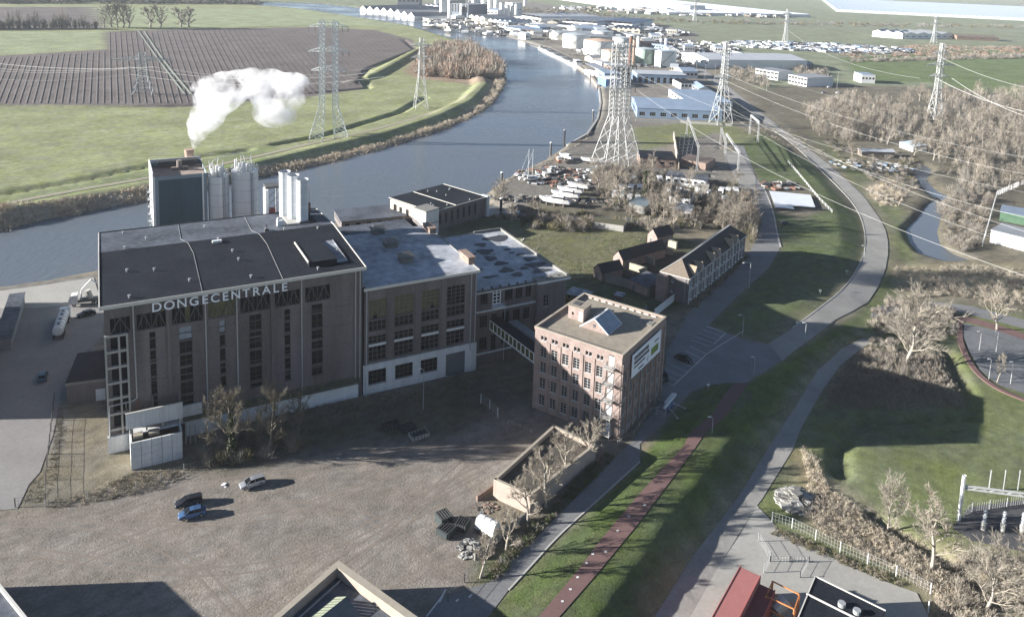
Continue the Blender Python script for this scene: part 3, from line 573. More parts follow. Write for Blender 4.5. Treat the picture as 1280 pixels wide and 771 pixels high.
# drainpipes
def pipe(parent, u, v, z0, z1, r=.13, m_=STEEL): return MB().tube((u, v, z0), (u, v, z1), r, 6).build('drainpipe', m_, parent)
t = MB(); t.path([(4.5,.45,29.2),(4.6,.45,10.2),(3.9,.4,9.8),(-.2,.4,9.6),(-.3,.3,3.4)], .13, 6); t.build('drainpipe', STEEL, bh)
for u in (17.3, 23.2, 36.1, 47.6, 48.6): pipe(bh, u, .45, 4.4, 29.2)
# lettering
def glyphs(txt, size):
    c = bpy.data.curves.new('letter', 'FONT'); out = []
    for ch in txt:
        c.body = ch; c.size = size; c.extrude = .10; c.offset = .010*size; c.align_x = 'CENTER'; o = bpy.data.objects.new('tmp', c); COL.objects.link(o)
        bpy.context.view_layer.update(); out.append(bpy.data.meshes.new_from_object(o)); bpy.data.objects.remove(o)
    return out
LET = mat('white_letter', (.85,.86,.88), .5, .03, 1)
tx = "DONGECENTRALE"; gl = glyphs(tx, 2.5); wds = {'D':2.1,'O':2.3,'N':2.15,'G':2.2,'E':1.75,'C':2.0,'T':1.85,'R':1.95,'A':2.05,'L':1.65}
tot = sum((wds[c]+wds[d])/2 for c, d in zip(tx[:-1], tx[1:])); u = 8.6; sc_ = (32.6-8.6)/tot
for i, g in enumerate(gl):
    g.materials.clear(); g.materials.append(LET); o = put('letter', g, bh, (u, .42, 27.15)); o.rotation_euler = (R(90), 0, 0)
    if i < len(tx)-1: u += sc_*(wds[tx[i]]+wds[tx[i+1]])/2
for z in (27.35, 28.7): MB().box(7.6, 33.6, .62, .70, z, z+.08).build('letter_rail', STEELD, bh)
# --- stepped annex in front of the left corner
an = thing('boiler_annex', 'white panelled stepped annex with dark open gaps, leaning against the boiler house corner', 'annex', LM(3.0, -6.9), YM)
for j in range(4):
    for i in range(5):
        MB().box(.06+i*1.76, 1.74+i*1.76, -.06+random.uniform(-.02,.02), .2, .04+j*1.36, 1.36+j*1.36).build('panel', PLASTER, an)
MB().box(.02, 8.8, .2, .4, 0, 5.42).build('wall', CONCD, an)
t = MB(); t.box(0, .3, .42, 7.4, 0, 5.4); t.box(8.6, 8.9, .42, 7.4, 0, 5.4); t.box(.3, 8.6, 3.2, 7.3, 5.0, 5.3); t.build('side_wall', PLASTER, an)
for i in range(24):
    MB().box(-.55+i*.4125, -.16+i*.4125, 3.34+(i%2)*.05, 3.52, 6.3, 9.4).build('panel', PLASTER, an)
t = MB(); t.box(-.62, 9.42, 3.28, 3.6, 9.42, 9.6); t.build('panel_cap', TRIM, an)
t = MB(); t.box(-.5, 9.3, 3.54, 3.75, 6.3, 9.38); t.build('backing', CONCD, an)
for x in (0, 2.8, 5.6, 8.55):
    MB().box(x, x+.3, 3.3, 3.6, 5.4, 6.28).build('column', CONC, an)
t = MB(); t.box(-.4, 9.2, 3.8, 7.6, 6.9, 7.1); t.box(2.4,4.4,5,6.5,7.1,8.2); t.build('floor', mat('pale_debris', (.3,.26,.2), .9, .4, 1), an)
for x in (-.45, 1.6, 4.2, 9.0): MB().box(x, x+.25, 7.2, 7.55, 7.1, 9.9).build('column', RUST if x == 1.6 else CONCD, an)
for i, (a, b) in enumerate(((.6,2.2),(3.2,5.0))): MB().box(a, b, 1.2, 2.6, 5.32, 5.9).build('rubble_block', MATS['pale_debris'], an)
for x in (9.7, 10.5, 11.4): MB().box(x, x+.25, 4.2, 4.45, 0, 4.0).build('post', CONC, an)
MB().box(9.0, 13.2, 7.0, 7.4, 3.0, 6.6).build('back_panel', PLASTER, an)
# --- turbine hall
th = thing('turbine_hall', 'brown brick turbine hall with four tall window bays over a white ground floor', 'power station', OM, YM)
T1 = [(49.6, .5), (76.6, .5), (76.6, 44.0), (49.6, 44.0)]; ZT = 24.4
ops = []; bays = [(50.6, 54.6), (56.5, 61.0), (62.9, 67.2), (69.1, 73.6)]
rows = [(17.3, 21.8, 5), (14.6, 16.9, 2), (11.7, 13.4, 2), (7.6, 10.9, 3)]
for a, b in bays:
    for z0, z1, n_ in rows: ops.append((a-49.6, z0, b-49.6, z1))
lops = [(50.5, 2.2, 54.6, 5.5), (56.7, 2.2, 60.9, 5.5), (62.8, 2.2, 66.9, 5.4), (69.0, .02, 73.9, 5.5)]
wl = MB(); wall(wl, T1[0], T1[1], 6.7, ZT, ops, .35); wall(wl, T1[1], T1[2], 0, ZT, []); wall(wl, T1[2], T1[3], 0, ZT-.6, [(3+k*5, 6, 5.5+k*5, 18) for k in range(5)], .3); wall(wl, T1[3], T1[0], 0, ZT, []); wl.build('wall', BRICK, th)
wl = MB(); wall(wl, (49.3,.2), (76.8,.2), 0, 6.7, [(a-49.3, b, c-49.3, d) for a, b, c, d in lops], .35); wl.box(49.3, 76.8, .2, .5, 6.7, 6.95); wl.build('ground_floor_wall', PLASTER, th)
for bi, (a, b) in enumerate(bays):
    for ri_, (z0, z1, n_) in enumerate(rows):
        gm = GLASSG if ri_ == 0 and bi < 3 else GLASS
        window(th, T1[0], T1[1], a-49.6, z0, b-a, z1-z0, 4, n_, GFRAME, gm, .22, broken=.12, bw=.16)
    MB().box(a+.02, b-.02, .42, .6, 11.0, 11.6).build('spandrel', PLASTER, th)
for a, b, c, d in lops[:3]: window(th, (49.3,.2), (76.8,.2), a-49.3, b, c-a, d-b, 4, 3, DFRAME, GLASS, .25, bw=.12)
dr = MB()
for k in range(11): dr.box(69.02, 73.88, .38+(k%2)*.03, .5, .04+k*.5, .5+k*.5)
dr.build('roller_door', mat('grey_door', (.12,.13,.14), .6, .1, .6), th)
for u in (55.5, 61.95, 68.1): MB().box(u-.55, u+.55, .35, .49, 7.0, 24.0).build('pilaster', BRICK, th)
for u in (49.9, 75.3, 76.1): MB().box(u-.16, u+.16, -.1, .19, 0, 7.0).build('pier', PLASTER, th)
for u in (50.0, 75.0, 76.2): pipe(th, u, .15, 5.5 if u > 51 else .5, 24.2)
rf = MB(); rf.add([(49.9,.1,ZT+.3),(76.9,.1,ZT+.3),(76.9,34,ZT+.55),(49.9,34,ZT+.55)], [(0,1,2,3)], 0); rf.add([(49.9,34.1,ZT-.6),(74.5,34.1,ZT-.6),(74.5,44.2,ZT-.6),(49.9,44.2,ZT-.6)], [(0,1,2,3)], 1)
rf.add([(49.9,34.03,ZT-.6),(74.5,34.03,ZT-.6),(74.5,34.03,ZT+.5),(49.9,34.03,ZT+.5)], [(3,2,1,0)], 1)
rft = rf.build('roof', [FROST, BITUM2], th)
MB().box(49.3, 77.1, -.05, .09, ZT-.15, ZT+.48).build('front_trim', TRIM, rft); MB().box(76.91, 77.1, .1, 34, ZT-.2, ZT+.6).build('side_trim', CONCD, rft)
for i, (px_, py_) in enumerate(((472,291),(488,307),(507,325))):
    p = at(px_, py_, ZT+.6); q = p-OM; u = q.x*math.cos(YM)+q.y*math.sin(YM); v = -q.x*math.sin(YM)+q.y*math.cos(YM)
    t = MB(); t.box(u-1.5, u+1.5, v-1.4, v+1.4, ZT+.4, ZT+1.4); t.box(u-1.25, u+1.25, v-1.15, v+1.15, ZT+1.4, ZT+1.8)
    t.add([(u-1.9,v-1.8,ZT+1.8),(u+1.9,v-1.8,ZT+1.8),(u+1.9,v+1.8,ZT+1.8),(u-1.9,v+1.8,ZT+1.8),(u-1.2,v,ZT+2.7),(u+1.2,v,ZT+2.7)], [(0,1,5,4),(1,2,5),(2,3,4,5),(3,0,4),(3,2,1,0)])
    t.build('ventilation_cowl', mat('cowl_metal', (.17,.165,.15), .6, .3, 1.0), rft)
t = MB(); t.box(76.0, 77.6, 4.2, 9.5, ZT-3, ZT+1.9); t.box(75.8, 77.8, 4.0, 9.7, ZT+1.9, ZT+2.15); t.build('chimney_stack', BRICK3, th)
t = MB(); t.box(75.4, 77.2, 27.5, 32.5, ZT-2, ZT+1.6); t.box(75.2, 77.4, 27.3, 32.7, ZT+1.6, ZT+1.85); t.build('chimney_stack', BRICK3, th)
t = MB(); t.box(77.15, 77.9, 9.8, 27.2, ZT-2, ZT-.6); t.box(77.3,77.5,9.8,27.2,ZT-.6,ZT-.2); t.build('parapet', BRICK3, th)
# --- switch house
sh = thing('switch_house', 'lower brick wing with a frosted patchy flat roof, joined to the turbine hall', 'power station', OM, YM)
H1 = [(76.9, 1.5), (93.0, 1.5), (93.0, 1.5), (101.6, 1.5), (101.6, 38.0), (76.9, 38.0)]; ZH = 18.9
W1 = [(78.1,15.4,80.1,18.2,3,4),(84.6,15.4,86.8,18.2,3,4),(87.5,15.4,89.4,18.2,3,4),(90.2,15.4,91.9,18.2,2,4),(78.1,9.6,80.1,12.6,3,4),(78.1,4,80.1,7,3,4),(81.2,3.4,82.6,7.2,2,4),(84.0,4.2,86,7.2,3,4),(87,9.6,89,12.6,3,4),(89.8,9.6,91.6,12.6,3,4),(84,9.6,86,12.6,3,4),(81.2,9.6,82.8,12.6,2,4),(95.2,12.0,96.8,15.0,2,3),(88,4.2,90,7.2,3,4)]
door = (81.3, 15.0, 83.5, 18.6)
wl = MB(); wall(wl, (76.9,1.5), (93.0,1.5), 0, ZH, [(a-76.9,b,c-76.9,d) for a, b, c, d, *_ in W1 if c < 93]+[(door[0]-76.9, door[1], door[2]-76.9, door[3])], .3)
wall(wl, (93.0,1.1), (101.6,1.1), 0, ZH, [(2.2,12,3.8,15)], .3); wl.quad((93,1.5,0),(93,1.1,0),(93,1.1,ZH),(93,1.5,ZH)); wall(wl, (101.6,1.1), (101.6,38), 0, ZH, [(4+k*4.6, 4, 5.6+k*4.6, 7) for k in range(7)]+[(4+k*4.6, 10, 5.6+k*4.6, 13) for k in range(7)], .3); wall(wl, (101.6,38), (76.9,38), 0, ZH, [])
wl.build('wall', BRICK, sh)
for a, b, c, d, nx, nzz in W1:
    if c < 93: window(sh, (76.9,1.5), (93,1.5), a-76.9, b, c-a, d-b, nx, nzz, GFRAME, GLASS, .2)
    else: window(sh, (93,1.1), (101.6,1.1), a-93, b, c-a, d-b, nx, nzz, WFRAME, GLASS, .2)
for k in range(7):
    for z in (4, 10): window(sh, (101.6,1.1), (101.6,38), 4+k*4.6, z, 1.6, 3, 2, 3, GFRAME, GLASS, .2)
o = window(sh, (76.9,1.5), (93,1.5), door[0]-76.9, door[1], 2.2, 3.6, 2, 4, WHITE, GLASS, .05, bw=.22, fw=.22); o.name = 'balcony_door'
t = MB(); t.box(81.0, 84.0, -.1, 1.45, 14.3, 14.75); t.tube((81.1,0,14.75),(81.1,0,15.6),.04); t.tube((83.9,0,14.75),(83.9,0,15.6),.04); t.tube((81.1,0,15.6),(83.9,0,15.6),.04); t.build('balcony', PLASTER, sh)
for z in (13.6, 3.0, ZH-.55):
    MB().box(77.0, 93.0, 1.1, 1.49, z, z+.32).build('cornice', PLASTER, sh)
MB().box(93.0, 102.3, .3, 1.08, ZH-.45, ZH+.05).build('cornice', PLASTER, sh)
pipe(sh, 84.6, 1.2, .3, 13.5, .1); pipe(sh, 93.2, .95, .3, 18.4, .14, GFRAME)
rf = MB(); rf.quad((77.3,1.2,ZH+.1),(101.4,.9,ZH+.1),(101.4,37.8,ZH+.2),(77.3,37.8,ZH+.2)); 
def frost2():
    M = bpy.data.materials.new('patchy_frost'); M.use_nodes = True; n = M.node_tree.nodes; l = M.node_tree.links; b = n['Principled BSDF']; b.inputs['Roughness'].default_value = .5
    tc = n.new('ShaderNodeTexCoord'); mp = n.new('ShaderNodeMapping'); mp.inputs['Scale'].default_value = (.17,.28,.2); mp.inputs['Rotation'].default_value = (0,0,.25); l.new(tc.outputs['Object'], mp.inputs[0])
    q = n.new('ShaderNodeTexNoise'); q.inputs['Scale'].default_value = 1.25; q.inputs['Detail'].default_value = 5; q.inputs['Roughness'].default_value = .5; q.inputs['Distortion'].default_value = .5; l.new(mp.outputs[0], q.inputs[0])
    cr = n.new('ShaderNodeValToRGB'); cr.color_ramp.elements[0].position = .40; cr.color_ramp.elements[0].color = (.045,.055,.075,1); cr.color_ramp.elements[1].position = .43; cr.color_ramp.elements[1].color = (.40,.45,.53,1)
    e = cr.color_ramp.elements.new(.75); e.color = (.24,.29,.37,1); l.new(q.outputs[0], cr.inputs[0]); l.new(cr.outputs[0], b.inputs['Base Color']); return M
rfh = rf.build('roof', mat('frosted_felt', (.24,.25,.265), .6, .35, .25, (.41,.42,.44), fine=1.5), sh)
t = MB(); t.box(101.4, 101.95, .9, 38.2, ZH-.1, ZH+.75); t.box(93.2,101.4,37.8,38.2,ZH,ZH+.8); t.box(77.3, 93.2, 37.8, 38.0, ZH, ZH+.45); t.build('parapet', CONCD, rfh)
MB().box(77.2, 93.0, .95, 1.2, ZH-.2, ZH+.28).build('gutter', STEELD, rfh)
MB().box(93.0, 102.0, .5, 3.2, ZH+.15, ZH+.4).build('corner_slab', CONCD, rfh)
for k in range(10): MB().box(78.5+k*2.3, 79.0+k*2.3, 1.5, 1.9, ZH+.12, ZH+.55).build('snow_guard', STEELD, rfh)
# --- glazed footbridge to the office
pa = LM(80.8, 1.3, 0); pb = at(669.5, 433, 0)
OO = Vector((23.7, 147.1, 0)); YO = R(56.7)
def LO(a, b, z=0): return Vector((OO.x+a*math.cos(YO)-b*math.sin(YO), OO.y+a*math.sin(YO)+b*math.cos(YO), z))
pb = LO(1.6, 20.4); bz = 8.9; d = pb-pa; Lb = d.length
br = thing('footbridge', 'glazed footbridge with white frames between switch house and brick office', 'footbridge', (pa.x, pa.y, bz), math.atan2(d.y, d.x))
MB().box(0, Lb, -.1, 2.4, 0, .28).build('deck', CONC, br); MB().box(-.1, Lb, -.3, 2.6, 2.55, 2.72).build('roof', BITUM, br); MB().box(0, Lb, -.28, -.12, 2.3, 2.5).build('roof_beam', WHITE, br); MB().box(0, Lb, -.2, -.12, .0, .3).build('bottom_beam', WHITE, br)
for i in range(13):
    x = Lb*i/12.; MB().box(max(0,x-.09), min(Lb,x+.09), -.22, 0, .3, 2.3).build('mullion', WHITE, br)
for i in range(12):
    x = Lb*i/12.; g = MB(); g.quad((x+.1,-.08,.3),(x+Lb/12-.1,-.08,.3),(x+Lb/12-.1,-.08,2.3),(x+.1,-.08,2.3)); g.build('pane', GLASSG, br)
MB().box(0, Lb, 2.3, 2.4, .28, 2.5).build('back_wall', WFRAME, br)
pw = thing('pipe_rack', 'pale grey sloping service duct behind the glazed footbridge', 'duct', (pa.x, pa.y, 0), math.atan2(d.y, d.x))
t = MB(); t.box(1.5, Lb+1, 4.2, 6.4, 9.6, 10.6); t.build('duct_body', mat('duct_grey', (.25,.26,.27), .6, .2, .5), pw)
for x in (2, Lb/2, Lb-1): MB().box(x, x+.3, 5, 5.3, 0, 9.6).build('leg', GFRAME, pw)
# --- silos and tower behind
st = thing('cooling_tower', 'blue glazed process tower with a bare roof deck behind the boiler house', 'tower', LM(12, 66), YM)
t = MB(); wall(t, (0,0), (13.3,0), 0, 36.2, [(1.2, 20, 12.0, 35.2)], .12); wall(t, (13.3,0), (13.3,15.5), 0, 36.2); wall(t, (13.3,15.5), (0,15.5), 0, 36.2); wall(t, (0,15.5), (0,0), 0, 36.2); t.build('wall', mat('tower_wall', (.20,.25,.28), .6, .2, .3, streak=True), st)
for i in range(6): MB().box(1.2+i*1.8, 2.98+i*1.8, .02, .12, 20.02, 35.18).build('panel', BLUEP, st)
for x in (.0, 12.1): MB().box(x, x+.35, -.2, -.01, 16, 36.3).build('corner_strip', WHITE, st)
MB().box(.1, 13.2, .1, 15.4, 35.0, 35.3).build('roof', mat('rusty_deck', (.30,.24,.20), .9, .3, .5), st)
t = MB(); t.box(-.25, -.01, -.2, 15.8, 22, 37.4); t.box(-.25,13.5,15.52,15.8,34.5,37.2); t.build('parapet', WHITE, st)
for k in range(3): MB().box(2.0, 12.6, 12.4+k*1.0, 12.9+k*1.0, 36.2, 37.2).build('cooler_row', STEELD, st)
t = MB(); t.cyl(7.2, 9.5, 35.3, 38.0, .7, 10); t.box(5.2,9.4,8.9,10.1,35.3,36.1); t.build('roof_unit', mat('roof_unit_grey', (.2,.17,.15), .8, .3, 1), st)
sc = MB()
for x in (-1.6, -.5):
    for y in (0, 1.6): sc.tube((x,y,0),(x,y,34), .07)
for k in range(17):
    z = k*2.; sc.tube((-1.6,0,z),(-.5,0,z),.06); sc.tube((-1.6,1.6,z),(-.5,1.6,z),.06); sc.tube((-1.6,0,z),(-.5,1.6,z+2),.05); sc.box(-1.6,-.5,0,1.6,z,z+.06)
sc.build('stair_frame', STEEL, st)
ch = thing('steam_chimney', 'short pale steam chimney with a rusty rim behind the blue tower', 'chimney', LM(22.6, 84), YM)
t = MB(); t.cyl(0,0,0,36,1.3,14,r1=1.1); t.build('shaft', CONC, ch); t = MB(); t.cyl(0,0,36,38.6,1.1,14,r1=1.3,cap=False); t.cyl(0,0,38.6,38.9,1.35,14); t.build('rim', mat('stained_rim', (.34,.24,.19), .8, .3, 1), ch); MB().box(-3.4,3.4,-1.8,1.8,34.6,35.3).build('platform', CONC, ch)
def silo(u, v, r, z1, label, staining):
    s = thing('silo', label, 'silo', LM(u, v), YM, 'steel silos behind the boiler house')
    t = MB(); t.cyl(0,0,0,z1,r,28); t.build('shell', SILO, s)
    for k in range(6): q = MB(); q.cyl(0,0,z1-18+k*3.2,z1-17.88+k*3.2,r+.05,28,cap=True); q.build('seam_band', STEEL, s)
    q = MB(); 
    for k in range(20): a = 2*math.pi*k/20; b = a+math.pi/10; c = lambda g, h: ((r+.05)*math.cos(g), (r+.05)*math.sin(g), z1+h); q.tube(c(a,0), c(a,1.3), .05); q.tube(c(a,1.2), c(b,1.2), .05); q.tube(c(a,.6), c(b,.6), .04)
    q.build('railing', STEEL, s)
    t = MB()
    for k in range(16): t.box(*(lambda x, y, a, b, c: (x, x+a, y, y+b, z1+.1, z1+c))(random.uniform(-r*.75, r*.5), random.uniform(-r*.75, r*.5), random.uniform(.2, 1), random.uniform(.2, 1), random.uniform(.5, 3)))
    for k in range(10): x, y = random.uniform(-r*.8, r*.8), random.uniform(-r*.8, r*.8); t.tube((x,y,z1),(x+random.uniform(-1,1),y+random.uniform(-1,1),z1+random.uniform(2,4.2)),.09,5)
    t.build('top_gear', WHITE, s)
    q = MB(); q.tube((r*.3,-r*.98,z1-20),(r*.3,-r*.98,z1),.05); q.tube((r*.3+.5,-r*.98,z1-20),(r*.3+.5,-r*.98,z1),.05)
    for k in range(40): q.tube((r*.3,-r*.98,z1-20+k*.5),(r*.3+.5,-r*.98,z1-20+k*.5),.03)
    q.build('ladder', STEELD, s); return s
silo(28.4, 67, 2.7, 35.0, 'left stained steel silo with crowded white top gear beside the blue tower', 1)
silo(35.4, 67, 3.6, 35.8, 'wider right steel silo with a railed top beside the left silo', 0)
t = MB()
for k in range(16): a, b = math.pi*k/16, math.pi*(k+1)/16; t.tube((7+5.6*math.cos(a), 0, 3.5*math.sin(a)), (7+5.6*math.cos(b), 0, 3.5*math.sin(b)), .10, 5)
t.build('conveyor_hoop', WHITE, None, LM(25, 68, 37), YM, label='white curved pipe hoop arching over the two steel silo tops', cat='pipe')
# three white roof flues
fl = thing('flue_group', 'three white cylindrical flues standing on the boiler house roof', 'flues', LM(42.5, 35.0), YM)
MB().box(-2.6, 2.6, -3.2, 4.6, 29.6, 30.6).build('base', CONC, fl)
for k, (a, b, h) in enumerate(((-1.7, 4.6, 41.8), (-.3, 1.2, 41.6), (1.2, -2.0, 41.2))):
    t = MB(); t.cyl(a, b, 30.2, h, 1.38, 24, cap=False); f_ = t.build('flue', mat('flue_white', (.52,.54,.56), .4, .08, .5, streak=True), fl)
    MB().cyl(a, b, h-1.4, h-1.2, 1.3, 24).build('cap', STEELD, f_)
    for j in range(4):
        q = MB(); q.cyl(a, b, 31.5+j*2.8, 31.65+j*2.8, 1.43, 24); q.build('band', WHITE, f_)
    q = MB(); q.cyl(a, b, h-.15, h+.05, 1.48, 24, cap=False); q.build('rim', WHITE, f_)
lt = thing('lift_frame', 'small open lift frame with a dark cap and red motor behind the flues', 'lift frame', LM(38.8, 46), YM)
for x in (-1.4, 1.2):
    for y in (-1.4, 1.2): MB().box(x, x+.22, y, y+.22, 22, 36.3).build('leg', WHITE, lt)
MB().box(-1.8, 1.8, -1.8, 1.8, 36.3, 36.9).build('roof', STEELD, lt); MB().box(-1.9, -1.2, -1.9, 1.6, 24, 36.0).build('side_panel', WHITE, lt); MB().box(-.7, .8, -.7, .7, 29, 30.6).build('motor', mat('red_paint', (.28,.08,.07), .5, .1, 1), lt)
for k in range(5): MB().tube((-1.2,-1.35,26+k*2),(1.3,-1.35,28+k*2),.07).build('brace', STEELD, lt)
# ------------------------------------------------------------------ brick office
of = thing('brick_office', 'five storey reddish brick office block with a flat gravel roof and a billboard', 'office building', OO, YO)
LX, LY, ZO = 21.9, 20.6, 18.1
left = []                      # left face runs along +y at x = 0, seen from the left; p0 -> p1 keeps the outside on the right
def lf(y): return LY-y         # distance from p0=(0,LY) to p1=(0,0)
cols = [18.35, 15.65, 12.95, 10.3, 7.55, 4.9]
ops = []; wl_ = []
for c in cols:
    ops.append((lf(c)-.75, 16.15, lf(c)-.08, 17.1)); wl_.append((lf(c)-.75, 16.15, .67, .95, 1, 1)); ops.append((lf(c)+.08, 16.15, lf(c)+.75, 17.1)); wl_.append((lf(c)+.08, 16.15, .67, .95, 1, 1))
    for z in (12.35, 8.85, 5.2, 1.35): ops.append((lf(c)-.75, z, lf(c)+.75, z+2.35)); wl_.append((lf(c)-.75, z, 1.5, 2.35, 2, 4))
for z in (15.6, 12.0, 8.5, 4.9, 1.2): ops.append((lf(2.3)-.6, z, lf(2.3)+.6, z+2.3))
wl = MB(); wall(wl, (0,LY), (0,0), 0, ZO, ops, .3)
rops = []; rc = [2.0, 5.0, 8.0, 11.0, 13.6, 16.4, 19.4]
for c in rc:
    for z in (8.85, 5.2, 1.35): rops.append((c-.65, z, c+.65, z+2.3))
for c in (2.0,): rops.append((c-.65, 12.2, c+.65, 14.5))
rops = [o for o in rops]
wall(wl, (0,0), (LX,0), 0, ZO, rops, .3); wall(wl, (LX,0), (LX,LY), 0, ZO, [(2+k*3, z, 3.3+k*3, z+2.2) for k in range(6) for z in (1.4,5.2,8.9,12.4)], .3); wall(wl, (LX,LY), (0,LY), 0, ZO, [(2+k*3, z, 3.3+k*3, z+2.2) for k in range(6) for z in (1.4,5.2,8.9,12.4)], .3)
wl.build('wall', BRICK2, of)
for a, z, w_, h, nx, nzz in wl_: window(of, (0,LY), (0,0), a, z, w_, h, nx, nzz, WFRAME, GLASS, .18, fw=.09, bw=.07)
for o_ in rops: window(of, (0,0), (LX,0), o_[0], o_[1], 1.3, o_[3]-o_[1], 2, 4, WFRAME, GLASS, .18)
for k in range(6):
    for z in (1.4,5.2,8.9,12.4):
        window(of, (LX,0), (LX,LY), 2+k*3, z, 1.3, 2.2, 2, 4, WFRAME, GLASS, .18); window(of, (LX,LY), (0,LY), 2+k*3, z, 1.3, 2.2, 2, 4, WFRAME, GLASS, .18)
for c in [16.95, 14.3, 11.6, 8.9, 6.2, 3.5]:
    MB().box(-.14, -.005, c-.22, c+.22, .1, 16.0).build('pilaster', BRICK2, of)
for c in (.35, 3.5, 6.5, 9.5, 12.3, 15.0, 17.9, 21.5): MB().box(c-.25, c+.25, -.28, -.005, .1, 16.6 if c < 1 or c > 20 else 11.9).build('pilaster', BRICK2, of)
for z in (4.1, 7.9, 11.5): MB().box(.6, LX-.4, -.09, -.006, z, z+.16).build('string_course', CONCD, of)
t = MB(); t.tube((9.4,-.38,.3),(9.4,-.38,11.8),.07,6); t.build('drainpipe', STEEL, of); t = MB(); t.tube((LX+.05,-.15,.2),(LX+.05,-.15,17.8),.09,6); t.build('drainpipe', STEEL, of)
pr = MB(); 
for (a, b, c, d) in ((-.12, .28, -.12, LY+.12), (LX-.28, LX+.12, -.12, LY+.12), (.28, LX-.28, -.12, .28), (.28, LX-.28, LY-.28, LY+.12)): pr.box(a, b, c, d, ZO, ZO+.55)
pr.build('parapet', BRICK2, of)
cp = MB()
for (a, b, c, d) in ((-.2, .34, -.2, LY+.2), (LX-.34, LX+.2, -.2, LY+.2), (.34, LX-.34, -.2, .34), (.34, LX-.34, LY-.34, LY+.2)): cp.box(a, b, c, d, ZO+.55, ZO+.68)
cp.build('coping', mat('coping_stone', (.34,.30,.24), .85, .15, 1), of)
rfo = MB().box(.3, LX-.3, .3, LY-.3, ZO-.2, ZO+.12).build('roof', GRAVELR, of)
for k in range(10): MB().box(LX-.8, LX-.45, 2+k*1.8, 3.1+k*1.8, ZO+.12, ZO+.3).build('ballast_slab', TRIM, rfo)
# stair house
p = MB(); wall(p, (8.9,17.6), (8.9,13.8), ZO+.1, ZO+3.0, [(2.6,ZO+.15,3.5,ZO+2.3),(.9,ZO+1.2,1.4,ZO+1.8)], .15); wall(p, (8.9,13.8), (12.2,13.8), ZO+.1, ZO+3.0); wall(p, (12.2,13.8), (12.2,17.6), ZO+.1, ZO+3); wall(p, (12.2,17.6), (8.9,17.6), ZO+.1, ZO+3)
ph = p.build('stair_house', BRICK2, of)
MB().box(8.75, 12.35, 13.65, 17.75, ZO+3.0, ZO+3.2).build('stair_house_roof', GRAVELR, ph); MB().box(8.95, 9.05, 14.1, 15.0, ZO+.15, ZO+2.3).build('door', WHITE, ph)
MB().box(9.8, 11.6, 15.5, 17.2, ZO+3.21, ZO+3.28).build('hatch', STEELD, ph); MB().box(12.4, 15.2, 15.2, 17.8, ZO+.1, ZO+1.6).build('plant_box', BRICK3, of)
# gabled roof lantern
x0, x1, y0, y1, zb, zt = 6.8, 13.4, 6.6, 13.4, ZO+.12, ZO+2.7; xm = (x0+x1)/2; 
g = MB(); g.add([(x0,y0,zb),(x0,y1,zb),(x0,(y0+y1)/2,zt),(x1,y0,zb),(x1,y1,zb),(x1,(y0+y1)/2,zt)], [(0,2,1),(3,4,5)]); lan = g.build('lantern_gable', BRICK2, of)
ymid = (y0+y1)/2
for side, ya in ((0, y0), (1, y1)):
    for k in range(6):
        a = x0+.05+(x1-x0-.1)*k/6; b = x0+.05+(x1-x0-.1)*(k+1)/6-.06; q = MB(); q.quad((a,ya,zb+.05),(b,ya,zb+.05),(b,ymid,zt+.05),(a,ymid,zt+.05)); q.build('pane', GLASSL if side == 0 else FROST, lan)
t = MB()
for x in (x0, x1): t.tube((x,y0-.05,zb+.05),(x,ymid,zt+.12),.13,4); t.tube((x,y1+.05,zb+.05),(x,ymid,zt+.12),.13,4)
t.tube((x0,ymid,zt+.1),(x1,ymid,zt+.1),.12,4); t.tube((x0,y0,zb+.1),(x1,y0,zb+.1),.1,4); t.build('lantern_frame', WHITE, lan)
MB().box(x0-.05,x0-.004,ymid-.3,ymid+.3,zb+.8,zb+1.5).build('vent', STEELD, lan)
MB().box(16.5, 18.6, 1.0, 3.0, ZO+.12, ZO+.25).build('hatch', CONCD, rfo)
# billboard
bb = thing('billboard', 'white letting billboard with dark word lines and a green panel, on the office side wall', 'billboard', LO(4.0, -.42, 12.0), YO)
MB().box(0, 14.7, -.08, .08, 0, 5.1).build('board', mat('board_white', (.74,.76,.80), .5, .03, .5), bb)
for x in (1, 5, 9.5, 13.5): MB().box(x-.08, x+.08, .08, .3, .2, 4.9).build('bracket', STEELD, bb)
INK = flat('dark_print', (.05,.055,.07)); GREENP = mat('green_print', (.16,.22,.05), .5, .15, .6)
def words(name, x, z, h, runs):
    t = MB()
    for w_ in runs:
        if w_ > 0:
            q = x
            while q < x+w_-.05: s = min(random.choice((.24,.3,.36)), x+w_-q)*h/.75; t.box(q, q+s*.72, -.10, -.081, z, z+h*random.choice((1,.92,1))); q += s
            x += w_
        else: x -= w_
    return t.build(name, INK, bb)
words('headline', .9, 3.55, .85, [7.3]); words('headline', .9, 2.55, .7, [7.6]); words('small_print', .9, 1.75, .38, [5.6]); words('small_print', 3.2, .6, .35, [2.6]); words('small_print', 11.2, 3.45, .35, [2.3])
MB().box(9.6, 13.4, -.10, -.081, 1.0, 2.6).build('green_panel', GREENP, bb)
t = MB(); 
for k in range(9): a, b = R(60+k*25), R(85+k*25); t.tube((8.1+.45*math.cos(a),-.09,1.1+.45*math.sin(a)),(8.1+.45*math.cos(b),-.09,1.1+.45*math.sin(b)),.06)
t.build('emblem', INK, bb)
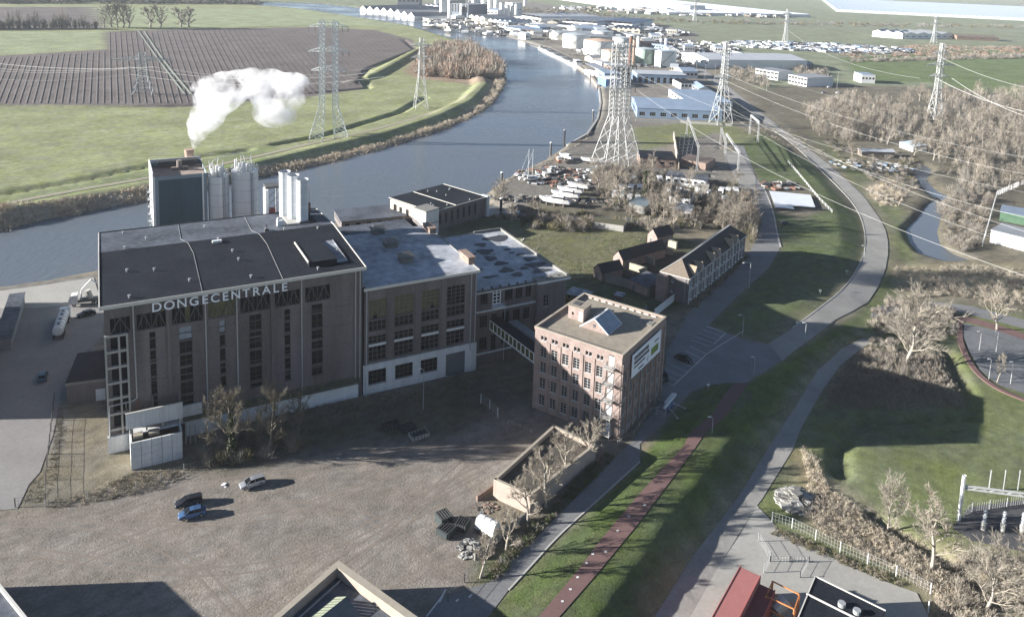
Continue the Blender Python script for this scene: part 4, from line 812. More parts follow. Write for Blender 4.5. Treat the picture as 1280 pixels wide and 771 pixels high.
# fire escape
fe = thing('fire_escape', 'pale steel fire escape with landings on the front corner of the brick office', 'fire escape', OO, YO)
for k, z in enumerate((1.1, 4.8, 8.4, 11.9, 15.5)):
    MB().box(-1.5, -.15, 1.3, 3.5, z-.14, z).build('landing', CONC, fe); t = MB()
    for x, y in ((-1.48,1.32),(-1.48,3.48),(-.2,1.32),(-.2,3.48),(-1.48,2.4)): t.tube((x,y,z),(x,y,z+1.05),.035)
    for zz_ in (.5, 1.05): t.tube((-1.48,1.32,z+zz_),(-1.48,3.48,z+zz_),.035); t.tube((-1.48,1.32,z+zz_),(-.2,1.32,z+zz_),.035)
    t.build('railing', STEEL, fe)
    MB().box(.02, .12, 1.75, 2.85, z+.05, z+2.15).build('door', WHITE, fe)
    if k: 
        t = MB(); z0 = (1.1, 4.8, 8.4, 11.9)[k-1]
        for s_ in range(9): q = s_/9; t.box(-2.3, -1.52, 3.3-q*2.4, 3.55-q*2.4, z0+(z-z0)*q, z0+(z-z0)*q+.06)
        t.tube((-2.3,3.5,z0),(-2.3,1.1,z),.06); t.tube((-1.52,3.5,z0+1),(-1.52,1.1,z+1),.04); t.build('stair_flight', STEELD, fe)
for x, y in ((-1.48,1.32),(-1.48,3.48)): MB().tube((x,y,0),(x,y,15.5),.06).build('post', STEEL, fe)

rs_ = random.Random(4)
for k, (x, y, a, b) in enumerate(((601,306,3.2,1.3),(606,314.5,4.2,1.9),(613,323,3.0,1.6),(626,329,3.4,1.3),(633,337.5,3.6,1.5),(647,343,2.8,1.1),(621,298,7,2.0),(669,331,5,1.5),(662,324,3.2,1.2),(676,338,4.5,1.1),(655,335,2.2,.8),(634,312,1.8,.7),(640,316,1.6,.5),(590,318,2.4,.7),(612,346,4,.6),(598,337,2,.8),(650,318,2.2,.7))):
    p = at(x, y, ZH+.2)-OM; u = p.x*math.cos(YM)+p.y*math.sin(YM); v = -p.x*math.sin(YM)+p.y*math.cos(YM); q = MB(); n_ = 22; w_ = [1+.18*math.sin(3*t_*.2856+k)+rs_.uniform(-.1,.1) for t_ in range(n_)]
    pts = [(min(max(u+a*.55*w_[t_]*math.cos(t_*.2856),77.4),101.2), v+b*1.1*w_[t_]*math.sin(t_*.2856), ZH+.215) for t_ in range(n_)]; q.add(pts, [tuple(range(n_))]); q.build('damp_patch', mat('damp_felt', (.05,.053,.06), .6, .4, .8), rfh)
# ------------------------------------------------------------------ other buildings
def hall(name, label, cat, A, B, depth, h, roof='flat', rise=2.5, wm=None, rm=None, wins=0, wh=1.2, wz=None, door=None, group=None, z=None, bays=1, over=.25, w_=None, glass=None, rows=1, trim=None, AB=None, wf=.56):
    a, b = AB if AB else (ag(*A) if z is None else at(A[0], A[1], z), ag(*B) if z is None else at(B[0], B[1], z)); d = (b-a); d.z = 0; L = w_ or d.length; ang = math.atan2(d.y, d.x)
    wm = wm or PLASTER; rm = rm or BITUM2; glass = glass or GLASS
    T = thing(name, label, cat, (a.x, a.y, min(a.z, b.z)-.1), ang, group)
    wz = h*.45 if wz is None else wz; ops = []
    if wins:
        p = L/wins
        for r_ in range(rows):
            for i in range(wins): ops.append((i*p+p*(1-wf)/2, wz+r_*(h/rows), i*p+p*(1+wf)/2, wz+r_*(h/rows)+wh))
    if door is not None: ops = [o for o in ops if o[1] > door[2] or o[2] < door[0]-.05 or o[0] > door[0]+door[1]+.05] + [(door[0], .02, door[0]+door[1], door[2])]
    m_ = MB(); wall(m_, (0,0), (L,0), 0, h, ops, .2); wall(m_, (L,0), (L,depth), 0, h); wall(m_, (L,depth), (0,depth), 0, h)
    so_ = [(depth*.15+i*(depth*.7/4), wz, depth*.15+i*(depth*.7/4)+depth*.1, wz+wh) for i in range(4)] if wins else []
    wall(m_, (0,depth), (0,0), 0, h, so_, .2)
    if roof == 'gable':
        for k in range(bays):
            x0, x1 = L*k/bays, L*(k+1)/bays; m_.add([(x0,0,h),(x1,0,h),((x0+x1)/2,0,h+rise)], [(0,1,2)]); m_.add([(x0,depth,h),(x1,depth,h),((x0+x1)/2,depth,h+rise)], [(2,1,0)])
    if roof == 'ridge': m_.add([(0,0,h),(0,depth,h),(0,depth/2,h+rise)], [(0,2,1)]); m_.add([(L,0,h),(L,depth,h),(L,depth/2,h+rise)], [(0,1,2)])
    m_.build('wall', wm, T)
    r = MB(); t_ = .18
    def slab(p): 
        q = [(v[0], v[1], v[2]+t_) for v in p]; n = len(p); r.add(list(p)+q, [tuple(range(n-1,-1,-1)), tuple(range(n, 2*n))]+[(i,(i+1)%n,n+(i+1)%n,n+i) for i in range(n)])
    if roof == 'flat': slab([(-over,-over,h+.01),(L+over,-over,h+.01),(L+over,depth+over,h+.01),(-over,depth+over,h+.01)])
    elif roof == 'mono': slab([(-over,-over,h+.01),(L+over,-over,h+.01),(L+over,depth+over,h+rise),(-over,depth+over,h+rise)])
    elif roof == 'gable':
        for k in range(bays):
            x0, x1 = L*k/bays, L*(k+1)/bays; xm = (x0+x1)/2; e = over if bays == 1 else 0
            slab([(x0-e,-over,h-.02),(xm,-over,h+rise),(xm,depth+over,h+rise),(x0-e,depth+over,h-.02)]); slab([(xm,-over,h+rise+.002),(x1+e,-over,h-.02),(x1+e,depth+over,h-.02),(xm,depth+over,h+rise+.002)])
    elif roof == 'ridge': slab([(-over,-over,h-.02),(L+over,-over,h-.02),(L+over,depth/2,h+rise),(-over,depth/2,h+rise)]); slab([(-over,depth/2,h+rise+.002),(L+over,depth/2,h+rise+.002),(L+over,depth+over,h-.02),(-over,depth+over,h-.02)])
    elif roof == 'round':
        n_ = 8
        for k in range(bays):
            x0, x1 = L*k/bays, L*(k+1)/bays
            for i in range(n_):
                a0, a1 = math.pi*i/n_, math.pi*(i+1)/n_; f = lambda q: ((x0+x1)/2-(x1-x0)/2*math.cos(q), h+rise*math.sin(q))
                (u0, z0), (u1, z1) = f(a0), f(a1); slab([(u0,0,z0),(u1,0,z1),(u1,depth,z1),(u0,depth,z0)])
    elif roof == 'hip':
        e = over; y2 = depth/2; xx = min(depth/2, L/2-.1)
        slab([(-e,-e,h),(L+e,-e,h),(L-xx,y2,h+rise),(xx,y2,h+rise)]); slab([(-e,depth+e,h),(xx,y2,h+rise),(L-xx,y2,h+rise),(L+e,depth+e,h)][::1]); slab([(-e,-e,h),(xx,y2,h+rise),(-e,depth+e,h)]); slab([(L+e,-e,h),(L+e,depth+e,h),(L-xx,y2,h+rise)])
    ro = r.build('roof', rm, T)
    if trim:
        q = MB(); q.box(-over-.05, L+over+.05, -over-.1, -over, h-.25, h+.3); q.build('roof_trim', trim, ro)
    fr = MATS['white_frame']
    for o in ops:
        if o[1] > .1: window(T, (0,0), (L,0), o[0], o[1], o[2]-o[0], o[3]-o[1], max(1, int((o[2]-o[0])/1.2)), 2 if wh > 1.4 else 1, fr, glass, .12, sill=False)
        else:
            q = MB(); n_ = max(1, int(o[3]/.5))
            for k in range(n_): q.box(o[0]+.02, o[2]-.02, .1+(k%2)*.03, .2, .02+o[3]*k/n_, o[3]*(k+1)/n_)
            q.build('door', MATS['grey_door'], T)
    for o in so_: window(T, (0,depth), (0,0), o[0], o[1], o[2]-o[0], o[3]-o[1], 1, 1, fr, glass, .12, sill=False)
    return T, L
# riverside building: rotated frame measured at its roof corners
zr_ = 7.8
a = at(541, 264.5, zr_); b = at(607, 246, zr_); c = at(488, 247, zr_)
ang = math.atan2((b-a).y, (b-a).x); Lb_ = (b-a).length; dvec = Vector((-math.sin(ang), math.cos(ang), 0)); dep = (c-a).dot(dvec)
rb = thing('riverside_building', 'low brick riverside building with a dark flat roof and pale end wall by the river', 'building', (a.x, a.y, -.2), ang)
skx = (c-a).dot(Vector((math.cos(ang), math.sin(ang), 0)))
w1 = MB(); wall(w1, (0,0), (Lb_,0), 0, 7.6, [(3+k*3.0, 2.4, 4.1+k*3.0, 6.4) for k in range(int((Lb_-4)/3))], .25); wall(w1, (Lb_,0), (Lb_+skx,dep), 0, 7.6); wall(w1, (Lb_+skx,dep), (skx,dep), 0, 7.6); w1.build('wall', BRICK, rb)
Ls = math.hypot(skx, dep); w2 = MB(); wall(w2, (skx,dep), (0,0), 0, 7.6, [(Ls*.08,2.2,Ls*.16,6),(Ls*.22,3.2,Ls*.29,5.6),(Ls*.38,3.2,Ls*.45,5.6),(Ls*.62,3,Ls*.69,5.6),(Ls*.8,2.4,Ls*.86,5.6)], .25); w2.build('end_wall', mat('pale_end_brick', (.45,.37,.30), .85, .15, .6), rb)
for k in range(int((Lb_-4)/3)): window(rb, (0,0), (Lb_,0), 3+k*3.0, 2.4, 1.1, 4.0, 2, 5, GFRAME, GLASS, .15)
for q, wd, z0, z1 in ((.08,.08,2.2,6),(.22,.07,3.2,5.6),(.38,.07,3.2,5.6),(.62,.07,3,5.6),(.8,.06,2.4,5.6)): window(rb, (skx,dep), (0,0), Ls*q, z0, Ls*wd, z1-z0, 2, 3, GFRAME, GLASS, .15)
r = MB(); r.prism([(-.4,-.4),(Lb_+.4,-.4),(Lb_+skx+.4,dep+.4),(skx-.4,dep+.4)], 7.62, 7.95); ro = r.build('roof', BITUM, rb)
t = MB(); t.tube((-.4,-.45,7.98),(Lb_+.4,-.45,7.98),.14); t.tube((Lb_+.4,-.4,8),(Lb_+skx+.4,dep+.4,8),.14); t.tube((-.4,-.4,8),(skx-.4,dep+.4,8),.14); t.tube((Lb_*.42,0,8),(Lb_*.42+skx,dep,8),.16); t.build('roof_trim', TRIM, ro)
for q in range(9): MB().cyl(random.uniform(1,Lb_), random.uniform(1,dep-2), 7.9, 8.5, .2, 8).build('roof_vent', STEEL, ro)
tw = MB(); tw.box(-5.2, .9, -2.2, 4.2, 0, 9.4); tb = tw.build('stair_tower', PLASTER, rb); MB().box(-5.35, 1.05, -2.35, 4.35, 9.4, 9.7).build('tower_roof', CONCD, tb); MB().box(-5.0,.7,-2.3,-2.21,4.7,4.95).build('ledge', GFRAME, tb); MB().box(Lb_+.1,Lb_+1.3,-.9,2.5,0,8.3).build('end_pier', PLASTER, rb)
hall('dock_shed', 'low flat roofed shed between the turbine hall and the riverside building', 'shed', (427,289), (508,281), 14, 3.5, 'flat', wm=BRICK, rm=BITUM2, wins=6)
# terraced row house
A = Vector((45.0, 218.6, 0)); B = Vector((52.3, 214.3, 0)); Cc = Vector((80.0, 253.9, 0)); ang = math.atan2(Cc.y-B.y, Cc.x-B.x); Lr = (Cc-B).length; dp = (A-B).length
rh = thing('row_house', 'long terraced brick house with a dark hipped roof, six small pale gables and white windows', 'terraced house', B, ang)
rops = []
nb = 16
for i in range(nb):
    x = 1.0+i*(Lr-2)/nb; rops += [(x+.4, 1.0, x+1.9, 3.2), (x+.4, 4.6, x+1.9, 6.8)]
# street side faces right: wall from (0,0) to (Lr,0)
m_ = MB(); wall(m_, (0,0), (Lr,0), 0, 7.8, rops, .2); wall(m_, (Lr,0), (Lr,dp), 0, 7.8); wall(m_, (Lr,dp), (0,dp), 0, 7.8, [(1+i*(Lr-2)/nb, 1.2, 2.2+i*(Lr-2)/nb, 2.8) for i in range(nb)], .2); wall(m_, (0,dp), (0,0), 0, 7.8, [(3.2,5.6,3.9,6.4),(3.2,2.6,3.8,3.3)], .15); m_.build('wall', BRICK, rh)
for o in rops: window(rh, (0,0), (Lr,0), o[0], o[1], 1.5, 2.2, 2, 2, WHITE, GLASS, .1, fw=.13)
for i in range(nb): window(rh, (Lr,dp), (0,dp), 1+i*(Lr-2)/nb, 1.2, 1.2, 1.6, 2, 2, WHITE, GLASS, .1)
for z in (5.6, 2.6): window(rh, (0,dp), (0,0), 3.2, z, .65, .75, 1, 1, WHITE, GLASS, .08)
for i in range(8): MB().box(.55+i*(Lr-1)/8, .95+i*(Lr-1)/8, -.16, -.01, 0, 7.7).build('pilaster', PLASTER, rh)
MB().box(.2, Lr-.2, -.14, -.01, 3.7, 3.95).build('string_course', PLASTER, rh)
rid = 11.6; xx = 4.2
r = MB(); e = .4
r.add([(-e,-e,7.8),(Lr+e,-e,7.8),(Lr-xx,dp/2,rid),(xx,dp/2,rid)], [(0,1,2,3)]); r.add([(-e,dp+e,7.8),(xx,dp/2,rid),(Lr-xx,dp/2,rid),(Lr+e,dp+e,7.8)], [(0,1,2,3)], 0)
r.add([(-e,-e,7.8),(xx,dp/2,rid),(-e,dp+e,7.8)], [(0,1,2)], 1); r.add([(Lr+e,-e,7.8),(Lr+e,dp+e,7.8),(Lr-xx,dp/2,rid)], [(0,1,2)], 1); r.add([(-e,-e,7.79),(Lr+e,-e,7.79),(Lr+e,dp+e,7.79),(-e,dp+e,7.79)], [(3,2,1,0)])
ro = r.build('roof', [TILES, TILEO], rh)
t = MB(); t.tube((xx,dp/2,rid+.05),(Lr-xx,dp/2,rid+.05),.18); t.tube((-e,-e,7.85),(Lr+e,-e,7.85),.14); t.tube((-e,-e,7.85),(-e,dp+e,7.85),.12); t.tube((-e,dp+e,7.9),(xx,dp/2,rid+.05),.14); t.build('ridge_cap', TRIM, ro)
for k, x in enumerate((4.5, 9.0, 18.5, 23.2, 34.5, 39.2)):
    q = MB(); q.add([(x-1.9,-.45,7.9),(x+1.9,-.45,7.9),(x,-.45,10.4),(x,3.0,10.4)], [(0,1,2)], 0); q.add([(x-1.9,-.45,7.9),(x,-.45,10.4),(x,3.0,10.4)], [(0,1,2)], 1); q.add([(x+1.9,-.45,7.9),(x,3.0,10.4),(x,-.45,10.4)], [(0,1,2)], 1)
    g_ = q.build('dormer_gable', [BRICK2, mat('pale_gable_tiles', (.30,.24,.17), .8, .2, 1)], rh); window(rh, (0,-.46), (Lr,-.46), x-.55, 7.9, 1.1, 1.4, 2, 2, WHITE, GLASS, -.02, sill=False)
MB().box(-2.8, -.02, dp-2.4, dp+.4, 0, 7.6).build('chimney_wing', BRICK2, rh)
t = MB(); t.tube((-.1,1.0,.2),(-.1,1.0,7.7),.09,6); t.build('drainpipe', STEEL, rh)
# small gabled outhouses and garden walls behind the row house
def gab(label, px_a, px_b, dep_, h, rise, wm=BRICK2, rm=TILES, roof='gable', **k): return hall('outhouse', label, 'outhouse', px_a, px_b, dep_, h, roof, rise, wm, rm, group='brick outhouses behind the terraced house', door=(1.3, .9, 2.0), **k)
gab('long outhouse with dark tiled roof and sunlit brick gable, middle of the three', (766,331), (778,336.5), 20, 3.0, 2.6)
gab('small outhouse with sunlit gable and arched doorway, farthest of the three', (809,303), (821,308), 8, 3.2, 2.6)
gab('small shaded outhouse nearest the brick office, with a dark tiled roof', (742,346), (752,352), 8, 2.8, 2.2)
def gwall(label, pts, h=2.0, t_=.35, m_=None, cat='wall', name='garden_wall', group='garden walls behind the terraced house'):
    p = [ag(*q) for q in pts]; mb = MB()
    o0 = p[0]
    for a, b in zip(p[:-1], p[1:]):
        d = b-a; d.z = 0; L = d.length; d.normalize(); s = Vector((-d.y, d.x, 0))*t_/2; A_, B_ = a-o0, b-o0; h2 = h
        vs = [A_-s, B_-s, B_+s, A_+s]; vs = [(v.x, v.y, v.z-.3) for v in vs]+[(v.x, v.y, v.z+h2) for v in vs]
        mb.add(vs, [(0,3,2,1),(4,5,6,7),(0,1,5,4),(1,2,6,5),(2,3,7,6),(3,0,4,7)])
    return mb.build(name, m_ or BRICK3, None, o0, label=label, cat=cat, group=group)
gwall('long weathered wall running from the nearest outhouse to the terraced house corner', [(756,352),(785,360),(812,371)], 2.6, .4, CONCD)
gwall('sunlit pale garden wall beside the middle outhouse', [(783,335),(808,343)], 2.2, .5, mat('lichen_wall', (.30,.28,.22), .95, .3, .7))
gwall('broken garden wall behind the middle outhouse', [(789,324),(805,327),(818,332)], 2.2, .5, MATS['lichen_wall'])
gwall('low garden wall beside the farthest outhouse', [(822,315),(841,319)], 2.2, .5, MATS['lichen_wall'])
gwall('short thick wall next to the farthest outhouse', [(834,307),(846,311)], 2.4, 1.0, MATS['lichen_wall'])
gwall('shaded wall crossing the back gardens', [(764,337),(790,346)], 1.6, .3, CONCD)
gab('flat roofed lean-to with a sunlit end beside the terraced house chimney', (786,361), (809,371), 8, 3.0, .6, rm=BITUM2, roof='mono')
fnc = thing('white_fence', 'tall white slatted fence between brick office and terraced house', 'fence', ag(818,396))
p0, p1 = ag(818,398), ag(843,378); d = p1-p0; n_ = 12
for i in range(n_):
    a = d*(i/n_); b = d*((i+.9)/n_); MB().add([(a.x,a.y,0),(b.x,b.y,0),(b.x,b.y,2.3),(a.x,a.y,2.3),(a.x-.05,a.y+.06,0),(b.x-.05,b.y+.06,0),(b.x-.05,b.y+.06,2.3),(a.x-.05,a.y+.06,2.3)], [(0,1,2,3),(7,6,5,4),(3,2,6,7),(0,3,7,4),(1,5,6,2)]).build('slat', WHITE, fnc)
for i in range(5): a = d*(i/4); MB().box(a.x-.08, a.x+.08, a.y+.1, a.y+.25, 0, 2.5).build('post', STEEL, fnc)
hall('site_hut', 'yellow sided flat container hut with frosted roof behind the office', 'hut', (707,377), (731,383), 5, 2.6, 'flat', wm=mat('mustard_panel', (.22,.19,.05), .8, .3, .8), rm=FROST, wins=3)
hall('garden_shed', 'low mossy roofed shed just behind the brick office parapet', 'shed', (777,385), (803,393), 3.5, 1.6, 'ridge', 1.4, wm=CONCD, rm=mat('mossy_roof', (.10,.11,.05), .9, .3, 1))
hall('garden_shed', 'tiny shed with a frosted lid behind the brick office', 'shed', (768,376), (777,378), 2.5, 1.8, 'flat', wm=WOOD, rm=FROST)
# left yard brick shed
hall('brick_shed', 'small flat roofed brick shed with a white door left of the boiler house', 'shed', (84,506), (137,499), 13.5, 4.8, 'flat', wm=BRICK, rm=BITUM, trim=CONCD, over=.15, door=(5.4, 1.9, 2.8))
s_ = [o for o in bpy.data.objects if o.name.startswith('door')][-1]; s_.data.materials.clear(); s_.data.materials.append(WHITE)
# off-left hall whose shade covers the quay road
bq_ = at(-56,514,0); uq = Vector((math.cos(YM), math.sin(YM), 0)); dq = bq_-uq*9
hall('quay_hall', 'dark tall hall just outside the left frame edge beside the quay road', 'hall', None, None, 47, 14, 'flat', wm=CONCD, rm=BITUM, wins=3, wh=2, AB=(dq, bq_))
hall('quay_hall', 'grey flat roofed store at the left frame edge near the water', 'hall', (-6,440), (14,437), 28, 3.0, 'flat', wm=mat('grey_cladding', (.2,.21,.22), .7, .2, .4), rm=BITUM2)
# ruin: roofless walls by the tree row
ru = [(617,628),(662,650),(757,566),(697,548)]
P_ = [ag(*q) for q in ru]; c0 = P_[0].copy()
r0 = thing('sunken_roof_building', 'low brick building with a dark sunken roof and pale coping beside the bare tree row', 'building', c0)
hR = 3.6; zt_pts = [at(*q, hR) for q in ((617,599),(663,619.5),(745,556),(692,531.5))]
P_ = [Vector((p.x, p.y, 0)) for p in zt_pts]; P_ = [p-Vector((c0.x,c0.y,0)) for p in P_]
for i in range(4):
    a, b = P_[i], P_[(i+1) % 4]; cen = sum(P_, Vector())/4; q = MB(); wall(q, a, b, -c0.z, hR); d = (b-a).normalized(); inn = Vector((-d.y,d.x,0))*.45
    a2, b2 = a+inn+d*.0, b+inn; q.quad((b2.x,b2.y,0),(a2.x,a2.y,0),(a2.x,a2.y,hR),(b2.x,b2.y,hR)); q.build('wall', mat('pale_brick', (.34,.28,.235), .9, .15, .8), r0)
    q = MB(); s = inn*1.1; q.add([(v.x, v.y, z_) for z_ in (hR+.002, hR+.14) for v in (a-inn*.1, b-inn*.1, b+s-d*(.1), a+s+d*.1)], [(3,2,1,0),(4,5,6,7),(0,1,5,4),(1,2,6,5),(2,3,7,6),(3,0,4,7)]); q.build('coping', MATS['coping_stone'], r0)
q = MB(); q.prism([(p.x*.98, p.y*.98+.1) for p in P_], 2.7, 2.85); q.build('roof', mat('damp_floor', (.085,.075,.062), .9, .3, .5), r0)
gwall('collapsed low red brick wall stub beside the sunken roof building', [(596,626),(608,618),(617,611)], 1.0, .3, BRICK3, group=None)
gwall('long sagging concrete wall beside the caravan and bare trees', [(593,700),(612,683),(641,660),(660,648)], 1.4, .3, CONCD, group=None)
# bottom buildings
bx = thing('courtyard_building', 'flat roofed building with a sunken dark courtyard and glass roofed lantern at the bottom edge', 'building', (0,0,0))
zc = 5.0; c1, c2, c3 = at(423,702,zc), at(500,757,zc), at(335,778,zc); u1 = (c2-c1).normalized(); u2 = (c3-c1).normalized(); bx.location = (c1.x, c1.y, 0)
lr = (c2-c1).length+9; ll = (c3-c1).length+10
def bq(name, pts, z0, z1, m_, par=bx): 
    q = MB(); P2 = [u1*a+u2*b for a, b in pts]; q.prism([(p.x, p.y) for p in P2], z0, z1); 
    return q.build(name, m_, par)
bq('wall', [(0,0),(lr,0),(lr,.9),(0,.9)][::-1], 0, zc, MATS['pale_brick']); bq('wall', [(0,.9),(.7,.9),(.7,ll),(0,ll)][::-1], 0, zc, MATS['pale_brick'])
bq('coping', [(-.12,-.12),(lr,-.12),(lr,1.0),(-.12,1.0)][::-1], zc+.01, zc+.15, MATS['coping_stone']); bq('coping', [(-.12,1.01),(.8,1.01),(.8,ll),(-.12,ll)][::-1], zc+.01, zc+.15, MATS['coping_stone'])
bq('roof', [(.72,1.0),(lr,1.0),(lr,ll),(.72,ll)][::-1], 3.2, 3.5, BITUM2); bq('inner_gutter', [(1.6,1.2),(1.8,1.2),(1.8,ll),(1.6,ll)][::-1], 3.5, 3.7, STEEL)
pL = [at(*q, 4.6) for q in ((418,741),(433,748),(398,776),(383,769))]
for k in range(8):
    a = pL[0].lerp(pL[3], k/8)-bx.location; b = pL[1].lerp(pL[2], k/8)-bx.location; c = pL[1].lerp(pL[2], (k+.85)/8)-bx.location; d = pL[0].lerp(pL[3], (k+.85)/8)-bx.location
    q = MB(); q.quad((a.x,a.y,4.0),(b.x,b.y,5.0),(c.x,c.y,5.0),(d.x,d.y,4.0)); q.build('roof_pane', mat('greenish_pane', (.30,.33,.24), .3, .15, .8, spec=.6), bx)
q = MB(); a, b, c = [(pL[1].lerp(pL[2], t_)-bx.location) for t_ in (0, 1, 1)]; q.quad((a.x,a.y,5.0),(a.x+u1.x*3,a.y+u1.y*3,3.8),(b.x+u1.x*3,b.y+u1.y*3,3.8),(b.x,b.y,5.0)); q.build('lantern_roof', mat('slate_grey', (.13,.14,.14), .7, .2, .8), bx)
# off-frame hall at the bottom left, only its parapet corner shows
hb = thing('corner_hall', 'flat roofed hall with a pale parapet in the bottom left corner', 'hall', (0,0,0)); zc = 7.5
c1, c2 = at(-40,679,zc), at(36,773,zc); hb.location = (c1.x, c1.y, 0); u1 = (c2-c1).normalized(); u2 = Vector((u1.y, -u1.x, 0)); u2 = u2 if u2.x < 0 else -u2
def bq2(name, pts, z0, z1, m_):
    q = MB(); P2 = [u1*a+u2*b for a, b in pts]; q.prism([(p.x, p.y) for p in P2], z0, z1); return q.build(name, m_, hb)
bq2('wall', [(0,0),(30,0),(30,25),(0,25)], 0, 6.9, BRICK); bq2('parapet', [(0,0),(30,0),(30,.35),(0,.35)], 6.9, zc, TRIM); bq2('parapet', [(0,.36),(.35,.36),(.35,25),(0,25)], 6.9, zc, TRIM); bq2('roof', [(.36,.36),(29,.36),(29,25),(.36,25)], 6.9, 7.0, BITUM2)
# hall to the bottom right whose shade crosses the concrete yard
# dark flat roofed building bottom right
dkb = thing('flat_roofed_store', 'dark flat roofed store with round roof vents at the bottom right', 'store', (0,0,0)); zc = 2.9
pt = [at(*q, zc) for q in ((1019,720),(1107,763),(1085,800),(990,790))]; c0 = pt[0]; dkb.location = (c0.x, c0.y, -2.6)
pp = [(p.x-c0.x, p.y-c0.y) for p in pt]; q = MB(); q.prism(pp[::-1], 0, 5.2); q.build('wall', CONCD, dkb); q = MB(); q.prism(pp[::-1], 5.2, 5.5); ro = q.build('roof', BITUM, dkb)
for x, y in ((1052,757),(1071,766)): p = at(x, y, 2.9)-c0; MB().cyl(p.x, p.y, 5.5, 6.1, .55, 12).build('roof_vent', STEEL, dkb)
q = MB(); a, b = at(1008,742,zc)-c0, at(1080,778,zc)-c0; q.tube((a.x,a.y,5.6),(b.x,b.y,5.6),.14); q.build('roof_trim', TRIM, ro)
q = MB(); q.tube((pp[0][0],pp[0][1],5.55),(pp[1][0],pp[1][1],5.55),.12); q.tube((pp[0][0],pp[0][1],5.55),(pp[3][0],pp[3][1],5.55),.12); q.build('edge_trim', TRIM, ro)
# red containers
def container(px_a, px_b, wd, h, label, m_):
    a, b = at(*px_a, -2.4+h), at(*px_b, -2.4+h); d = b-a; L = d.length; T = thing('shipping_container', label, 'container', (a.x, a.y, -2.3), math.atan2(d.y, d.x), 'red containers at the bottom edge'); q = MB()
    n_ = int(L/.3)
    for k in range(n_): x = L*k/n_; q.box(x, x+.16, 0, wd, 0, h-.1)
    q.box(0, L, .04, wd-.04, 0, h-.12); q.build('body', m_, T)
    q = MB(); 
    for k in range(n_): x = L*k/n_; q.box(x, x+.17, .02, wd-.02, h-.1, h-.02)
    q.box(.02, L-.02, .06, wd-.06, h-.1, h-.05); q.build('roof', m_, T)
    q = MB(); 
    for x in (0, L):
        for y in (0, wd): q.box(x-.08, x+.08, y-.08, y+.08, -.02, h+.03)
    q.tube((0,0,h),(L,0,h),.07); q.tube((0,wd,h),(L,wd,h),.07); q.tube((0,0,h),(0,wd,h),.07); q.build('frame', mat('red_frame', (.42,.12,.10), .6, .1, 1), T)
    return T
container((888,775), (925,708), -3.2, 5.2, 'larger pale red container lying along the yard edge', mat('faded_red', (.32,.135,.125), .6, .12, .6))
container((914,790), (944,727), -3.0, 3.8, 'lower deep red container tucked beside the larger one', RED)
fr = thing('orange_rack', 'orange steel rack holding a grey drum in the concrete yard', 'rack', ag(960,752)); 
ORG = mat('orange_steel', (.50,.19,.07), .6, .15, 1)
cs = [ag(*q)-fr.location for q in ((963,756),(996,773),(990,792),(955,775))]
for i, c in enumerate(cs):
    MB().box(c.x-.12, c.x+.12, c.y-.12, c.y+.12, 0, 4.2).build('post', ORG, fr); d = cs[(i+1) % 4]
    for z in (4.2, 2.1): MB().tube((c.x,c.y,z),(d.x,d.y,z),.11).build('beam', ORG, fr)
dm = MB(); cc_ = sum(cs, Vector())/4; dm.tube((cc_.x-.9,cc_.y,1.4),(cc_.x+.9,cc_.y+.8,2.6),1.1,14,cap=True); dm.build('drum', STEEL, fr)
# ---------------------------------------------------- industrial strip and far buildings
WHC = mat('white_cladding', (.66,.66,.64), .6, .1, .2); GRC = mat('grey_roof', (.24,.25,.26), .6, .2, .1); BLR = mat('blue_grey_roof', (.22,.28,.36), .5, .2, .12, spec=.5); BLC = mat('blue_cladding', (.20,.27,.36), .5, .15, .2); PGR = mat('pale_grey_roof', (.40,.42,.44), .6, .15, .08)
hall('warehouse', 'long low blue roofed warehouse with pale ribs nearest the large pylon', 'warehouse', (796,147), (902,152), 44, 6.5, 'ridge', 2.0, BLC, BLR, wins=8, wh=2.5, wz=1.5)
hall('warehouse', 'second blue roofed hall behind the long blue warehouse', 'warehouse', (858,137), (915,139), 55, 6, 'flat', .5, WHC, BLR, wins=5, wh=2)
hall('loading_shed', 'open fronted blue loading shed with dark bays beyond the warehouse', 'shed', (796,104), (858,106), 26, 8, 'flat', 0, BLC, PGR, wins=8, wh=5, wz=.5)
hall('warehouse', 'wide white warehouse with a pale roof beside the access road', 'warehouse', (852,76), (885,86), 110, 9, 'gable', 3, WHC, PGR, wins=6, wh=1.6)
hall('office_pavilion', 'white two storey office block at the left, with dark window bands', 'office', (944,96), (972,101), 22, 8, 'flat', 0, WHITE, GRC, wins=6, wh=2.0, rows=2, wz=1.2, wf=.9)
hall('office_pavilion', 'white two storey office block at the right with dark end wall', 'office', (985,104), (1008,109), 30, 8, 'flat', 0, WHITE, GRC, wins=6, wh=2.0, rows=2, wz=1.2, wf=.9)
hall('industrial_hall', 'white hall with a light roof far beyond the scrap yard, left part', 'hall', (1090,46), (1128,49), 60, 9, 'gable', 3, WHC, PGR, wins=5, bays=3)
hall('industrial_hall', 'grey roofed hall adjoining the white hall beyond the scrap yard', 'hall', (1130,49), (1192,49), 60, 8, 'gable', 3, WHC, GRC, wins=8, bays=4)
hall('low_barn', 'brown low barn at the far right field edge', 'barn', (1196,50), (1248,52), 30, 6, 'ridge', 3, mat('barn_brown', (.2,.14,.1), .9, .2, .3), TILEO, wins=4)
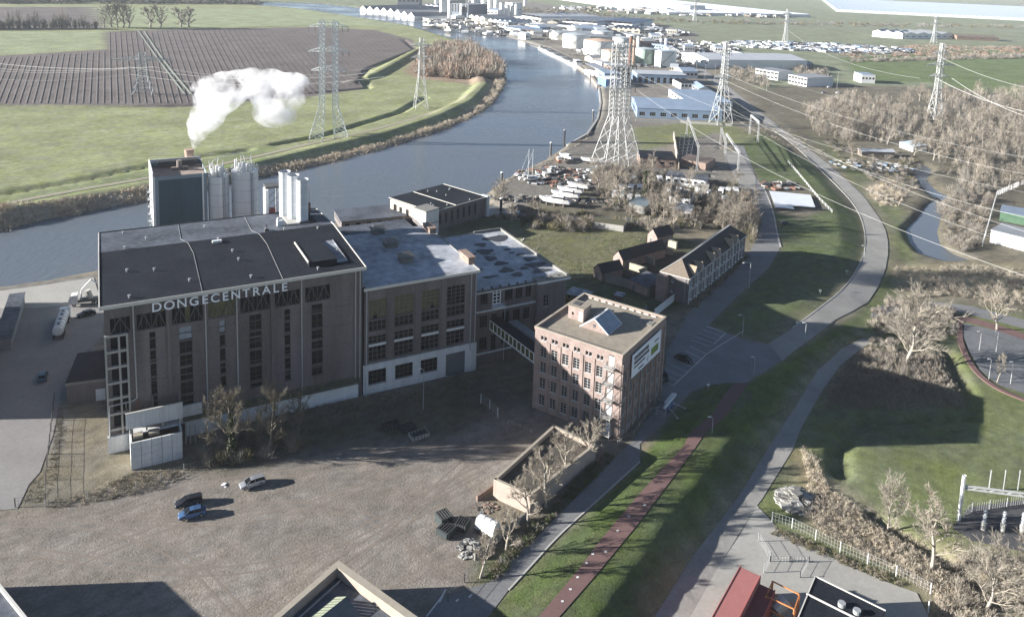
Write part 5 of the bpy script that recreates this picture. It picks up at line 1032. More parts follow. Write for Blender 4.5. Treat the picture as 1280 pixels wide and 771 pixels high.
for k, (x0, y0, x1, y1, dd, lab) in enumerate(((836,21,1012,24,2000,'left'),(1046,17,1500,39,2000,'right'))):
    hall('greenhouse', f'vast pale glass greenhouse complex on the horizon, {lab} one', 'greenhouse', (x0, y0-2), (x1, y1-2), dd*.6, 6, 'gable', 1.5, mat('greenhouse_side', (.5,.55,.56), .3, .1, .05), mat('greenhouse_glass', (.40,.43,.48), .25, .08, .01, spec=.6), bays=60, over=0)
hall('greenhouse', 'small white hall block at the right of the town, beside the greenhouse', 'hall', (838,14), (862,16), 60, 16, 'flat', 0, WHC, PGR)
hall('substation_house', 'dark flat roofed switch building below the large pylon', 'building', (800,209), (845,211), 17, 4.5, 'flat', 0, BRICK3, BITUM, wins=4)
hall('long_shed', 'white sided long shed with a dark roof behind the campers', 'shed', (832,231), (882,237), 9, 4.2, 'flat', 0, WHITE, BITUM2, wins=6)
hall('annex_shed', 'short pale shed at the right end of the long white shed', 'shed', (868,243), (884,245), 6, 3.4, 'flat', 0, WHITE, CONC)
hall('brown_hall', 'brown walled low hall right of the dark switch building', 'hall', (849,207), (883,213), 12, 3.5, 'flat', 0, BRICK3, mat('brown_felt', (.17,.13,.11), .9, .2, .5))
hall('boat_shed', 'dark pitched shed with a striped front beside the gardens', 'shed', (836,256), (862,260), 9, 4, 'ridge', 2, WHITE, BITUM, wins=3, wh=1)
hall('bungalow', 'small garden house with a white striped front wall', 'house', (840,272), (864,275), 8, 3.4, 'ridge', 1.6, mat('pink_white', (.55,.48,.45), .8, .1, 1), GRC, wins=4, wh=1.6, wz=.8)
hall('workshop', 'dark glass fronted shed beside the bare tree in the gardens', 'shed', (786,263), (806,268), 7, 3, 'mono', 1.2, CONCD, mat('blue_slate', (.12,.15,.17), .5, .2, .6))
hall('hedged_shed', 'long low shed with a pale wall among the shrubs', 'shed', (742,285), (779,290), 5, 2.6, 'flat', 0, CONC, mat('mossy_roof2', (.09,.085,.05), .9, .3, .6))
# right edge: substation building and enclosure
hall('relay_building', 'white walled relay building with a grey flat roof at the right edge', 'building', (1237,303), (1300,319), 13, 5, 'flat', 0, WHITE, GRC, wins=0)
hall('relay_building', 'green walled building with a blue-grey roof behind the white relay building', 'building', (1249,276), (1292,284), 12, 4, 'flat', 0, mat('green_clad', (.07,.13,.08), .7, .2, .5), mat('bluegrey', (.2,.24,.3), .6, .2, .3))
hall('field_shelter', 'long low shed roof among the eastern scrub', 'shed', (1077,196), (1118,197), 5, 3, 'ridge', 1.2, WOOD, PGR)
hall('field_shelter', 'blue-white shed roof right of the long scrub shed', 'shed', (1124,184), (1141,190), 9, 3, 'mono', 1, WHC, mat('pale_blue_roof', (.45,.52,.6), .5, .1, .3))
# greenhouse frames and slabs beside the garden lane
for k, q in enumerate((((961,241),(1013,246),(1019,262),(990,260),(993,264),(969,262)),)):
    drape('slab_panels', list(q), mat('white_sheeting', (.62,.64,.66), .6, .1, .3), .9, 3, kind=None)
    o = [o for o in bpy.data.objects if o.name.startswith('slab_panels')][-1]; setp(o, 'white gridded ground sheeting with a lower grey inset beside the lane', 'sheeting')
# tanks
TW = mat('tank_white', (.70,.70,.66), .5, .08, .1, streak=True); TG = mat('tank_green', (.33,.42,.36), .5, .1, .1); TO = mat('tank_rust_top', (.50,.36,.26), .7, .2, .1); TGR = mat('tank_grey_top', (.40,.45,.46), .6, .15, .1)
def tank(x0, x1, ybase, ytop, label, side=TW, top=TGR):
    a = at((x0+x1)/2, ybase, 0); r = ((at(x1, ybase, 0)-at(x0, ybase, 0)).length)/2; c = Vector((a.x, a.y+r*.9, 0)); 
    lo, hi = 0, 40
    for _ in range(30):
        m_ = (lo+hi)/2; v = Vector((a.x, a.y, m_-HC)); y = PY-FOC*v.dot(CU)/v.dot(FW); lo, hi = (m_, hi) if y > ytop else (lo, m_)
    T = thing('storage_tank', label, 'storage tank', c, 0, 'round storage tanks along the quay'); q = MB(); q.cyl(0,0,0,lo,r,32,cap=False); q.build('shell', side, T); q = MB(); q.cyl(0,0,lo,lo+r*.12,r,32,r1=.3); q.build('roof', top, T)
    q = MB(); q.cyl(0,0,lo-.6,lo-.2,r+.3,32,cap=False); q.build('rim', STEEL, T); q = MB()
    for k in range(16): g = -2.4+k*.09; q.box(r*math.cos(g)*1.02-.6, r*math.cos(g)*1.02+.6, r*math.sin(g)*1.02-.6, r*math.sin(g)*1.02+.6, lo*k/16, lo*k/16+.3)
    q.build('stair', STEELD, T); return T
tank(705,735,61,44,'wide white tank farthest left, nearest the river'); tank(732,768,70,52,'wide white tank behind the barge, with a rusty roof', top=TO); tank(753,775,81,64,'smaller cream tank with a rusty roof in front of the wide ones', mat('tank_cream', (.62,.55,.46), .6, .1, .1), TO)
tank(795,820,82,62,'white tank with a green shaded side, left of the right-hand pair', TG); tank(821,846,85,65,'bright white tank at the right of the pair'); tank(742,766,49,40,'pale low tank behind the wide white tanks'); tank(768,790,60,48,'white tank half hidden behind the pylon top')
tank(785,800,51,44,'small pale tank at the back beside the white silos')
for k, (x, y, h) in enumerate(((787,84,30),(791,82,26),(797,70,22),(832,62,14),(826,60,12))):
    a = at(x, y, 0); T = thing('process_column', ['tall rusty column beside the pylon','shorter rusty column beside the tall one','white slim column behind the green tank','small grey column above the bright white tank','short grey column left of the small one'][k], 'column', a)
    MB().cyl(0,0,0,h,1.8,12).build('shaft', [RUST,TO,TW,SILO,SILO][k], T); MB().cyl(0,0,h,h+.6,2.3,12).build('platform', STEELD, T)
# blue crane house on the quay, conveyors
hall('quay_crane_house', 'blue loading house standing over the quay edge', 'loading house', (747,107), (757,109), 14, 8, 'flat', 0, mat('crane_blue', (.14,.25,.45), .5, .15, .3), WHC)
hall('conveyor_house', 'white sloping conveyor shed behind the blue loading house', 'conveyor', (756,98), (768,97), 26, 5, 'mono', 5, WHC, PGR)
hall('quay_shed', 'small white quay shed beside the moored barge', 'shed', (738,83), (752,86), 12, 6, 'flat', 0, WHC, PGR)
hall('quay_shed', 'long white sheds between the tanks and the quay', 'shed', (731,76), (740,78), 14, 4, 'gable', 2, WHC, GRC)
# far town
TWN = 'sheds and silos of the far harbour town'
for k in range(8):
    x = 450+k*8.6; hall('harbour_shed', ['first','second','third','fourth','fifth','sixth','seventh','eighth'][k]+' white gabled harbour shed from the left, facing the far river bend', 'shed', (x, 17+k*.9), (x+7.4, 17.8+k*.9), 140, 9, 'gable', 6, WHC, GRC, group='row of gabled harbour sheds', door=(4, 5, 6), over=0)
hall('harbour_shed', 'cream flat quay shed right of the gabled row', 'shed', (519,26), (541,29), 60, 7, 'flat', 0, mat('cream_wall', (.52,.48,.4), .8, .1, .1), GRC)
hall('grain_store', 'dark blocky grain store with white ends behind the gabled sheds', 'grain store', (497,8), (524,9), 40, 22, 'flat', 0, mat('dark_block', (.12,.14,.17), .7, .2, .05), GRC, wins=5, wh=10)
hall('factory_block', 'dark blue-grey factory block between white silos', 'factory', (564,23), (585,25), 50, 26, 'flat', 0, MATS['dark_block'], GRC, wins=6, wh=14)
hall('factory_block', 'pale factory block in the middle of the far harbour', 'factory', (585,13), (610,14), 50, 20, 'flat', 0, WHC, PGR, wins=6, wh=3, rows=3, wz=2)
hall('factory_block', 'tan coloured tall block behind the white silos', 'factory', (562,5), (582,5), 40, 26, 'flat', 0, MATS['cream_wall'], PGR, wins=5, wh=3, rows=3, wz=2)
for k, (x0, y0, x1, y1, dd, h, rf_) in enumerate(((586,27,606,30,60,9,'gable'),(610,31,640,34,50,7,'gable'),(624,38,650,42,40,6,'flat'),(640,26,664,28,90,8,'flat'),(652,26,676,30,120,9,'round'),(676,27,704,29,90,10,'gable'),(690,44,706,52,60,7,'flat'),(706,32,746,35,110,7,'round'),(748,33,790,36,110,7,'round'),(656,36,690,40,60,6,'flat'),(640,20,652,20,30,24,'flat'),(722,42,760,43,60,8,'flat'),(764,42,800,44,60,7,'gable'),(530,12,548,13,60,8,'gable'),(604,20,622,21,60,12,'flat'))):
    cols_ = ['white','grey','pale','cream','pale ribbed','white gabled','narrow white','round roofed grey','round roofed pale','low grey','slim tall','white flat','white twin gabled','dark roofed','tall white']
    pos_ = ['by the far quay','left of the quay cranes','at the water edge','behind the town quay','with arched roofs in the town','beside the town tree','next to the farthest tank','left of the yard of stacked goods','right of the yard of stacked goods','along the quay road','standing above the sheds','behind the tanks','right behind the tanks','behind the gabled row','behind the middle silos']
    hall('harbour_building', f'{cols_[k]} harbour building {pos_[k]}', 'harbour building', (x0, y0), (x1, y1), dd, h, rf_, 3 if rf_ == 'gable' else 4, WHC if k % 3 else MATS['cream_wall'], [GRC, PGR, BLR][k % 3], wins=4, wh=2, bays=max(1, int((x1-x0)/6)) if rf_ != 'flat' else 1, over=0)
for k, (x, y, h, r) in enumerate(((552,22,30,4),(556,22,30,4),(562,24,27,4),(577,24,26,3.5),(592,21,30,4.5),(597,21,30,4.5),(604,15,30,5),(612,16,32,5),(620,17,30,5),(627,20,24,5),(634,22,22,5),(640,22,20,3),(545,12,22,4),(645,24,26,3),(656,8,24,4))):
    a = at(x, y, 0); T = thing('grain_silo', ['first','second','third','fourth','fifth','sixth','seventh','eighth','ninth','tenth','eleventh','twelfth','lone left','slim right','tall back'][k]+' cylindrical silo of the far harbour silo cluster, counted from the left', 'silo', a, 0, TWN)
    MB().cyl(0,0,0,h,r,16).build('shell', TW, T); MB().cyl(0,0,h,h+2,r,16,r1=.4).build('cap', GRC, T)

names_ = [('white','warehouse'),('grey','warehouse'),('cream','store'),('pale','shed'),('brown','shed'),('blue roofed','shed')]
rs2 = random.Random(31); spots_ = [(660,50),(672,46),(700,50),(716,40),(736,42),(752,44),(770,38),(788,40),(806,44),(820,52),(812,60),(838,64),(842,72),(862,66),(842,90),(862,98),(775,95),(766,104),(860,112),(830,58),(690,34),(720,30),(744,28),(770,30),(800,34),(822,36),(840,44),(900,66),(930,76),(1010,86),(628,34),(612,27),(596,26),(575,27),(660,42),(680,40),(1085,104),(880,118)]
for k, (x, y) in enumerate(spots_):
    cn, kn = names_[k % 6]; wpx = rs2.uniform(7, 17)*(.5+y/110)
    hall('harbour_building', f'small {cn} {kn} among the mixed low buildings of the harbour strip', 'harbour building', (x-wpx/2, y), (x+wpx/2, y+rs2.uniform(-.2,.8)), rs2.uniform(14,34), rs2.uniform(4,9), rs2.choice(('flat','gable','ridge','flat')), 2.2, [WHC, GRC, MATS['cream_wall'], PLASTER, BRICK3, BLC][k % 6], [GRC, PGR, BLR, MATS['bitumen'], TILEO, BLR][rs2.randrange(6)], wins=4, wh=2, wf=.7, over=0, group='small buildings of the harbour strip')
for k, (x0, x1, yb, yt) in enumerate(((690,706,50,41),(712,728,43,35),(770,784,70,58),(803,816,56,48),(724,738,54,46))): tank(x0, x1, yb, yt, ['pale tank left of the widest ones','small distant white tank by the goods yard','white tank between the cream one and the pylon','low tank behind the green shaded one','white tank squeezed between the two widest'][k])
# ------------------------------------------------------------------ pylons, masts and wires
PYL = mat('pylon_steel', (.48,.485,.47), .5, .1, .5, metal=.1)
def pylon(label, loc, H, wb, wt, arms, yaw, waist=.3, r=.16, group=None, npan=14, flat_top=False):
    T = thing('lattice_pylon', label, 'pylon', loc, yaw, group)
    def wd(z):
        f = z/H
        return wb+(wt*1.35-wb)*(f/waist) if f < waist else wt*1.35+(wt-wt*1.35)*((f-waist)/(1-waist))
    zs = [H*waist*(k/3) for k in range(3)]+[H*waist+(H*(1-waist))*k/(npan-3) for k in range(npan-2)]
    C = lambda i, z: ((-1,1,1,-1)[i]*wd(z)/2, (-1,-1,1,1)[i]*wd(z)/2, z)
    for i in range(4):
        q = MB()
        for a, b in zip(zs[:-1], zs[1:]): q.tube(C(i,a), C(i,b), r*.95)
        q.build('leg', PYL, T)
    q = MB()
    for a, b in zip(zs[:-1], zs[1:]):
        for i in range(4):
            j = (i+1) % 4; q.tube(C(i,a), C(j,b), r*.5, 3); q.tube(C(j,a), C(i,b), r*.5, 3); q.tube(C(i,b), C(j,b), r*.5, 3)
    q.build('lattice', PYL, T, kind=None)
    for z, hs, dz in arms:
        q = MB(); w_ = wd(z)/2
        for s in (-1, 1):
            n_ = 4
            for y in (-w_, w_):
                q.tube((s*w_,y,z),(s*hs,0,z),r*.8); q.tube((s*w_,y,z+dz),(s*hs,0,z+.1),r*.8)
                for k in range(n_):
                    t0, t1 = k/n_, (k+.5)/n_; P = lambda t, h: (s*(w_+(hs-w_)*t), y*(1-t), z+h*(1-t)*dz); q.tube(P(t0,1),P(t1,0),r*.5,3); q.tube(P(t1,0),P((k+1)/n_,1),r*.5,3)
            q.tube((s*w_,-w_,z),(s*w_,w_,z),r*.7); q.tube((s*(w_+(hs-w_)*.5),-w_*.5,z),(s*(w_+(hs-w_)*.5),w_*.5,z),r*.6)
        a = q.build('cross_arm', PYL, T)
        q = MB()
        for s in (-1, 1):
            for f in (1, .62): q.tube((s*hs*f,0,z),(s*hs*f,0,z-2.6),.14,5)
        q.build('insulator', STEELD, a)
    return T
gz = lambda x, y: ag(x, y)
def twin_pylon(label, loc, H, wb, dp, half, wt, arms, yaw, r=.15, waist=.3, npan=18, pm=None):
    PYL = pm or MATS['pylon_steel']; T = thing('lattice_pylon', label, 'pylon', loc, yaw); zs = [H*waist*(k/4) for k in range(4)]+[H*waist+(H*(1-waist))*k/(npan-4) for k in range(npan-3)]
    def X(i, z): 
        f = min(z/(H*waist), 1); xb = (-wb/2, -wb/7, wb/7, wb/2)[i]; xt = (-half-wt/2, -half+wt/2, half-wt/2, half+wt/2)[i]; return xb+(xt-xb)*f
    def Y(s, z): f = min(z/(H*waist), 1); return s*(dp/2+(wt/2-dp/2)*f)
    for i in range(4):
        for s in (-1, 1):
            q = MB()
            for a, b in zip(zs[:-1], zs[1:]): q.tube((X(i,a),Y(s,a),a), (X(i,b),Y(s,b),b), r)
            q.build('leg', PYL, T)
    q = MB()
    for a, b in zip(zs[:-1], zs[1:]):
        for i, j in ((0,1),(2,3)):
            for s in (-1,1): P = lambda k, z: (X(k,z),Y(s,z),z); q.tube(P(i,a),P(j,b),r*.62,3); q.tube(P(j,a),P(i,b),r*.62,3); q.tube(P(i,b),P(j,b),r*.45,3)
        for i in range(4): q.tube((X(i,a),Y(-1,a),a),(X(i,b),Y(1,b),b),r*.45,3); q.tube((X(i,a),Y(1,a),a),(X(i,b),Y(-1,b),b),r*.45,3)
    q.build('lattice', PYL, T)
    for z, hs, dz in arms:
        q = MB(); n_ = 12
        for s in (-1,1):
            q.tube((-hs,0,z),(-half,s*wt/2,z),r*.7); q.tube((hs,0,z),(half,s*wt/2,z),r*.7); q.tube((-half,s*wt/2,z),(half,s*wt/2,z),r*.7); q.tube((-hs,0,z+.2),(-half,s*wt/2,z+dz),r*.6); q.tube((hs,0,z+.2),(half,s*wt/2,z+dz),r*.6); q.tube((-half,s*wt/2,z+dz),(half,s*wt/2,z+dz),r*.6)
        for k in range(n_): a, b = -hs+2*hs*k/n_, -hs+2*hs*(k+1)/n_; h = lambda x: dz*min(1, (hs-abs(x))/(hs-half)); q.tube((a,0,z),((a+b)/2,0,z+h((a+b)/2)),r*.45,3); q.tube(((a+b)/2,0,z+h((a+b)/2)),(b,0,z),r*.45,3)
        m_ = q.build('cross_arm', PYL, T); q = MB()
        for x in (-hs, -hs*.7, hs*.7, hs): q.tube((x,0,z),(x,0,z-2.6),.13,5)
        q.build('insulator', STEELD, m_)
twin_pylon('tall double column lattice pylon on the river meadow with three wide arms', gz(411,176), 64, 21, 11, 3.4, 2.8, [(38,9,2.2),(48,10.5,2.2),(61,10,2.2)], R(12), .25, .3, 22, mat('pale_pylon_steel', (.74,.75,.73), .6, .08, .5))
twin_pylon('massive double column lattice pylon at the boat yard by the river', gz(770,206), 60, 22, 13, 3.0, 3.4, [(38,9,2.6),(49,9,2.6),(58,7,2.2)], R(28), .17, .42, 20)
pylon('medium lattice pylon in front of the blue warehouse, right of the large pair', gz(901,155), 52, 11, 2.6, [(46,4,1.5),(30,7,2)], R(15), .5, .22, None, 14)
pylon('lattice pylon on the river meadow beside the willow thicket', gz(526,136), 47, 8.5, 2.6, [(34,7,2),(42,7,2)], R(20), .5, .22, None, 14)
pylon('squat wide armed pylon standing alone on the ploughed field', gz(179,119), 29, 13, 4.0, [(24,19,2.5)], R(12), .45, .28, None, 9)
pylon('slim pylon rising from the eastern woods with three arms', gz(1168,148), 53, 7.5, 2.4, [(30,8,1.8),(38,11,1.8),(46,7,1.8)], R(12), .4, .24, None, 14)
pylon('small far pylon on the field left of the scrap yard', gz(981,58), 50, 7, 2.5, [(34,9,2),(44,7,2)], R(12), .4, .3, None, 10)
pylon('small far pylon behind the white hall on the right', gz(1167,54), 42, 7, 2.5, [(30,9,2),(38,7,2)], R(12), .4, .3, None, 10)
pylon('faint pylon at the far town edge, above the parking yard', gz(868,28), 45, 7, 2.5, [(30,10,2),(40,8,2)], R(12), .4, .35, None, 9)
# gantries of the switchyard
def gantry(label, a, b, H, sp=1.6, bars=4):
    a, b = gz(*a), gz(*b); T = thing('switchyard_gantry', label, 'gantry', a, math.atan2((b-a).y, (b-a).x), 'switchyard gantries'); L = (b-a).length
    for x in (0, L):
        q = MB()
        for s in (-.4,.4): q.tube((x+s,-.4,0),(x+s*.5,-.2,H),.12); q.tube((x+s,.4,0),(x+s*.5,.2,H),.12)
        for k in range(8): z = H*k/8; q.tube((x-.4,-.4,z),(x+.4,-.4,z+H/8),.06,3); q.tube((x-.4,.4,z),(x-.4,-.4,z+H/8),.06,3)
        q.build('mast', PYL, T)
    q = MB()
    for y, z in ((-.4,H),(.4,H),(0,H-1.1)): q.tube((0,y,z),(L,y,z),.12)
    n_ = max(3, int(L/1.6))
    for k in range(n_): q.tube((L*k/n_,-.4,H),(L*(k+.5)/n_,0,H-1.1),.07,3); q.tube((L*(k+.5)/n_,0,H-1.1),(L*(k+1)/n_,.4,H),.07,3)
    q.build('beam', PYL, T)
    for k in range(bars): q = MB(); x = L*(k+.5)/bars; q.tube((x,0,H-1.1),(x,0,H-3.2),.12,6); q.build('insulator', STEELD, T)
    return T
gantry('long steel gantry over the old switchyard, beside the dark roofed switch building', (871,213), (858,172), 12, bars=8)
gantry('short steel gantry at the right of the switchyard beside the lane', (922,218), (906,192), 11, bars=4)
gantry('tall portal mast on the grass right of the medium pylon', (937,168), (947,178), 12, bars=2)
gantry('lattice portal mast left of the right hand switchyard gantry', (906,206), (900,182), 10, bars=3)
sw = thing('switchyard', 'row of concrete switch bays with steel racks in the old switchyard', 'switchyard', gz(862,205)); 
for k in range(9):
    a = gz(846+k*.6, 206-k*4.2)-sw.location; b = gz(862+k*.8, 206-k*4.2)-sw.location
    MB().tube((a.x,a.y,1.8),(b.x,b.y,1.8),.22).build('bus_beam', CONC, sw); q = MB()
    for t_ in (0,.33,.66,1): c = a.lerp(b, t_); q.tube((c.x,c.y,0),(c.x,c.y,3.0),.14)
    q.build('support', CONC, sw)
gwall('long pale wall along the left side of the switchyard', [(842,171),(848,212)], 3.2, .5, mat('pale_buff', (.42,.36,.29), .9, .15, .3), group=None)
gwall('grey boundary wall running in front of the blue warehouse', [(794,152),(850,154),(915,158),(975,161)], 1.6, .5, CONC, group=None)
gwall('concrete quay wall along the river edge below the blue loading house', [(709,183),(734,169),(747,150),(751,130),(749,111)], 1.0, 1.2, CONC, group=None)
gwall('sheet piled quay edge beside the moored barge', [(748,110),(735,93),(715,77),(684,61),(640,48),(600,38)], 2.2, 2.5, mat('quay_tan', (.36,.30,.24), .9, .15, .1), group=None)
# wires
def wire(a, b, sag, label, group, r=.032, n=18):
    A, B = a, b; q = MB(); p = []
    for i in range(n+1):
        t = i/n; v = A.lerp(B, t)-A; v.z -= 4*sag*t*(1-t); p.append(v)
    q.path(p, r, 3); return q.build('power_line', mat('wire', (.5,.5,.48), .5, .05, 1, metal=.2), None, A, label=label, cat='power line', group=group)
gR = 'power lines crossing the eastern scrub'
for k, (x0, y0, z0, x1, y1, z1) in enumerate(((905,92,38,1420,215,20),(905,100,36,1420,240,20),(912,80,45,1420,180,22),(905,118,30,1420,330,20),(890,128,28,1420,352,20),(910,134,26,1420,300,20),(790,90,50,1420,262,24),(795,112,40,1420,390,22))):
    wire(at(x0,y0,z0), at(x1,y1,z1), 8, ['fourth','sixth','second','seventh','eighth','third','fifth','lowest'][k]+' power line from the top of the lines sweeping over the eastern scrub', gR)
gL = 'power lines crossing the ploughed field'
for k, (x0, y0, z0, x1, y1, z1) in enumerate(((-120,68,24,163,84,24),(-120,72,24,166,85,24),(-120,60,24,192,84,24),(163,84,24,470,90,30),(192,84,24,470,84,30),(-120,84,20,164,93,20),(163,93,20,480,96,28))):
    wire(at(x0,y0,z0), at(x1,y1,z1), 6, ['upper left','middle left','top left','upper right','top right','lower left','lower right'][k]+' span of power line joining the squat pylon on the ploughed field', gL, .09)
for k, (x0, y0, z0, x1, y1, z1) in enumerate(((1170,98,38,1420,150,30),(1190,98,38,1420,168,30),(1150,98,38,985,38,40),(1176,72,46,1420,120,34))):
    wire(at(x0,y0,z0), at(x1,y1,z1), 8, ['middle','lowest','leftward','topmost'][k]+' power line strung from the slim pylon in the eastern woods', 'far eastern power lines', .09)
# street lamps
def lamp_post(label, x, y, H, arm=1.6, yaw=0, g='street lamps along the lanes'):
    T = thing('street_lamp', label, 'street lamp', gz(x, y), yaw, g); MB().tube((0,0,0),(0,0,H),.10,6,r1=.06).build('post', STEEL, T)
    q = MB(); q.path([(0,0,H),(-arm*.5,0,H+.35),(-arm,0,H+.4)], .05, 5); q.build('arm', STEEL, T); q = MB(); q.box(-arm-.7,-arm,-.13,.13,H+.33,H+.48); q.build('lamp_head', WHITE, T)
lamp_post('tall curved street lamp on the lane before the terraced house', 936, 361, 8.2, 2.2, R(20)); lamp_post('street lamp on the shaded lawn beside the parking bays', 928, 420, 5.5, .8, R(0)); lamp_post('lamp at the start of the red cycle path', 890, 541, 3.2, .4); lamp_post('lamp on the boiler house yard', 529, 512, 9.0, .5); lamp_post('white lamp beside the bend of the ramp road', 1080, 322, 4.0, .4)
lamp_post('lamp at the left of the small right-hand parking court', 1224, 438, 5.0, .5); lamp_post('middle lamp of the small right-hand parking court', 1236, 474, 5.0, .2); lamp_post('far lamp of the small right-hand parking court beside the path', 1245, 440, 5.5, .2); lamp_post('right lamp of the small parking court by the kerb', 1263, 480, 5.5, .2)
lamp_post('lamp in the back lane of the far warehouse, left', 870, 92, 18, 1.5); lamp_post('lamp in the back lane of the far warehouse, middle', 881, 99, 18, 1.5); lamp_post('lamp in the back lane of the far warehouse, right', 893, 105, 18, 1.5); lamp_post('far lamp by the office pavilions', 1046, 112, 16, 1.5); lamp_post('lamp on the access road beside the left pavilion', 958, 113, 16, 1.5)
lamp_post('road side lamp post in shade beside the ramp road', 1006, 425, 4.5, .3); lamp_post('thin lamp at the edge of the shaded dike slope', 942, 470, 4.5, .3)
# ------------------------------------------------------------------ vehicles
TYRE = flat('tyre_rubber', (.02,.02,.02), .9); RIM = flat('wheel_rim', (.35,.36,.37), .4, .5)
def loft(secs, closed=True):
    """secs: list of (x, [(y,z)...])"""
    q = MB(); n = len(secs[0][1]); vs = [(x, y, z) for x, pr_ in secs for y, z in pr_]; fs = []
    for i in range(len(secs)-1):
        for j in range(n): fs.append((i*n+j, i*n+(j+1)%n, (i+1)*n+(j+1)%n, (i+1)*n+j))
    fs.append(tuple(range(n-1,-1,-1))); fs.append(tuple((len(secs)-1)*n+j for j in range(n))); q.add(vs, fs); return q
def wheels(T, xs_, hw, r=.33):
    for x in xs_:
        for s in (-1, 1):
            q = MB(); q.tube((x,s*hw-.11,r),(x,s*hw+.11,r),r,16,cap=True); w_ = q.build('wheel', TYRE, T); q = MB(); q.tube((x,s*(hw+.112),r),(x,s*(hw+.125),r),r*.6,10,cap=True); q.build('rim', RIM, w_)
def car(label, a, yaw, paint, estate=False, z=None, group=None, cat='car', name='parked_car', off=.09):
    T = thing(name, label, cat, Vector((a.x, a.y, hz(a.x, a.y)+off)), yaw, group)
    def sec(x, w_, z0, z1, tw=.9): return (x, [(-w_,z0),(w_,z0),(w_*1.0,z0+.28),(w_*tw,z1),(-w_*tw,z1),(-w_,z0+.28)])
    L = 2.2
    b = loft([sec(-2.2,.72,.35,.78),sec(-2.05,.84,.25,.92),sec(-1.2,.88,.22,.98),sec(0,.9,.22,.98),sec(.9,.88,.22,.95),sec(1.6,.86,.24,.84),sec(2.1,.8,.28,.70),sec(2.25,.66,.35,.6)]); b.build('body', paint, T)
    rr = -1.95 if estate else -1.35
    g = loft([(rr-.25,[(-.76,.9),(.76,.9),(.74,.93),(-.74,.93)]),(rr,[(-.78,.9),(.78,.9),(.62,1.42),(-.62,1.42)]),(-.2,[(-.8,.9),(.8,.9),(.62,1.47),(-.62,1.47)]),(.45,[(-.8,.9),(.8,.9),(.6,1.42),(-.6,1.42)]),(1.25,[(-.74,.88),(.74,.88),(.72,.92),(-.72,.92)])]); gl_ = g.build('window_band', GLASS, T)
    q = MB(); q.add([(rr-.02,-.6,1.43),(rr-.02,.6,1.43),(-.2,.6,1.485),(-.2,-.6,1.485),(.42,.58,1.435),(.42,-.58,1.435)], [(1,0,3,2),(2,3,5,4)]); q.build('roof', paint, T)
    q = MB()
    for s in (-1,1):
        for x0, z0, x1, z1 in ((-.35,.95,-.3,1.45),(.5,1.4,1.2,.93),(rr+.02,1.4,rr-.2,.95)): q.tube((x0,s*.8 if z0 < 1 else s*.62,z0),(x1,s*.62 if z1 > 1.2 else s*.77,z1),.035)
    q.build('pillar', paint, T)
    for s in (-1,1):
        MB().box(2.08,2.22,s*.62-.14,s*.62+.14,.56,.68).build('headlight', WHITE, T); MB().box(-2.2,-2.1,s*.66-.1,s*.66+.1,.68,.82).build('tail_light', MATS['red_paint'], T); MB().box(.55,.75,s*.98-.08,s*.98+.08,.95,1.08).build('mirror', paint, T)
    wheels(T, (-1.35, 1.38), .8); return T
PS = mat('car_silver', (.40,.42,.45), .3, .03, 1, metal=.5); PB = mat('car_blue', (.07,.14,.27), .3, .03, 1, metal=.3); PD = mat('car_black', (.03,.035,.045), .3, .03, 1, metal=.3); PT = mat('car_teal', (.06,.12,.16), .35, .03, 1, metal=.3); PW = mat('car_white', (.7,.7,.7), .3, .03, 1)
def cy(a, b): a, b = gz(*a), gz(*b); return math.atan2((b-a).y, (b-a).x)
car('silver estate car parked on its own on the gravel yard', (gz(302,611)+gz(329,602.5))/2, cy((329,602.5),(302,611)), PS, True)
car('black car with grey nose beside the blue car on the gravel yard', (gz(222,634)+gz(250,627))/2, cy((250,627),(222,634)), PD, True)
car('bright blue hatchback beside the black car on the gravel yard', (gz(225,649)+gz(256,641))/2, cy((256,641),(225,649)), PB)
car('small blue-grey car stopped on the quay road', (gz(52,480)+gz(55,467))/2, cy((52,480),(55,467)), PT)
car('dark car parked near the white truck on the quay apron', (gz(99,397)+gz(117,393))/2, cy((117,393),(99,397)), PD)
car('dark blue car in a marked bay beside the brick office', (gz(843,446)+gz(866,455))/2, cy((843,446),(866,455)), PD)
car('black car at the office wall behind the marked bays', (gz(826,467)+gz(832,478))/2, cy((826,467),(832,478)), PD)
car('white car parked by the far office pavilions, left', gz(1037,110), R(10), PW); car('white car parked by the far office pavilions, right', gz(1048,117), R(15), PW); car('light grey car at the end of the pavilion car park', gz(1030,117), R(15), PS)
car('dark car on the left end of the grass verge by the garden lane', gz(980,281), R(30), PD)
# tanker lorry
a, b = gz(70,433), gz(84,393); tk = thing('tanker_lorry', 'long white tanker lorry with a ribbed round tank on the quay road', 'lorry', Vector(((a.x+b.x)/2,(a.y+b.y)/2,.08)), math.atan2((b-a).y,(b-a).x))
q = MB()
pr_ = lambda r, zc: [(r*math.cos(2*math.pi*k/18), zc+r*math.sin(2*math.pi*k/18)) for k in range(18)]
q = loft([(-6.2,pr_(.7,2.35)),(-6.0,pr_(1.2,2.35)),(4.6,pr_(1.25,2.35)),(4.9,pr_(.8,2.35))]); q.build('tank', WHITE, tk)
for x in (-5,-3.2,-1.4,.4,2.2,4.0): q = MB(); q.tube((x-.05,0,2.35),(x+.05,0,2.35),1.29,18,cap=True); q.build('band', STEEL, tk)
for x in (-4.2,-1.6,1.2,3.3): q = MB(); q.cyl(x,0,3.5,3.75,.35,12); q.build('hatch', STEELD, tk)
q = MB(); 
for s in (-.5,.5): q.tube((-5.8,s,3.75),(4.4,s,3.75),.05)
q.build('catwalk', STEEL, tk); MB().box(-6.2,7.0,-.5,.5,.75,1.1).build('chassis', STEELD, tk)
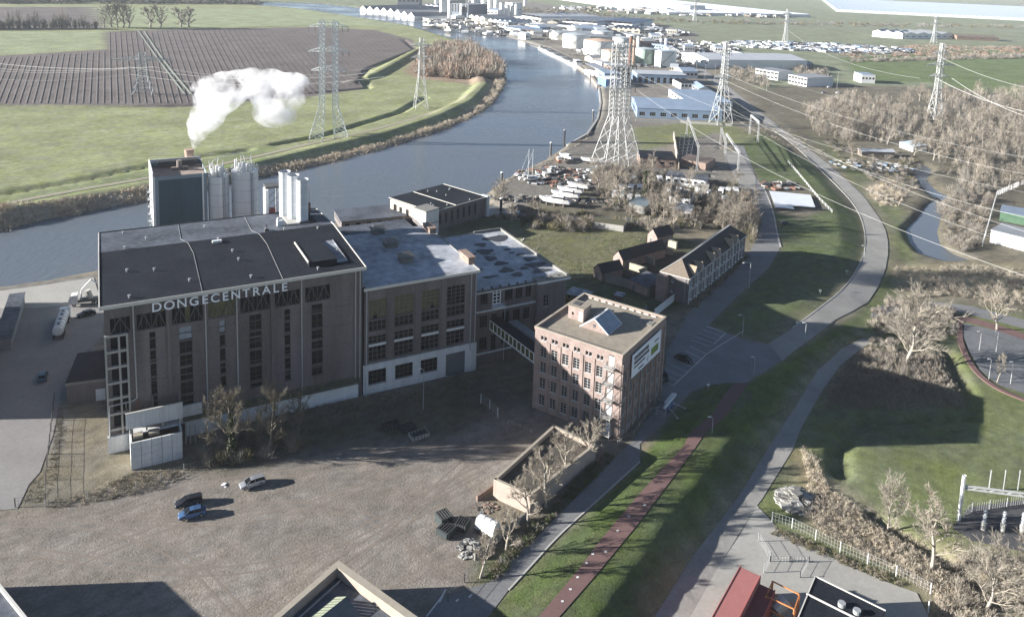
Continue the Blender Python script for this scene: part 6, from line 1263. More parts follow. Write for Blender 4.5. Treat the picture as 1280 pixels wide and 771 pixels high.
q = loft([(5.3,[(-1.2,.7),(1.2,.7),(1.2,3.3),(-1.2,3.3)]),(6.9,[(-1.2,.7),(1.2,.7),(1.15,3.2),(-1.15,3.2)]),(7.5,[(-1.15,.7),(1.15,.7),(1.1,2.0),(-1.1,2.0)])]); cb = q.build('cab', WHITE, tk); q = MB(); q.add([(7.0,-1.05,3.1),(7.0,1.05,3.1),(7.52,1.0,2.05),(7.52,-1.0,2.05)], [(0,3,2,1)]); q.build('windscreen', GLASS, cb)
wheels(tk, (-5.2,-4.0,-2.8,3.6,6.6), 1.05, .5)
# white truck near the water
a, b = gz(93,382), gz(121,379); tc = thing('tipper_truck', 'white truck with a folded crane arm on the quay apron at the boiler house corner', 'truck', Vector(((a.x+b.x)/2,(a.y+b.y)/2,.12)), math.atan2((a-b).y,(a-b).x))
q = loft([(1.8,[(-1.2,.7),(1.2,.7),(1.2,3.2),(-1.2,3.2)]),(3.3,[(-1.2,.7),(1.2,.7),(1.15,3.1),(-1.15,3.1)]),(3.9,[(-1.15,.7),(1.15,.7),(1.1,1.9),(-1.1,1.9)])]); cb = q.build('cab', WHITE, tc); q = MB(); q.add([(3.4,-1.05,3.0),(3.4,1.05,3.0),(3.92,1.0,1.95),(3.92,-1.0,1.95)], [(0,3,2,1)]); q.build('windscreen', GLASS, cb)
MB().box(-4.2,3.4,-.5,.5,.75,1.1).build('chassis', STEELD, tc); MB().box(-4.2,1.4,-1.2,1.2,1.15,1.6).build('bed', STEELD, tc); q = MB(); q.path([(1.0,0,1.5),(.8,0,4.2),(-1.6,0,6.8),(-4.5,.4,4.4)],.18,6); q.build('crane_arm', WHITE, tc); q = MB(); q.tube((-1.2,0,1.6),(-.6,0,3.8),.8,10,cap=True); q.build('hopper', CONC, tc); wheels(tc, (-3.2,-2.0,2.6), 1.05, .5)
# platform lift with outriggers by the office
a, b = gz(844,500), gz(825,524); lf_ = thing('spider_lift', 'white folded boom lift with spread outriggers beside the brick office', 'boom lift', Vector(((a.x+b.x)/2,(a.y+b.y)/2,.08)), math.atan2((a-b).y,(a-b).x))
MB().box(-3.4,3.6,-.55,-.1,1.7,2.2).build('boom', WHITE, lf_); MB().box(-1.0,3.8,.05,.55,1.5,1.95).build('boom', WHITE, lf_); MB().box(-1.6,1.8,-.6,.6,.5,1.3).build('chassis', mat('lift_blue', (.10,.16,.30), .5, .1, 1), lf_)
q = MB()
for x in (-4.9,-3.6):
    for y in (-.9,.9):
        q.tube((x,y,.7),(x,y,1.9),.04)
for z in (.7,1.3,1.9): q.path([(-4.9,-.9,z),(-3.6,-.9,z),(-3.6,.9,z),(-4.9,.9,z),(-4.9,-.9,z)],.04)
q.build('basket', STEEL, lf_)
for x, y in ((2.4,3.0),(-2.2,3.0),(2.4,-3.0),(-2.2,-3.0)): q = MB(); q.tube((x*.5,y*.2,1.2),(x,y,.08),.10,5); q.cyl(x,y,0,.08,.3,8); q.build('outrigger', CONC, lf_)
wheels(lf_, (-.8,.9), .6, .3)
# yard clutter
def crate(label, a, b, wd, h, m_, cat, name, open_=True, group=None, tilt=0):
    a, b = gz(*a), gz(*b); d = b-a; L = d.length; T = thing(name, label, cat, a, math.atan2(d.y, d.x), group)
    for x0, x1, y0, y1 in ((0,L,0,.1),(0,L,wd-.1,wd),(0,.1,.1,wd-.1),(L-.1,L,.1,wd-.1)): MB().box(x0,x1,y0,y1,.15,h).build('side', m_, T)
    MB().box(.1,L-.1,.1,wd-.1,.2,.35 if open_ else h-.1).build('floor', STEELD if open_ else m_, T)
    q = MB(); 
    for k in range(5): q.box(L*(k+.5)/5-.05, L*(k+.5)/5+.05, -.06, wd+.06, .1, h+.03)
    q.build('rib', STEELD, T); return T
DKG = mat('dark_skip', (.035,.045,.045), .6, .2, 1); PG = mat('pale_skip', (.3,.3,.28), .7, .3, 1)
g_ = 'skips and trailers on the yard'
crate('dark skip with a raised flap, upper left of the dark cluster on the sunlit gravel', (552,662),(566,656), 2.4, 1.8, DKG, 'skip', 'open_skip', group=g_)
crate('open dark skip at the left of the dark cluster', (546,668),(560,676), 2.2, 1.3, DKG, 'skip', 'open_skip', group=g_)
crate('open dark skip at the front of the dark cluster', (558,676),(572,664), 2.4, 1.2, DKG, 'skip', 'open_skip', group=g_)
crate('dark trailer at the right of the dark cluster, lid raised', (568,664),(582,668), 2.2, 1.5, DKG, 'trailer', 'flat_trailer', group=g_)
crate('dark long box trailer in the building shade, left one', (480,541),(501,536), 2.0, 1.1, DKG, 'trailer', 'flat_trailer', group=g_)
crate('pale framed open trailer in the building shade, nearest the sunlit gravel', (516,553),(537,546), 2.2, 1.0, PG, 'trailer', 'flat_trailer', group=g_)
crate('dark open box behind the pale framed trailer in the shade', (505,544),(520,538), 2.0, 1.2, DKG, 'trailer', 'flat_trailer', group=g_)
cv = thing('covered_trailer', 'round topped weathered white covered trailer beside the bare trees', 'trailer', gz(610,664), R(-35))
q = MB(); n_ = 10
pr2 = [(1.2*math.cos(math.pi*k/n_), 1.0+1.5*math.sin(math.pi*k/n_)) for k in range(n_+1)]+[(-1.2,.5),(1.2,.5)]
loft([(-1.9,pr2),(1.9,pr2)]).build('cover', mat('weathered_white', (.60,.58,.55), .8, .2, 1.5), cv); 
for x in (-1.9,-.65,.6,1.88): q = MB(); q.path([(x,1.22*math.cos(math.pi*k/n_),1.0+1.53*math.sin(math.pi*k/n_)) for k in range(n_+1)],.04); q.build('hoop', STEEL, cv)
wheels(cv, (0,), 1.1, .35); q = MB(); q.tube((1.9,0,.6),(3.2,0,.45),.06); q.build('drawbar', STEELD, cv)
def heap(label, x, y, rx, ry, h, m1, n_=60, name='scrap_heap', cat='scrap heap', s=.5, seed=1, ms=None):
    rs = random.Random(seed); T = MB(); c = gz(x, y)
    for k in range(n_):
        a, r_ = rs.uniform(0,6.28), math.sqrt(rs.random()); X, Y = r_*rx*math.cos(a), r_*ry*math.sin(a); z = h*(1-r_)*rs.random(); sx, sy, sz = (rs.uniform(.3,1.6)*s for _ in range(3)); ca, sa = math.cos(a*3), math.sin(a*3)
        v = [(X+ca*i*sx-sa*j*sy, Y+sa*i*sx+ca*j*sy, z+k_*sz*.6+i*.1*s) for k_ in (0,1) for i, j in ((-1,-1),(1,-1),(1,1),(-1,1))]
        T.add(v, [(0,3,2,1),(4,5,6,7),(0,1,5,4),(1,2,6,5),(2,3,7,6),(3,0,4,7)], rs.randrange(len(ms or [m1])))
    return T.build(name, ms or [m1], None, c, label=label, cat=cat, kind='stuff')
heap('heap of white scrap and rubble between the skips and the bare trees', 587,686, 2.0,2.4,1.3, None, 90, s=.28, ms=[PG, STEELD, CONC, STEELD])
heap('rubble and broken slabs beside the sunken roof building', 607,634, 2.2,1.6,.4, None, 40, s=.2, name='rubble', cat='rubble', seed=2, ms=[CONCD, BRICK3])
heap('round gravel heap beside the lower path', 994,626, 3.2,3.6,1.6, None, 160, s=.55, name='gravel_heap', cat='gravel heap', seed=3, ms=[CONC, CONCD])
heap('small white stone blocks beside the silver car', 281,606.5, .9,.4,.3, None, 5, s=.25, name='stone_block', cat='stone', seed=4, ms=[WHITE])
heap('rubble of concrete pieces at the head of the quay inlet', 655,300, 1,1,.3, None, 5, s=.3, name='stone_block', cat='stone', seed=5, ms=[CONC])
TOWNM = [WHC, GRC, STEELD, BLC, RUST, CONC]
heap('dense jumble of stored vehicles and scrap in the far yard', 1022,60, 130,60,3, None, 600, s=3.2, name='scrap_yard', cat='scrap yard', seed=6, ms=[WHC, WHC, GRC, STEELD, BLC])
heap('stacked pipes and goods in the yard behind the tanks', 762,38, 120,110,3, None, 420, s=4.0, name='goods_yard', cat='goods yard', seed=7, ms=[GRC, STEELD, WHC, GRC])
heap('stored goods and pipework around the tanks', 800,70, 70,110,4, None, 380, s=2.0, name='pipework', cat='pipework', seed=8, ms=[WHC, GRC, STEELD, CONC])
heap('clutter of the far town quay', 648,34, 150,160,4, None, 420, s=4.5, name='quay_clutter', cat='quay clutter', seed=9, ms=[WHC, GRC, STEELD, MATS['cream_wall'], CONC])
heap('jumble of materials stacked in the boat yard', 705,222, 22,18,1.5, None, 160, s=.9, name='boat_yard_clutter', cat='clutter', seed=10, ms=[STEELD, WHC, GRC, RUST, WOOD])
heap('stacked timber and rubble on the bank above the inlet', 690,250, 26,5,1.0, None, 160, s=.7, name='timber_stack', cat='timber', seed=11, ms=[WOOD, CONC, STEELD])
heap('low scattered planks beside the garden lane', 975,233, 9,7,.6, None, 30, s=1.3, name='plank_stack', cat='planks', seed=12, ms=[RUST, STEELD, CONC])
heap('allotment clutter in the eastern scrub', 1085,208, 26,12,1.2, None, 140, s=.9, name='allotment_clutter', cat='clutter', seed=13, ms=[WOOD, WHC, STEELD, CONC, BLC])
heap('parked vehicles and goods along the far road', 860,58, 60,90,3, None, 160, s=2.6, name='stored_goods', cat='goods', seed=14, ms=[WHC, GRC, STEELD, CONC])
heap('loose village of far houses below the horizon', 840,16, 280,120,6, None, 260, s=5.5, name='far_village', cat='village', seed=15, ms=[WHC, GRC, TILEO, CONC])
# ------------------------------------------------------------------ boats, campers
def boat(label, x, y, L, yaw, hull=WHITE, cabin=True, mast=0, group='boats laid up in the boat yard', z=1.0, name='motor_boat', cat='boat'):
    L *= .86; T = thing(name, label, cat, gz(x, y), yaw, group); s = L/10; w_ = 1.6*s**.7
    def sc_(t, w2, zk, zt_): return (t*L, [(0,zk),(w2*.8,zk+.5*s),(w2,zt_),(w2*.85,zt_),(-w2*.85,zt_),(-w2,zt_),(-w2*.8,zk+.5*s)])
    q = loft([sc_(-.5,w_*.8,z,z+1.4*s),sc_(-.25,w_,z-.1,z+1.4*s),sc_(.1,w_,z-.1,z+1.5*s),sc_(.35,w_*.6,z+.1,z+1.7*s),sc_(.5,.06,z+1.1*s,z+1.85*s)]); q.build('hull', hull, T)
    q = MB(); q.prism([(-.46*L,-w_*.75),(.1*L,-w_*.85),(.38*L,-w_*.35),(.38*L,w_*.35),(.1*L,w_*.85),(-.46*L,w_*.75)], z+1.45*s, z+1.56*s); q.build('deck', mat('boat_deck', (.5,.47,.42), .8, .1, 1), T)
    if cabin:
        q = loft([(-.3*L,[(-w_*.65,z+1.5*s),(w_*.65,z+1.5*s),(w_*.55,z+2.6*s),(-w_*.55,z+2.6*s)]),(.06*L,[(-w_*.65,z+1.5*s),(w_*.65,z+1.5*s),(w_*.5,z+2.5*s),(-w_*.5,z+2.5*s)]),(.2*L,[(-w_*.5,z+1.5*s),(w_*.5,z+1.5*s),(w_*.42,z+1.75*s),(-w_*.42,z+1.75*s)])]); c = q.build('cabin', WHITE, T)
        q = loft([(-.31*L,[(-w_*.66,z+1.85*s),(w_*.66,z+1.85*s),(w_*.6,z+2.35*s),(-w_*.6,z+2.35*s)]),(.1*L,[(-w_*.64,z+1.85*s),(w_*.64,z+1.85*s),(w_*.52,z+2.3*s),(-w_*.52,z+2.3*s)])]); q.build('window_band', GLASS, c)
    if mast: q = MB(); q.tube((0,0,z+1.5),(0,0,z+mast),.09); q.tube((0,0,z+2.4),(-.4*L,0,z+2.5),.07); q.tube((-.5*L,0,z+1.5),(0,0,z+mast*.95),.04); q.build('mast', WHITE, T)
    q = MB()
    for t in (-.3,0,.25): q.box(t*L-.2,t*L+.2,-.7,.7,0,z+.2)
    if z > 0: q.build('cradle', WOOD, T)
    return T
boat('white motor cruiser on the quay edge at the tip of the boat yard', 641,262, 11, R(55)); boat('large white cruiser in the middle of the boat yard, nearest', 693,257, 15, R(160)); boat('white cruiser behind the large one in the boat yard', 706,249, 14, R(160)); boat('white cruiser third in the boat yard row', 712,243, 13, R(160))
boat('white open sloop right of the cruiser row', 722,237, 12, R(150), cabin=False); boat('orange-red hulled boat on the yard near the river edge', 698,203, 9, R(100), mat('orange_hull', (.55,.22,.13), .6, .1, 1)); boat('white boat with a long hull beside the orange one', 707,200, 11, R(130)); boat('low white boat under the large pylon', 740,205, 13, R(170), cabin=False); boat('pale boat on trailers left of the yard crane', 690,215, 8, R(60)); boat('small grey-white boat behind the yard road', 684,221, 7, R(50), cabin=False); boat('blue-white boat near the pylon foot', 748,214, 9, R(170), BLC)
boat('sailing boat with two thin masts tied near the quay tip', 660,226, 10, R(20), mast=14, z=.6, name='sailing_boat'); boat('second masted boat beside the first near the quay tip', 665,227, 9, R(20), mast=14, z=.6, name='sailing_boat')
for k, (x, y, lab, m_) in enumerate(((768,247,'first white covered boat from the left under the bare tree', WHITE),(777,248,'second covered boat, pale green tarpaulin', TG),(787,250,'third covered boat, bluish white tarpaulin', SILO),(797,251,'fourth covered boat, grey green tarpaulin', TG))): boat(lab, x, y, 8, R(80), m_, cabin=False, group='covered boats in a row under the bare tree')
# barge and pontoon piles
a, b = at(736,84,WZ), at(684,60,WZ); d = b-a; bg_ = thing('cargo_barge', 'long white and grey cargo barge moored along the tank quay', 'barge', Vector(((a.x+b.x)/2-9,(a.y+b.y)/2-4,WZ)), math.atan2(d.y,d.x)); L = d.length
def sb(t, w_): return (t*L, [(-w_,-.5),(w_,-.5),(w_*1.05,1.9),(-w_*1.05,1.9)])
loft([sb(-.5,3.0),sb(-.46,4.6),sb(.44,4.6),sb(.5,1.0)]).build('hull', mat('barge_hull', (.62,.62,.6), .6, .1, .2), bg_)
for k in range(12): MB().box(-.36*L+k*L*.065,-.36*L+k*L*.065+L*.06,-3.6,3.6,1.9,2.8).build('hatch_cover', STEELD if k%3 else GRC, bg_)
cb = MB().box(-.48*L,-.41*L,-3,3,1.9,6.0).build('wheelhouse', WHITE, bg_); MB().box(-.482*L,-.408*L,-3.1,3.1,4.4,5.4).build('window_band', GLASS, cb); MB().box(.45*L,.47*L,-1,1,1.9,3.4).build('winch', STEELD, bg_)
for k, (x, y, h) in enumerate(((690,198,8),(707,183,9),(743,152,7),(629,227,4),(628,264,5),(740,100,6))):
    T = thing('mooring_pile', ['dark mooring pile off the boat yard','tall dark mooring pile off the river bend','mooring pile near the loading house','short pile at the yard slipway','pile at the inlet mouth','mooring pile at the loading quay'][k], 'mooring pile', at(x-2, y, WZ)); MB().cyl(0,0,-2,h,.55,10).build('shaft', STEELD, T); MB().cyl(0,0,h,h+.5,.6,10).build('cap', WHITE, T)
def camper(label, x, y, yaw, L=6, g='white campers parked in the gardens'):
    T = thing('camper_van', label, 'camper', gz(x, y)+Vector((0,0,.1)), yaw, g)
    loft([(-L/2,[(-1.1,.45),(1.1,.45),(1.1,2.8),(-1.1,2.8)]),(L*.2,[(-1.1,.45),(1.1,.45),(1.1,2.9),(-1.1,2.9)]),(L*.32,[(-1.1,.45),(1.1,.45),(1.05,2.6),(-1.05,2.6)]),(L*.5,[(-1.05,.45),(1.05,.45),(1.0,1.2),(-1.0,1.2)])]).build('body', WHITE, T)
    for s in (-1,1):
        MB().box(-L*.3,-L*.05,s*1.12-.02,s*1.12+.02,1.5,2.1).build('side_window', GLASS, T)
    MB().box(-L/2-.03,-L/2,-.6,.6,1.4,2.2).build('rear_window', GLASS, T); MB().box(-1,-.2,-.3,.3,2.85,3.0).build('roof_vent', STEEL, T); wheels(T, (-L*.28, L*.3), 1.0, .35)
for k, (x, y) in enumerate(((770,238),(779,239),(789,239),(799,239),(824,228),(902,243),(910,243),(919,243),(906,254),(836,244),(848,243),(874,246),(858,246),(884,246),(792,228),(812,226))):
    camper(f'white camper {["at the left end of the back row","second in the back row","third in the back row","right end of the back row","alone by the shrubs","first of the three by the lane","middle of the three by the lane","right one of the three by the lane","behind the hedge nearest the lane","left of the pitched shed","above the pitched shed","under the long white shed","between the sheds","near the annex shed","by the pylon hedge","at the shrub border"][k]}', x, y, R(75+((k*37) % 30)-15), 5.5+.3*(k % 3))
# ------------------------------------------------------------------ fences
def fence(label, pts, H, gap, post=CONC, mesh=None, pr=.07, cat='fence', rails=3, name='mesh_fence'):
    P_ = [gz(*q) for q in pts]; T = thing(name, label, cat, P_[0]); o = P_[0]; 
    for a, b in zip(P_[:-1], P_[1:]):
        n_ = max(1, int((b-a).length/gap))
        for k in range(n_+1 if b is P_[-1] else n_):
            c = a.lerp(b, k/n_)-o; MB().box(c.x-pr, c.x+pr, c.y-pr, c.y+pr, c.z-.2, c.z+H).build('post', post, T)
        q = MB(); A, B = a-o, b-o
        for r_ in range(rails): z = H*(r_+1)/rails-.05; q.tube((A.x,A.y,A.z+z),(B.x,B.y,B.z+z),.02,3)
        m2 = int((b-a).length/.5)
        for k in range(m2): c = A.lerp(B, k/m2); q.tube((c.x,c.y,c.z+.1),(c.x,c.y,c.z+H-.05),.018,3)
        q.build('mesh_panel', mesh or STEEL, T)
    return T
fence('mesh fence with white posts along the concrete yard edge', [(965,652),(990,660),(1050,690),(1120,720),(1163,742),(1157,790)], 2.0, 4, WHITE)
fence('dark fence and gate dividing the concrete yard', [(948,677),(963,702),(955,716)], 1.8, 2.5, STEEL); fence('low rail across the concrete yard', [(963,702),(1011,703),(1000,722)], 1.2, 3, STEELD, rails=2)
fence('chain fence along the left dirt strip', [(19,634),(57,628),(57,600),(68,500)], 1.8, 4, STEELD, STEELD); fence('bent mesh fence in front of the white annex', [(57,634),(110,622),(170,612),(230,588),(262,583)], 1.4, 4, STEEL, CONCD); 
fence('tall pale fence around the right hand relay buildings', [(1228,308),(1236,280),(1246,245),(1285,228)], 2.6, 2.2, WHITE, WHITE)
fence('white railed fence on the lawn left of the ramp road', [(985,203),(1006,228),(1024,250),(1040,266)], 1.3, 4, WHITE, WHITE, rails=2); fence('white double panel gate standing in the shaded yard', [(601,504),(612,511),(622,521)], 2.2, 3.5, WHITE, STEEL); fence('low guard rail beside the gate in the shaded yard', [(635,529),(650,534),(664,541)], .8, 2, CONC, CONC, rails=2)
fence('thin rail in the shade before the turbine hall', [(497,521),(518,516)], 1.2, 3, CONCD, CONCD, rails=1); fence('fence along the tree row by the service road', [(560,752),(600,705),(640,668),(700,604),(750,562)], 1.6, 4, STEELD, STEELD)
fence('kerb railing beside the office front', [(772,556),(792,543),(826,496)], 1.0, 3, CONC, CONC, rails=1); fence('mesh fence around the small right-hand switchyard', [(1196,652),(1215,640),(1280,630)], 2.0, 3, STEEL)
# bottom-right switchyard
yd = thing('transformer_yard', 'small switchyard with a steel portal and grey insulator posts at the right edge', 'switchyard', gz(1200,650)); o = yd.location
a = gz(1198,650)-o; b = gz(1330,668)-o; c = gz(1198,650)-o
MB().tube((a.x,a.y,a.z),(a.x,a.y,9.0),.35,6).build('mast', WHITE, yd); MB().tube((b.x,b.y,b.z),(b.x,b.y,9.0),.35,6).build('mast', WHITE, yd); MB().box(-.1,.1,-.1,.1,0,.1).build('foot', CONC, yd)
q = MB(); q.tube((a.x,a.y,6.4),(b.x,b.y,6.4),.18); q.tube((a.x,a.y,7.0),(b.x,b.y,7.0),.18); n_ = 12
for k in range(n_): u_, v_ = a.lerp(b, k/n_), a.lerp(b, (k+1)/n_); q.tube((u_.x,u_.y,6.4 if k % 2 else 7.0),(v_.x,v_.y,7.0 if k % 2 else 6.4),.09)
q.build('beam', PYL, yd)
for k, x in enumerate((1229,1253,1277,1300)):
    c = gz(x, 662+k*1.5)-o; q = MB(); q.cyl(c.x,c.y,0,1.6,.45,8); q.build('pedestal', CONC, yd); q = MB()
    for j in range(7): q.cyl(c.x,c.y,1.6+j*.35,1.6+j*.35+.2,.34 if j % 2 else .24,10)
    q.build('insulator', mat('insulator_grey', (.4,.42,.44), .4, .1, 1), yd); 
for k in range(4): c = gz(1236+k*18, 612)-o; MB().tube((c.x,c.y,0),(c.x,c.y,4.2),.12,5).build('switch_post', STEEL, yd)
drape('switchyard_gravel', [(1190,660),(1212,634),(1300,622),(1400,640),(1400,700),(1280,690),(1215,676)], mat('dark_gravel', (.07,.07,.072), .95, .3, .8), .10, 3)
# little things on the verges
for k, (x, y) in enumerate(((1058,343),(1025,368),(885,487),(935,297),(996,408))):
    T = thing('verge_sign', ['green litter bin on the lawn by the ramp road','small pale sign on the shaded lawn','white plate on the shaded verge by the cycle path','white plate by the garden lane end','white plate on the kerb of the ramp road'][k], 'sign', gz(x, y)); MB().tube((0,0,0),(0,0,1.2),.05,5).build('post', STEEL, T); MB().box(-.35,.35,-.05,.05,1.0,1.5).build('plate', [TG,STEEL,WHITE,WHITE,WHITE][k], T)
# ------------------------------------------------------------------ vegetation
def arrmesh(name, V, F, mats, mi=None):
    me = bpy.data.meshes.new(name); me.vertices.add(len(V)); me.vertices.foreach_set('co', np.asarray(V, np.float32).ravel()); k = F.shape[1]
    me.loops.add(F.size); me.loops.foreach_set('vertex_index', F.astype(np.int32).ravel()); me.polygons.add(len(F)); me.polygons.foreach_set('loop_start', np.arange(0, F.size, k, dtype=np.int32)); me.polygons.foreach_set('loop_total', np.full(len(F), k, dtype=np.int32))
    for q in mats: me.materials.append(q)
    if mi is not None: me.polygons.foreach_set('material_index', mi.astype(np.int32))
    me.update(); return me
def slivers(P0, P1, w_):
    """thin triangles from P0 (width w_) to P1"""
    d = P1-P0; r_ = rng.normal(size=P0.shape); s = np.cross(d, r_); s /= (np.linalg.norm(s, axis=1, keepdims=True)+1e-9); s *= (w_[:, None] if np.ndim(w_) else w_)*.5
    V = np.stack([P0-s, P0+s, P1], 1).reshape(-1, 3); return V
def tree_meshes(seed, H, R_, bole=.2, limbs=9, twig=5000, tw=.035, bark=None, tmat=None, up=.9, n2=7, n3=5):
    """bare tree: trunk, arching limbs that reach an uneven crown outline, two more orders of branches, fine twigs"""
    rs = random.Random(seed); tr = MB(); cr = MB(); ends = []
    def curve(p, d, L, r0, r1, lift, n_, mb, sides):
        pts = [p]; dd = d.normalized()
        for i in range(n_):
            dd = (dd+Vector((rs.uniform(-1,1), rs.uniform(-1,1), rs.uniform(-.5,.5)))*.22+Vector((0,0,lift))).normalized(); q = pts[-1]+dd*(L/n_); ra = r0+(r1-r0)*i/n_; rb = r0+(r1-r0)*(i+1)/n_; mb.tube(pts[-1], q, ra, sides, 0, rb); pts.append(q)
        return pts
    tp = curve(Vector((0,0,-.3)), Vector((rs.uniform(-.06,.06), rs.uniform(-.06,.06), 1)), H*.8, H*.020+.05, H*.006, .12, 7, tr, 7)
    def along(pts, t): f = t*(len(pts)-1); i = min(int(f), len(pts)-2); return pts[i].lerp(pts[i+1], f-i), (pts[i+1]-pts[i]).normalized()
    for k in range(limbs):
        t = bole+(.95-bole)*(k+rs.uniform(-.3,.3))/limbs; p, _ = along(tp, min(max(t/.8*.8, .05), 1)); a = k*2.4+rs.uniform(-.5,.5); f = 1-.45*abs(t-.45)/.5; L = R_*1.12*f*rs.uniform(.8,1.15); el = .35+up*t
        l1 = curve(p, Vector((math.cos(a), math.sin(a), el)), L, H*.0105*f, H*.003, .10, 5, cr, 4)
        for _ in range(n2):
            u = rs.uniform(.2, 1); q, d = along(l1, u); b = rs.uniform(0, 6.283); o = d.orthogonal().normalized(); v = d.cross(o); l2 = curve(q, d+(o*math.cos(b)+v*math.sin(b))*rs.uniform(.6,1.1)+Vector((0,0,.25)), L*rs.uniform(.3,.5), H*.0045, H*.0016, .08, 3, cr, 3)
            for _ in range(n3):
                q2, d2 = along(l2, rs.uniform(.2,1)); b = rs.uniform(0, 6.283); o = d2.orthogonal().normalized(); v = d2.cross(o); l3 = curve(q2, d2+(o*math.cos(b)+v*math.sin(b))*rs.uniform(.5,1.0), L*rs.uniform(.13,.24), H*.0020, H*.0010, .05, 2, cr, 3); ends.append((l3[0], l3[-1]))
            ends.append((l2[-2], l2[-1]))
    me_t = tr.mesh('trunk', [bark or BARK]); E = np.array([(tuple(a), tuple(b)) for a, b in ends]); idx = rng.integers(0, len(E), twig); t = rng.random((twig,1)); P0 = E[idx,0]*(1-t)+E[idx,1]*t
    d = (E[idx,1]-E[idx,0]); d /= np.linalg.norm(d, axis=1, keepdims=True)+1e-9; P1 = P0+(d+rng.normal(size=P0.shape)*.45+np.array([0,0,.2]))*rng.uniform(.3,1.0,(twig,1))*H*.045
    V = slivers(P0, P1, tw); n0 = len(cr.v); me_c = bpy.data.meshes.new('crown'); me_c.from_pydata(cr.v+[tuple(v) for v in V], [], cr.f+[(n0+3*i, n0+3*i+1, n0+3*i+2) for i in range(twig)])
    me_c.materials.append(tmat or TWIG); me_c.update(); return me_t, me_c, max(v[2] for v in cr.v)
def tree(label, x, y, H, tm, name='bare_tree', cat='tree', group=None, rz=None, ivy=None, sx=1.0, loc=None):
    p = loc or gz(x, y); s = H/tm[2]; T = thing(name, label, cat, p, rz if rz is not None else random.uniform(0,6.28), group); T.scale = (s*sx, s*sx, s)
    put('trunk', tm[0], T); put('crown', tm[1], T)
    if ivy: put('ivy', ivy, T)
    return T
DT = mat('dark_twigs', (.17,.15,.115), .9, .3, .5)
TH = tree_meshes(21, 15, 5.5, limbs=13, twig=11000, tw=.04, n2=8, bark=mat('brown_bark', (.17,.15,.12), .9, .3, 1), tmat=DT)
TANT = mat('tan_twigs', (.27,.24,.195), .9, .2, .4)
TA = tree_meshes(11, 16, 6.0, limbs=12, twig=9000, tw=.03); TB = tree_meshes(12, 12, 3.6, limbs=10, twig=6500, tw=.028); TC = tree_meshes(13, 12, 4.0, limbs=10, twig=6500, tw=.028, bole=.25); TD = tree_meshes(14, 10, 2.6, limbs=8, twig=4500, tw=.028, bole=.35)
TF = tree_meshes(15, 26, 6, limbs=14, twig=1500, tw=.16, bole=.12, up=2.2, n2=5, n3=3, tmat=mat('far_twigs', (.27,.245,.21), .9, .2, .2)); TE = tree_meshes(16, 14, 5.5, limbs=12, twig=6000, tw=.06, tmat=BRUSH); TG2 = tree_meshes(17, 16, 7.6, limbs=15, twig=14000, tw=.034, n2=9, bole=.14, tmat=TANT)
def leafcloud(seed, H, R_, n, size, m_, name='ivy'):
    r2 = np.random.default_rng(seed); a = r2.uniform(0, 6.283, n); z = r2.uniform(.1, 1, n)*H; rr = R_*np.sqrt(r2.random(n))*(.5+.5*np.sin(z*1.7+a*2)); C = np.stack([rr*np.cos(a), rr*np.sin(a), z], 1)
    u = r2.normal(size=(n,3)); u /= np.linalg.norm(u,axis=1,keepdims=True); v = np.cross(u, r2.normal(size=(n,3))); v /= np.linalg.norm(v,axis=1,keepdims=True); V = np.stack([C-u*size, C+v*size*.7, C+u*size, C-v*size*.7], 1).reshape(-1,3)
    return arrmesh(name, V, np.arange(4*n).reshape(-1,4), [m_])
IVY = leafcloud(3, 9, .9, 900, .22, LEAF)
g_ = 'bare trees in the row beside the service road'
tree('short pollard-like bare tree at the near end of the service road row', 600,722, 7.5, TD, group=g_); tree('bare tree second from the near end, beside the covered trailer', 632,689, 8.5, TB, group=g_); tree('bare tree third in the row, against the pale end of the roofless enclosure', 658,655, 10.5, TC, group=g_); tree('tallest bare tree of the row, in front of the roofless enclosure', 682,633, 12.0, TB, group=g_); tree('bare tree fifth in the row, by the far corner of the enclosure', 706,600, 11.0, TC, group=g_); tree('spreading bare tree at the office end of the row', 731,577, 9.5, TA, group=g_)
tree('large bare tree with an ivy covered trunk before the boiler house', 290,574, 15.5, TH, ivy=IVY); tree('slimmer bare tree right of the ivy covered one before the boiler house', 337,566, 15.0, TH, sx=.8); tree('dark bare tree standing in shade by the white plinth', 373,548, 11.0, TH, sx=.7)
tree('huge spreading bare tree at the corner beyond the lower path', 1133,452, 21, TG2, sx=1.15); tree('bare tree by the side street at the right edge', 1246,412, 14, TA); tree('bare tree on the reed bank above the concrete yard fence', 1110,664, 12, TG2, sx=.8); tree('leaning bare tree near the right hand end of the white post fence', 1163,712, 15, TC); tree('low spreading bare tree in the bottom right corner', 1232,764, 13, TG2); tree('young bare tree at the small parking court', 1246,478, 8, TD, sx=.6)
tree('bare tree in the bottom right corner behind the transformer yard', 1290,735, 12, TG2)
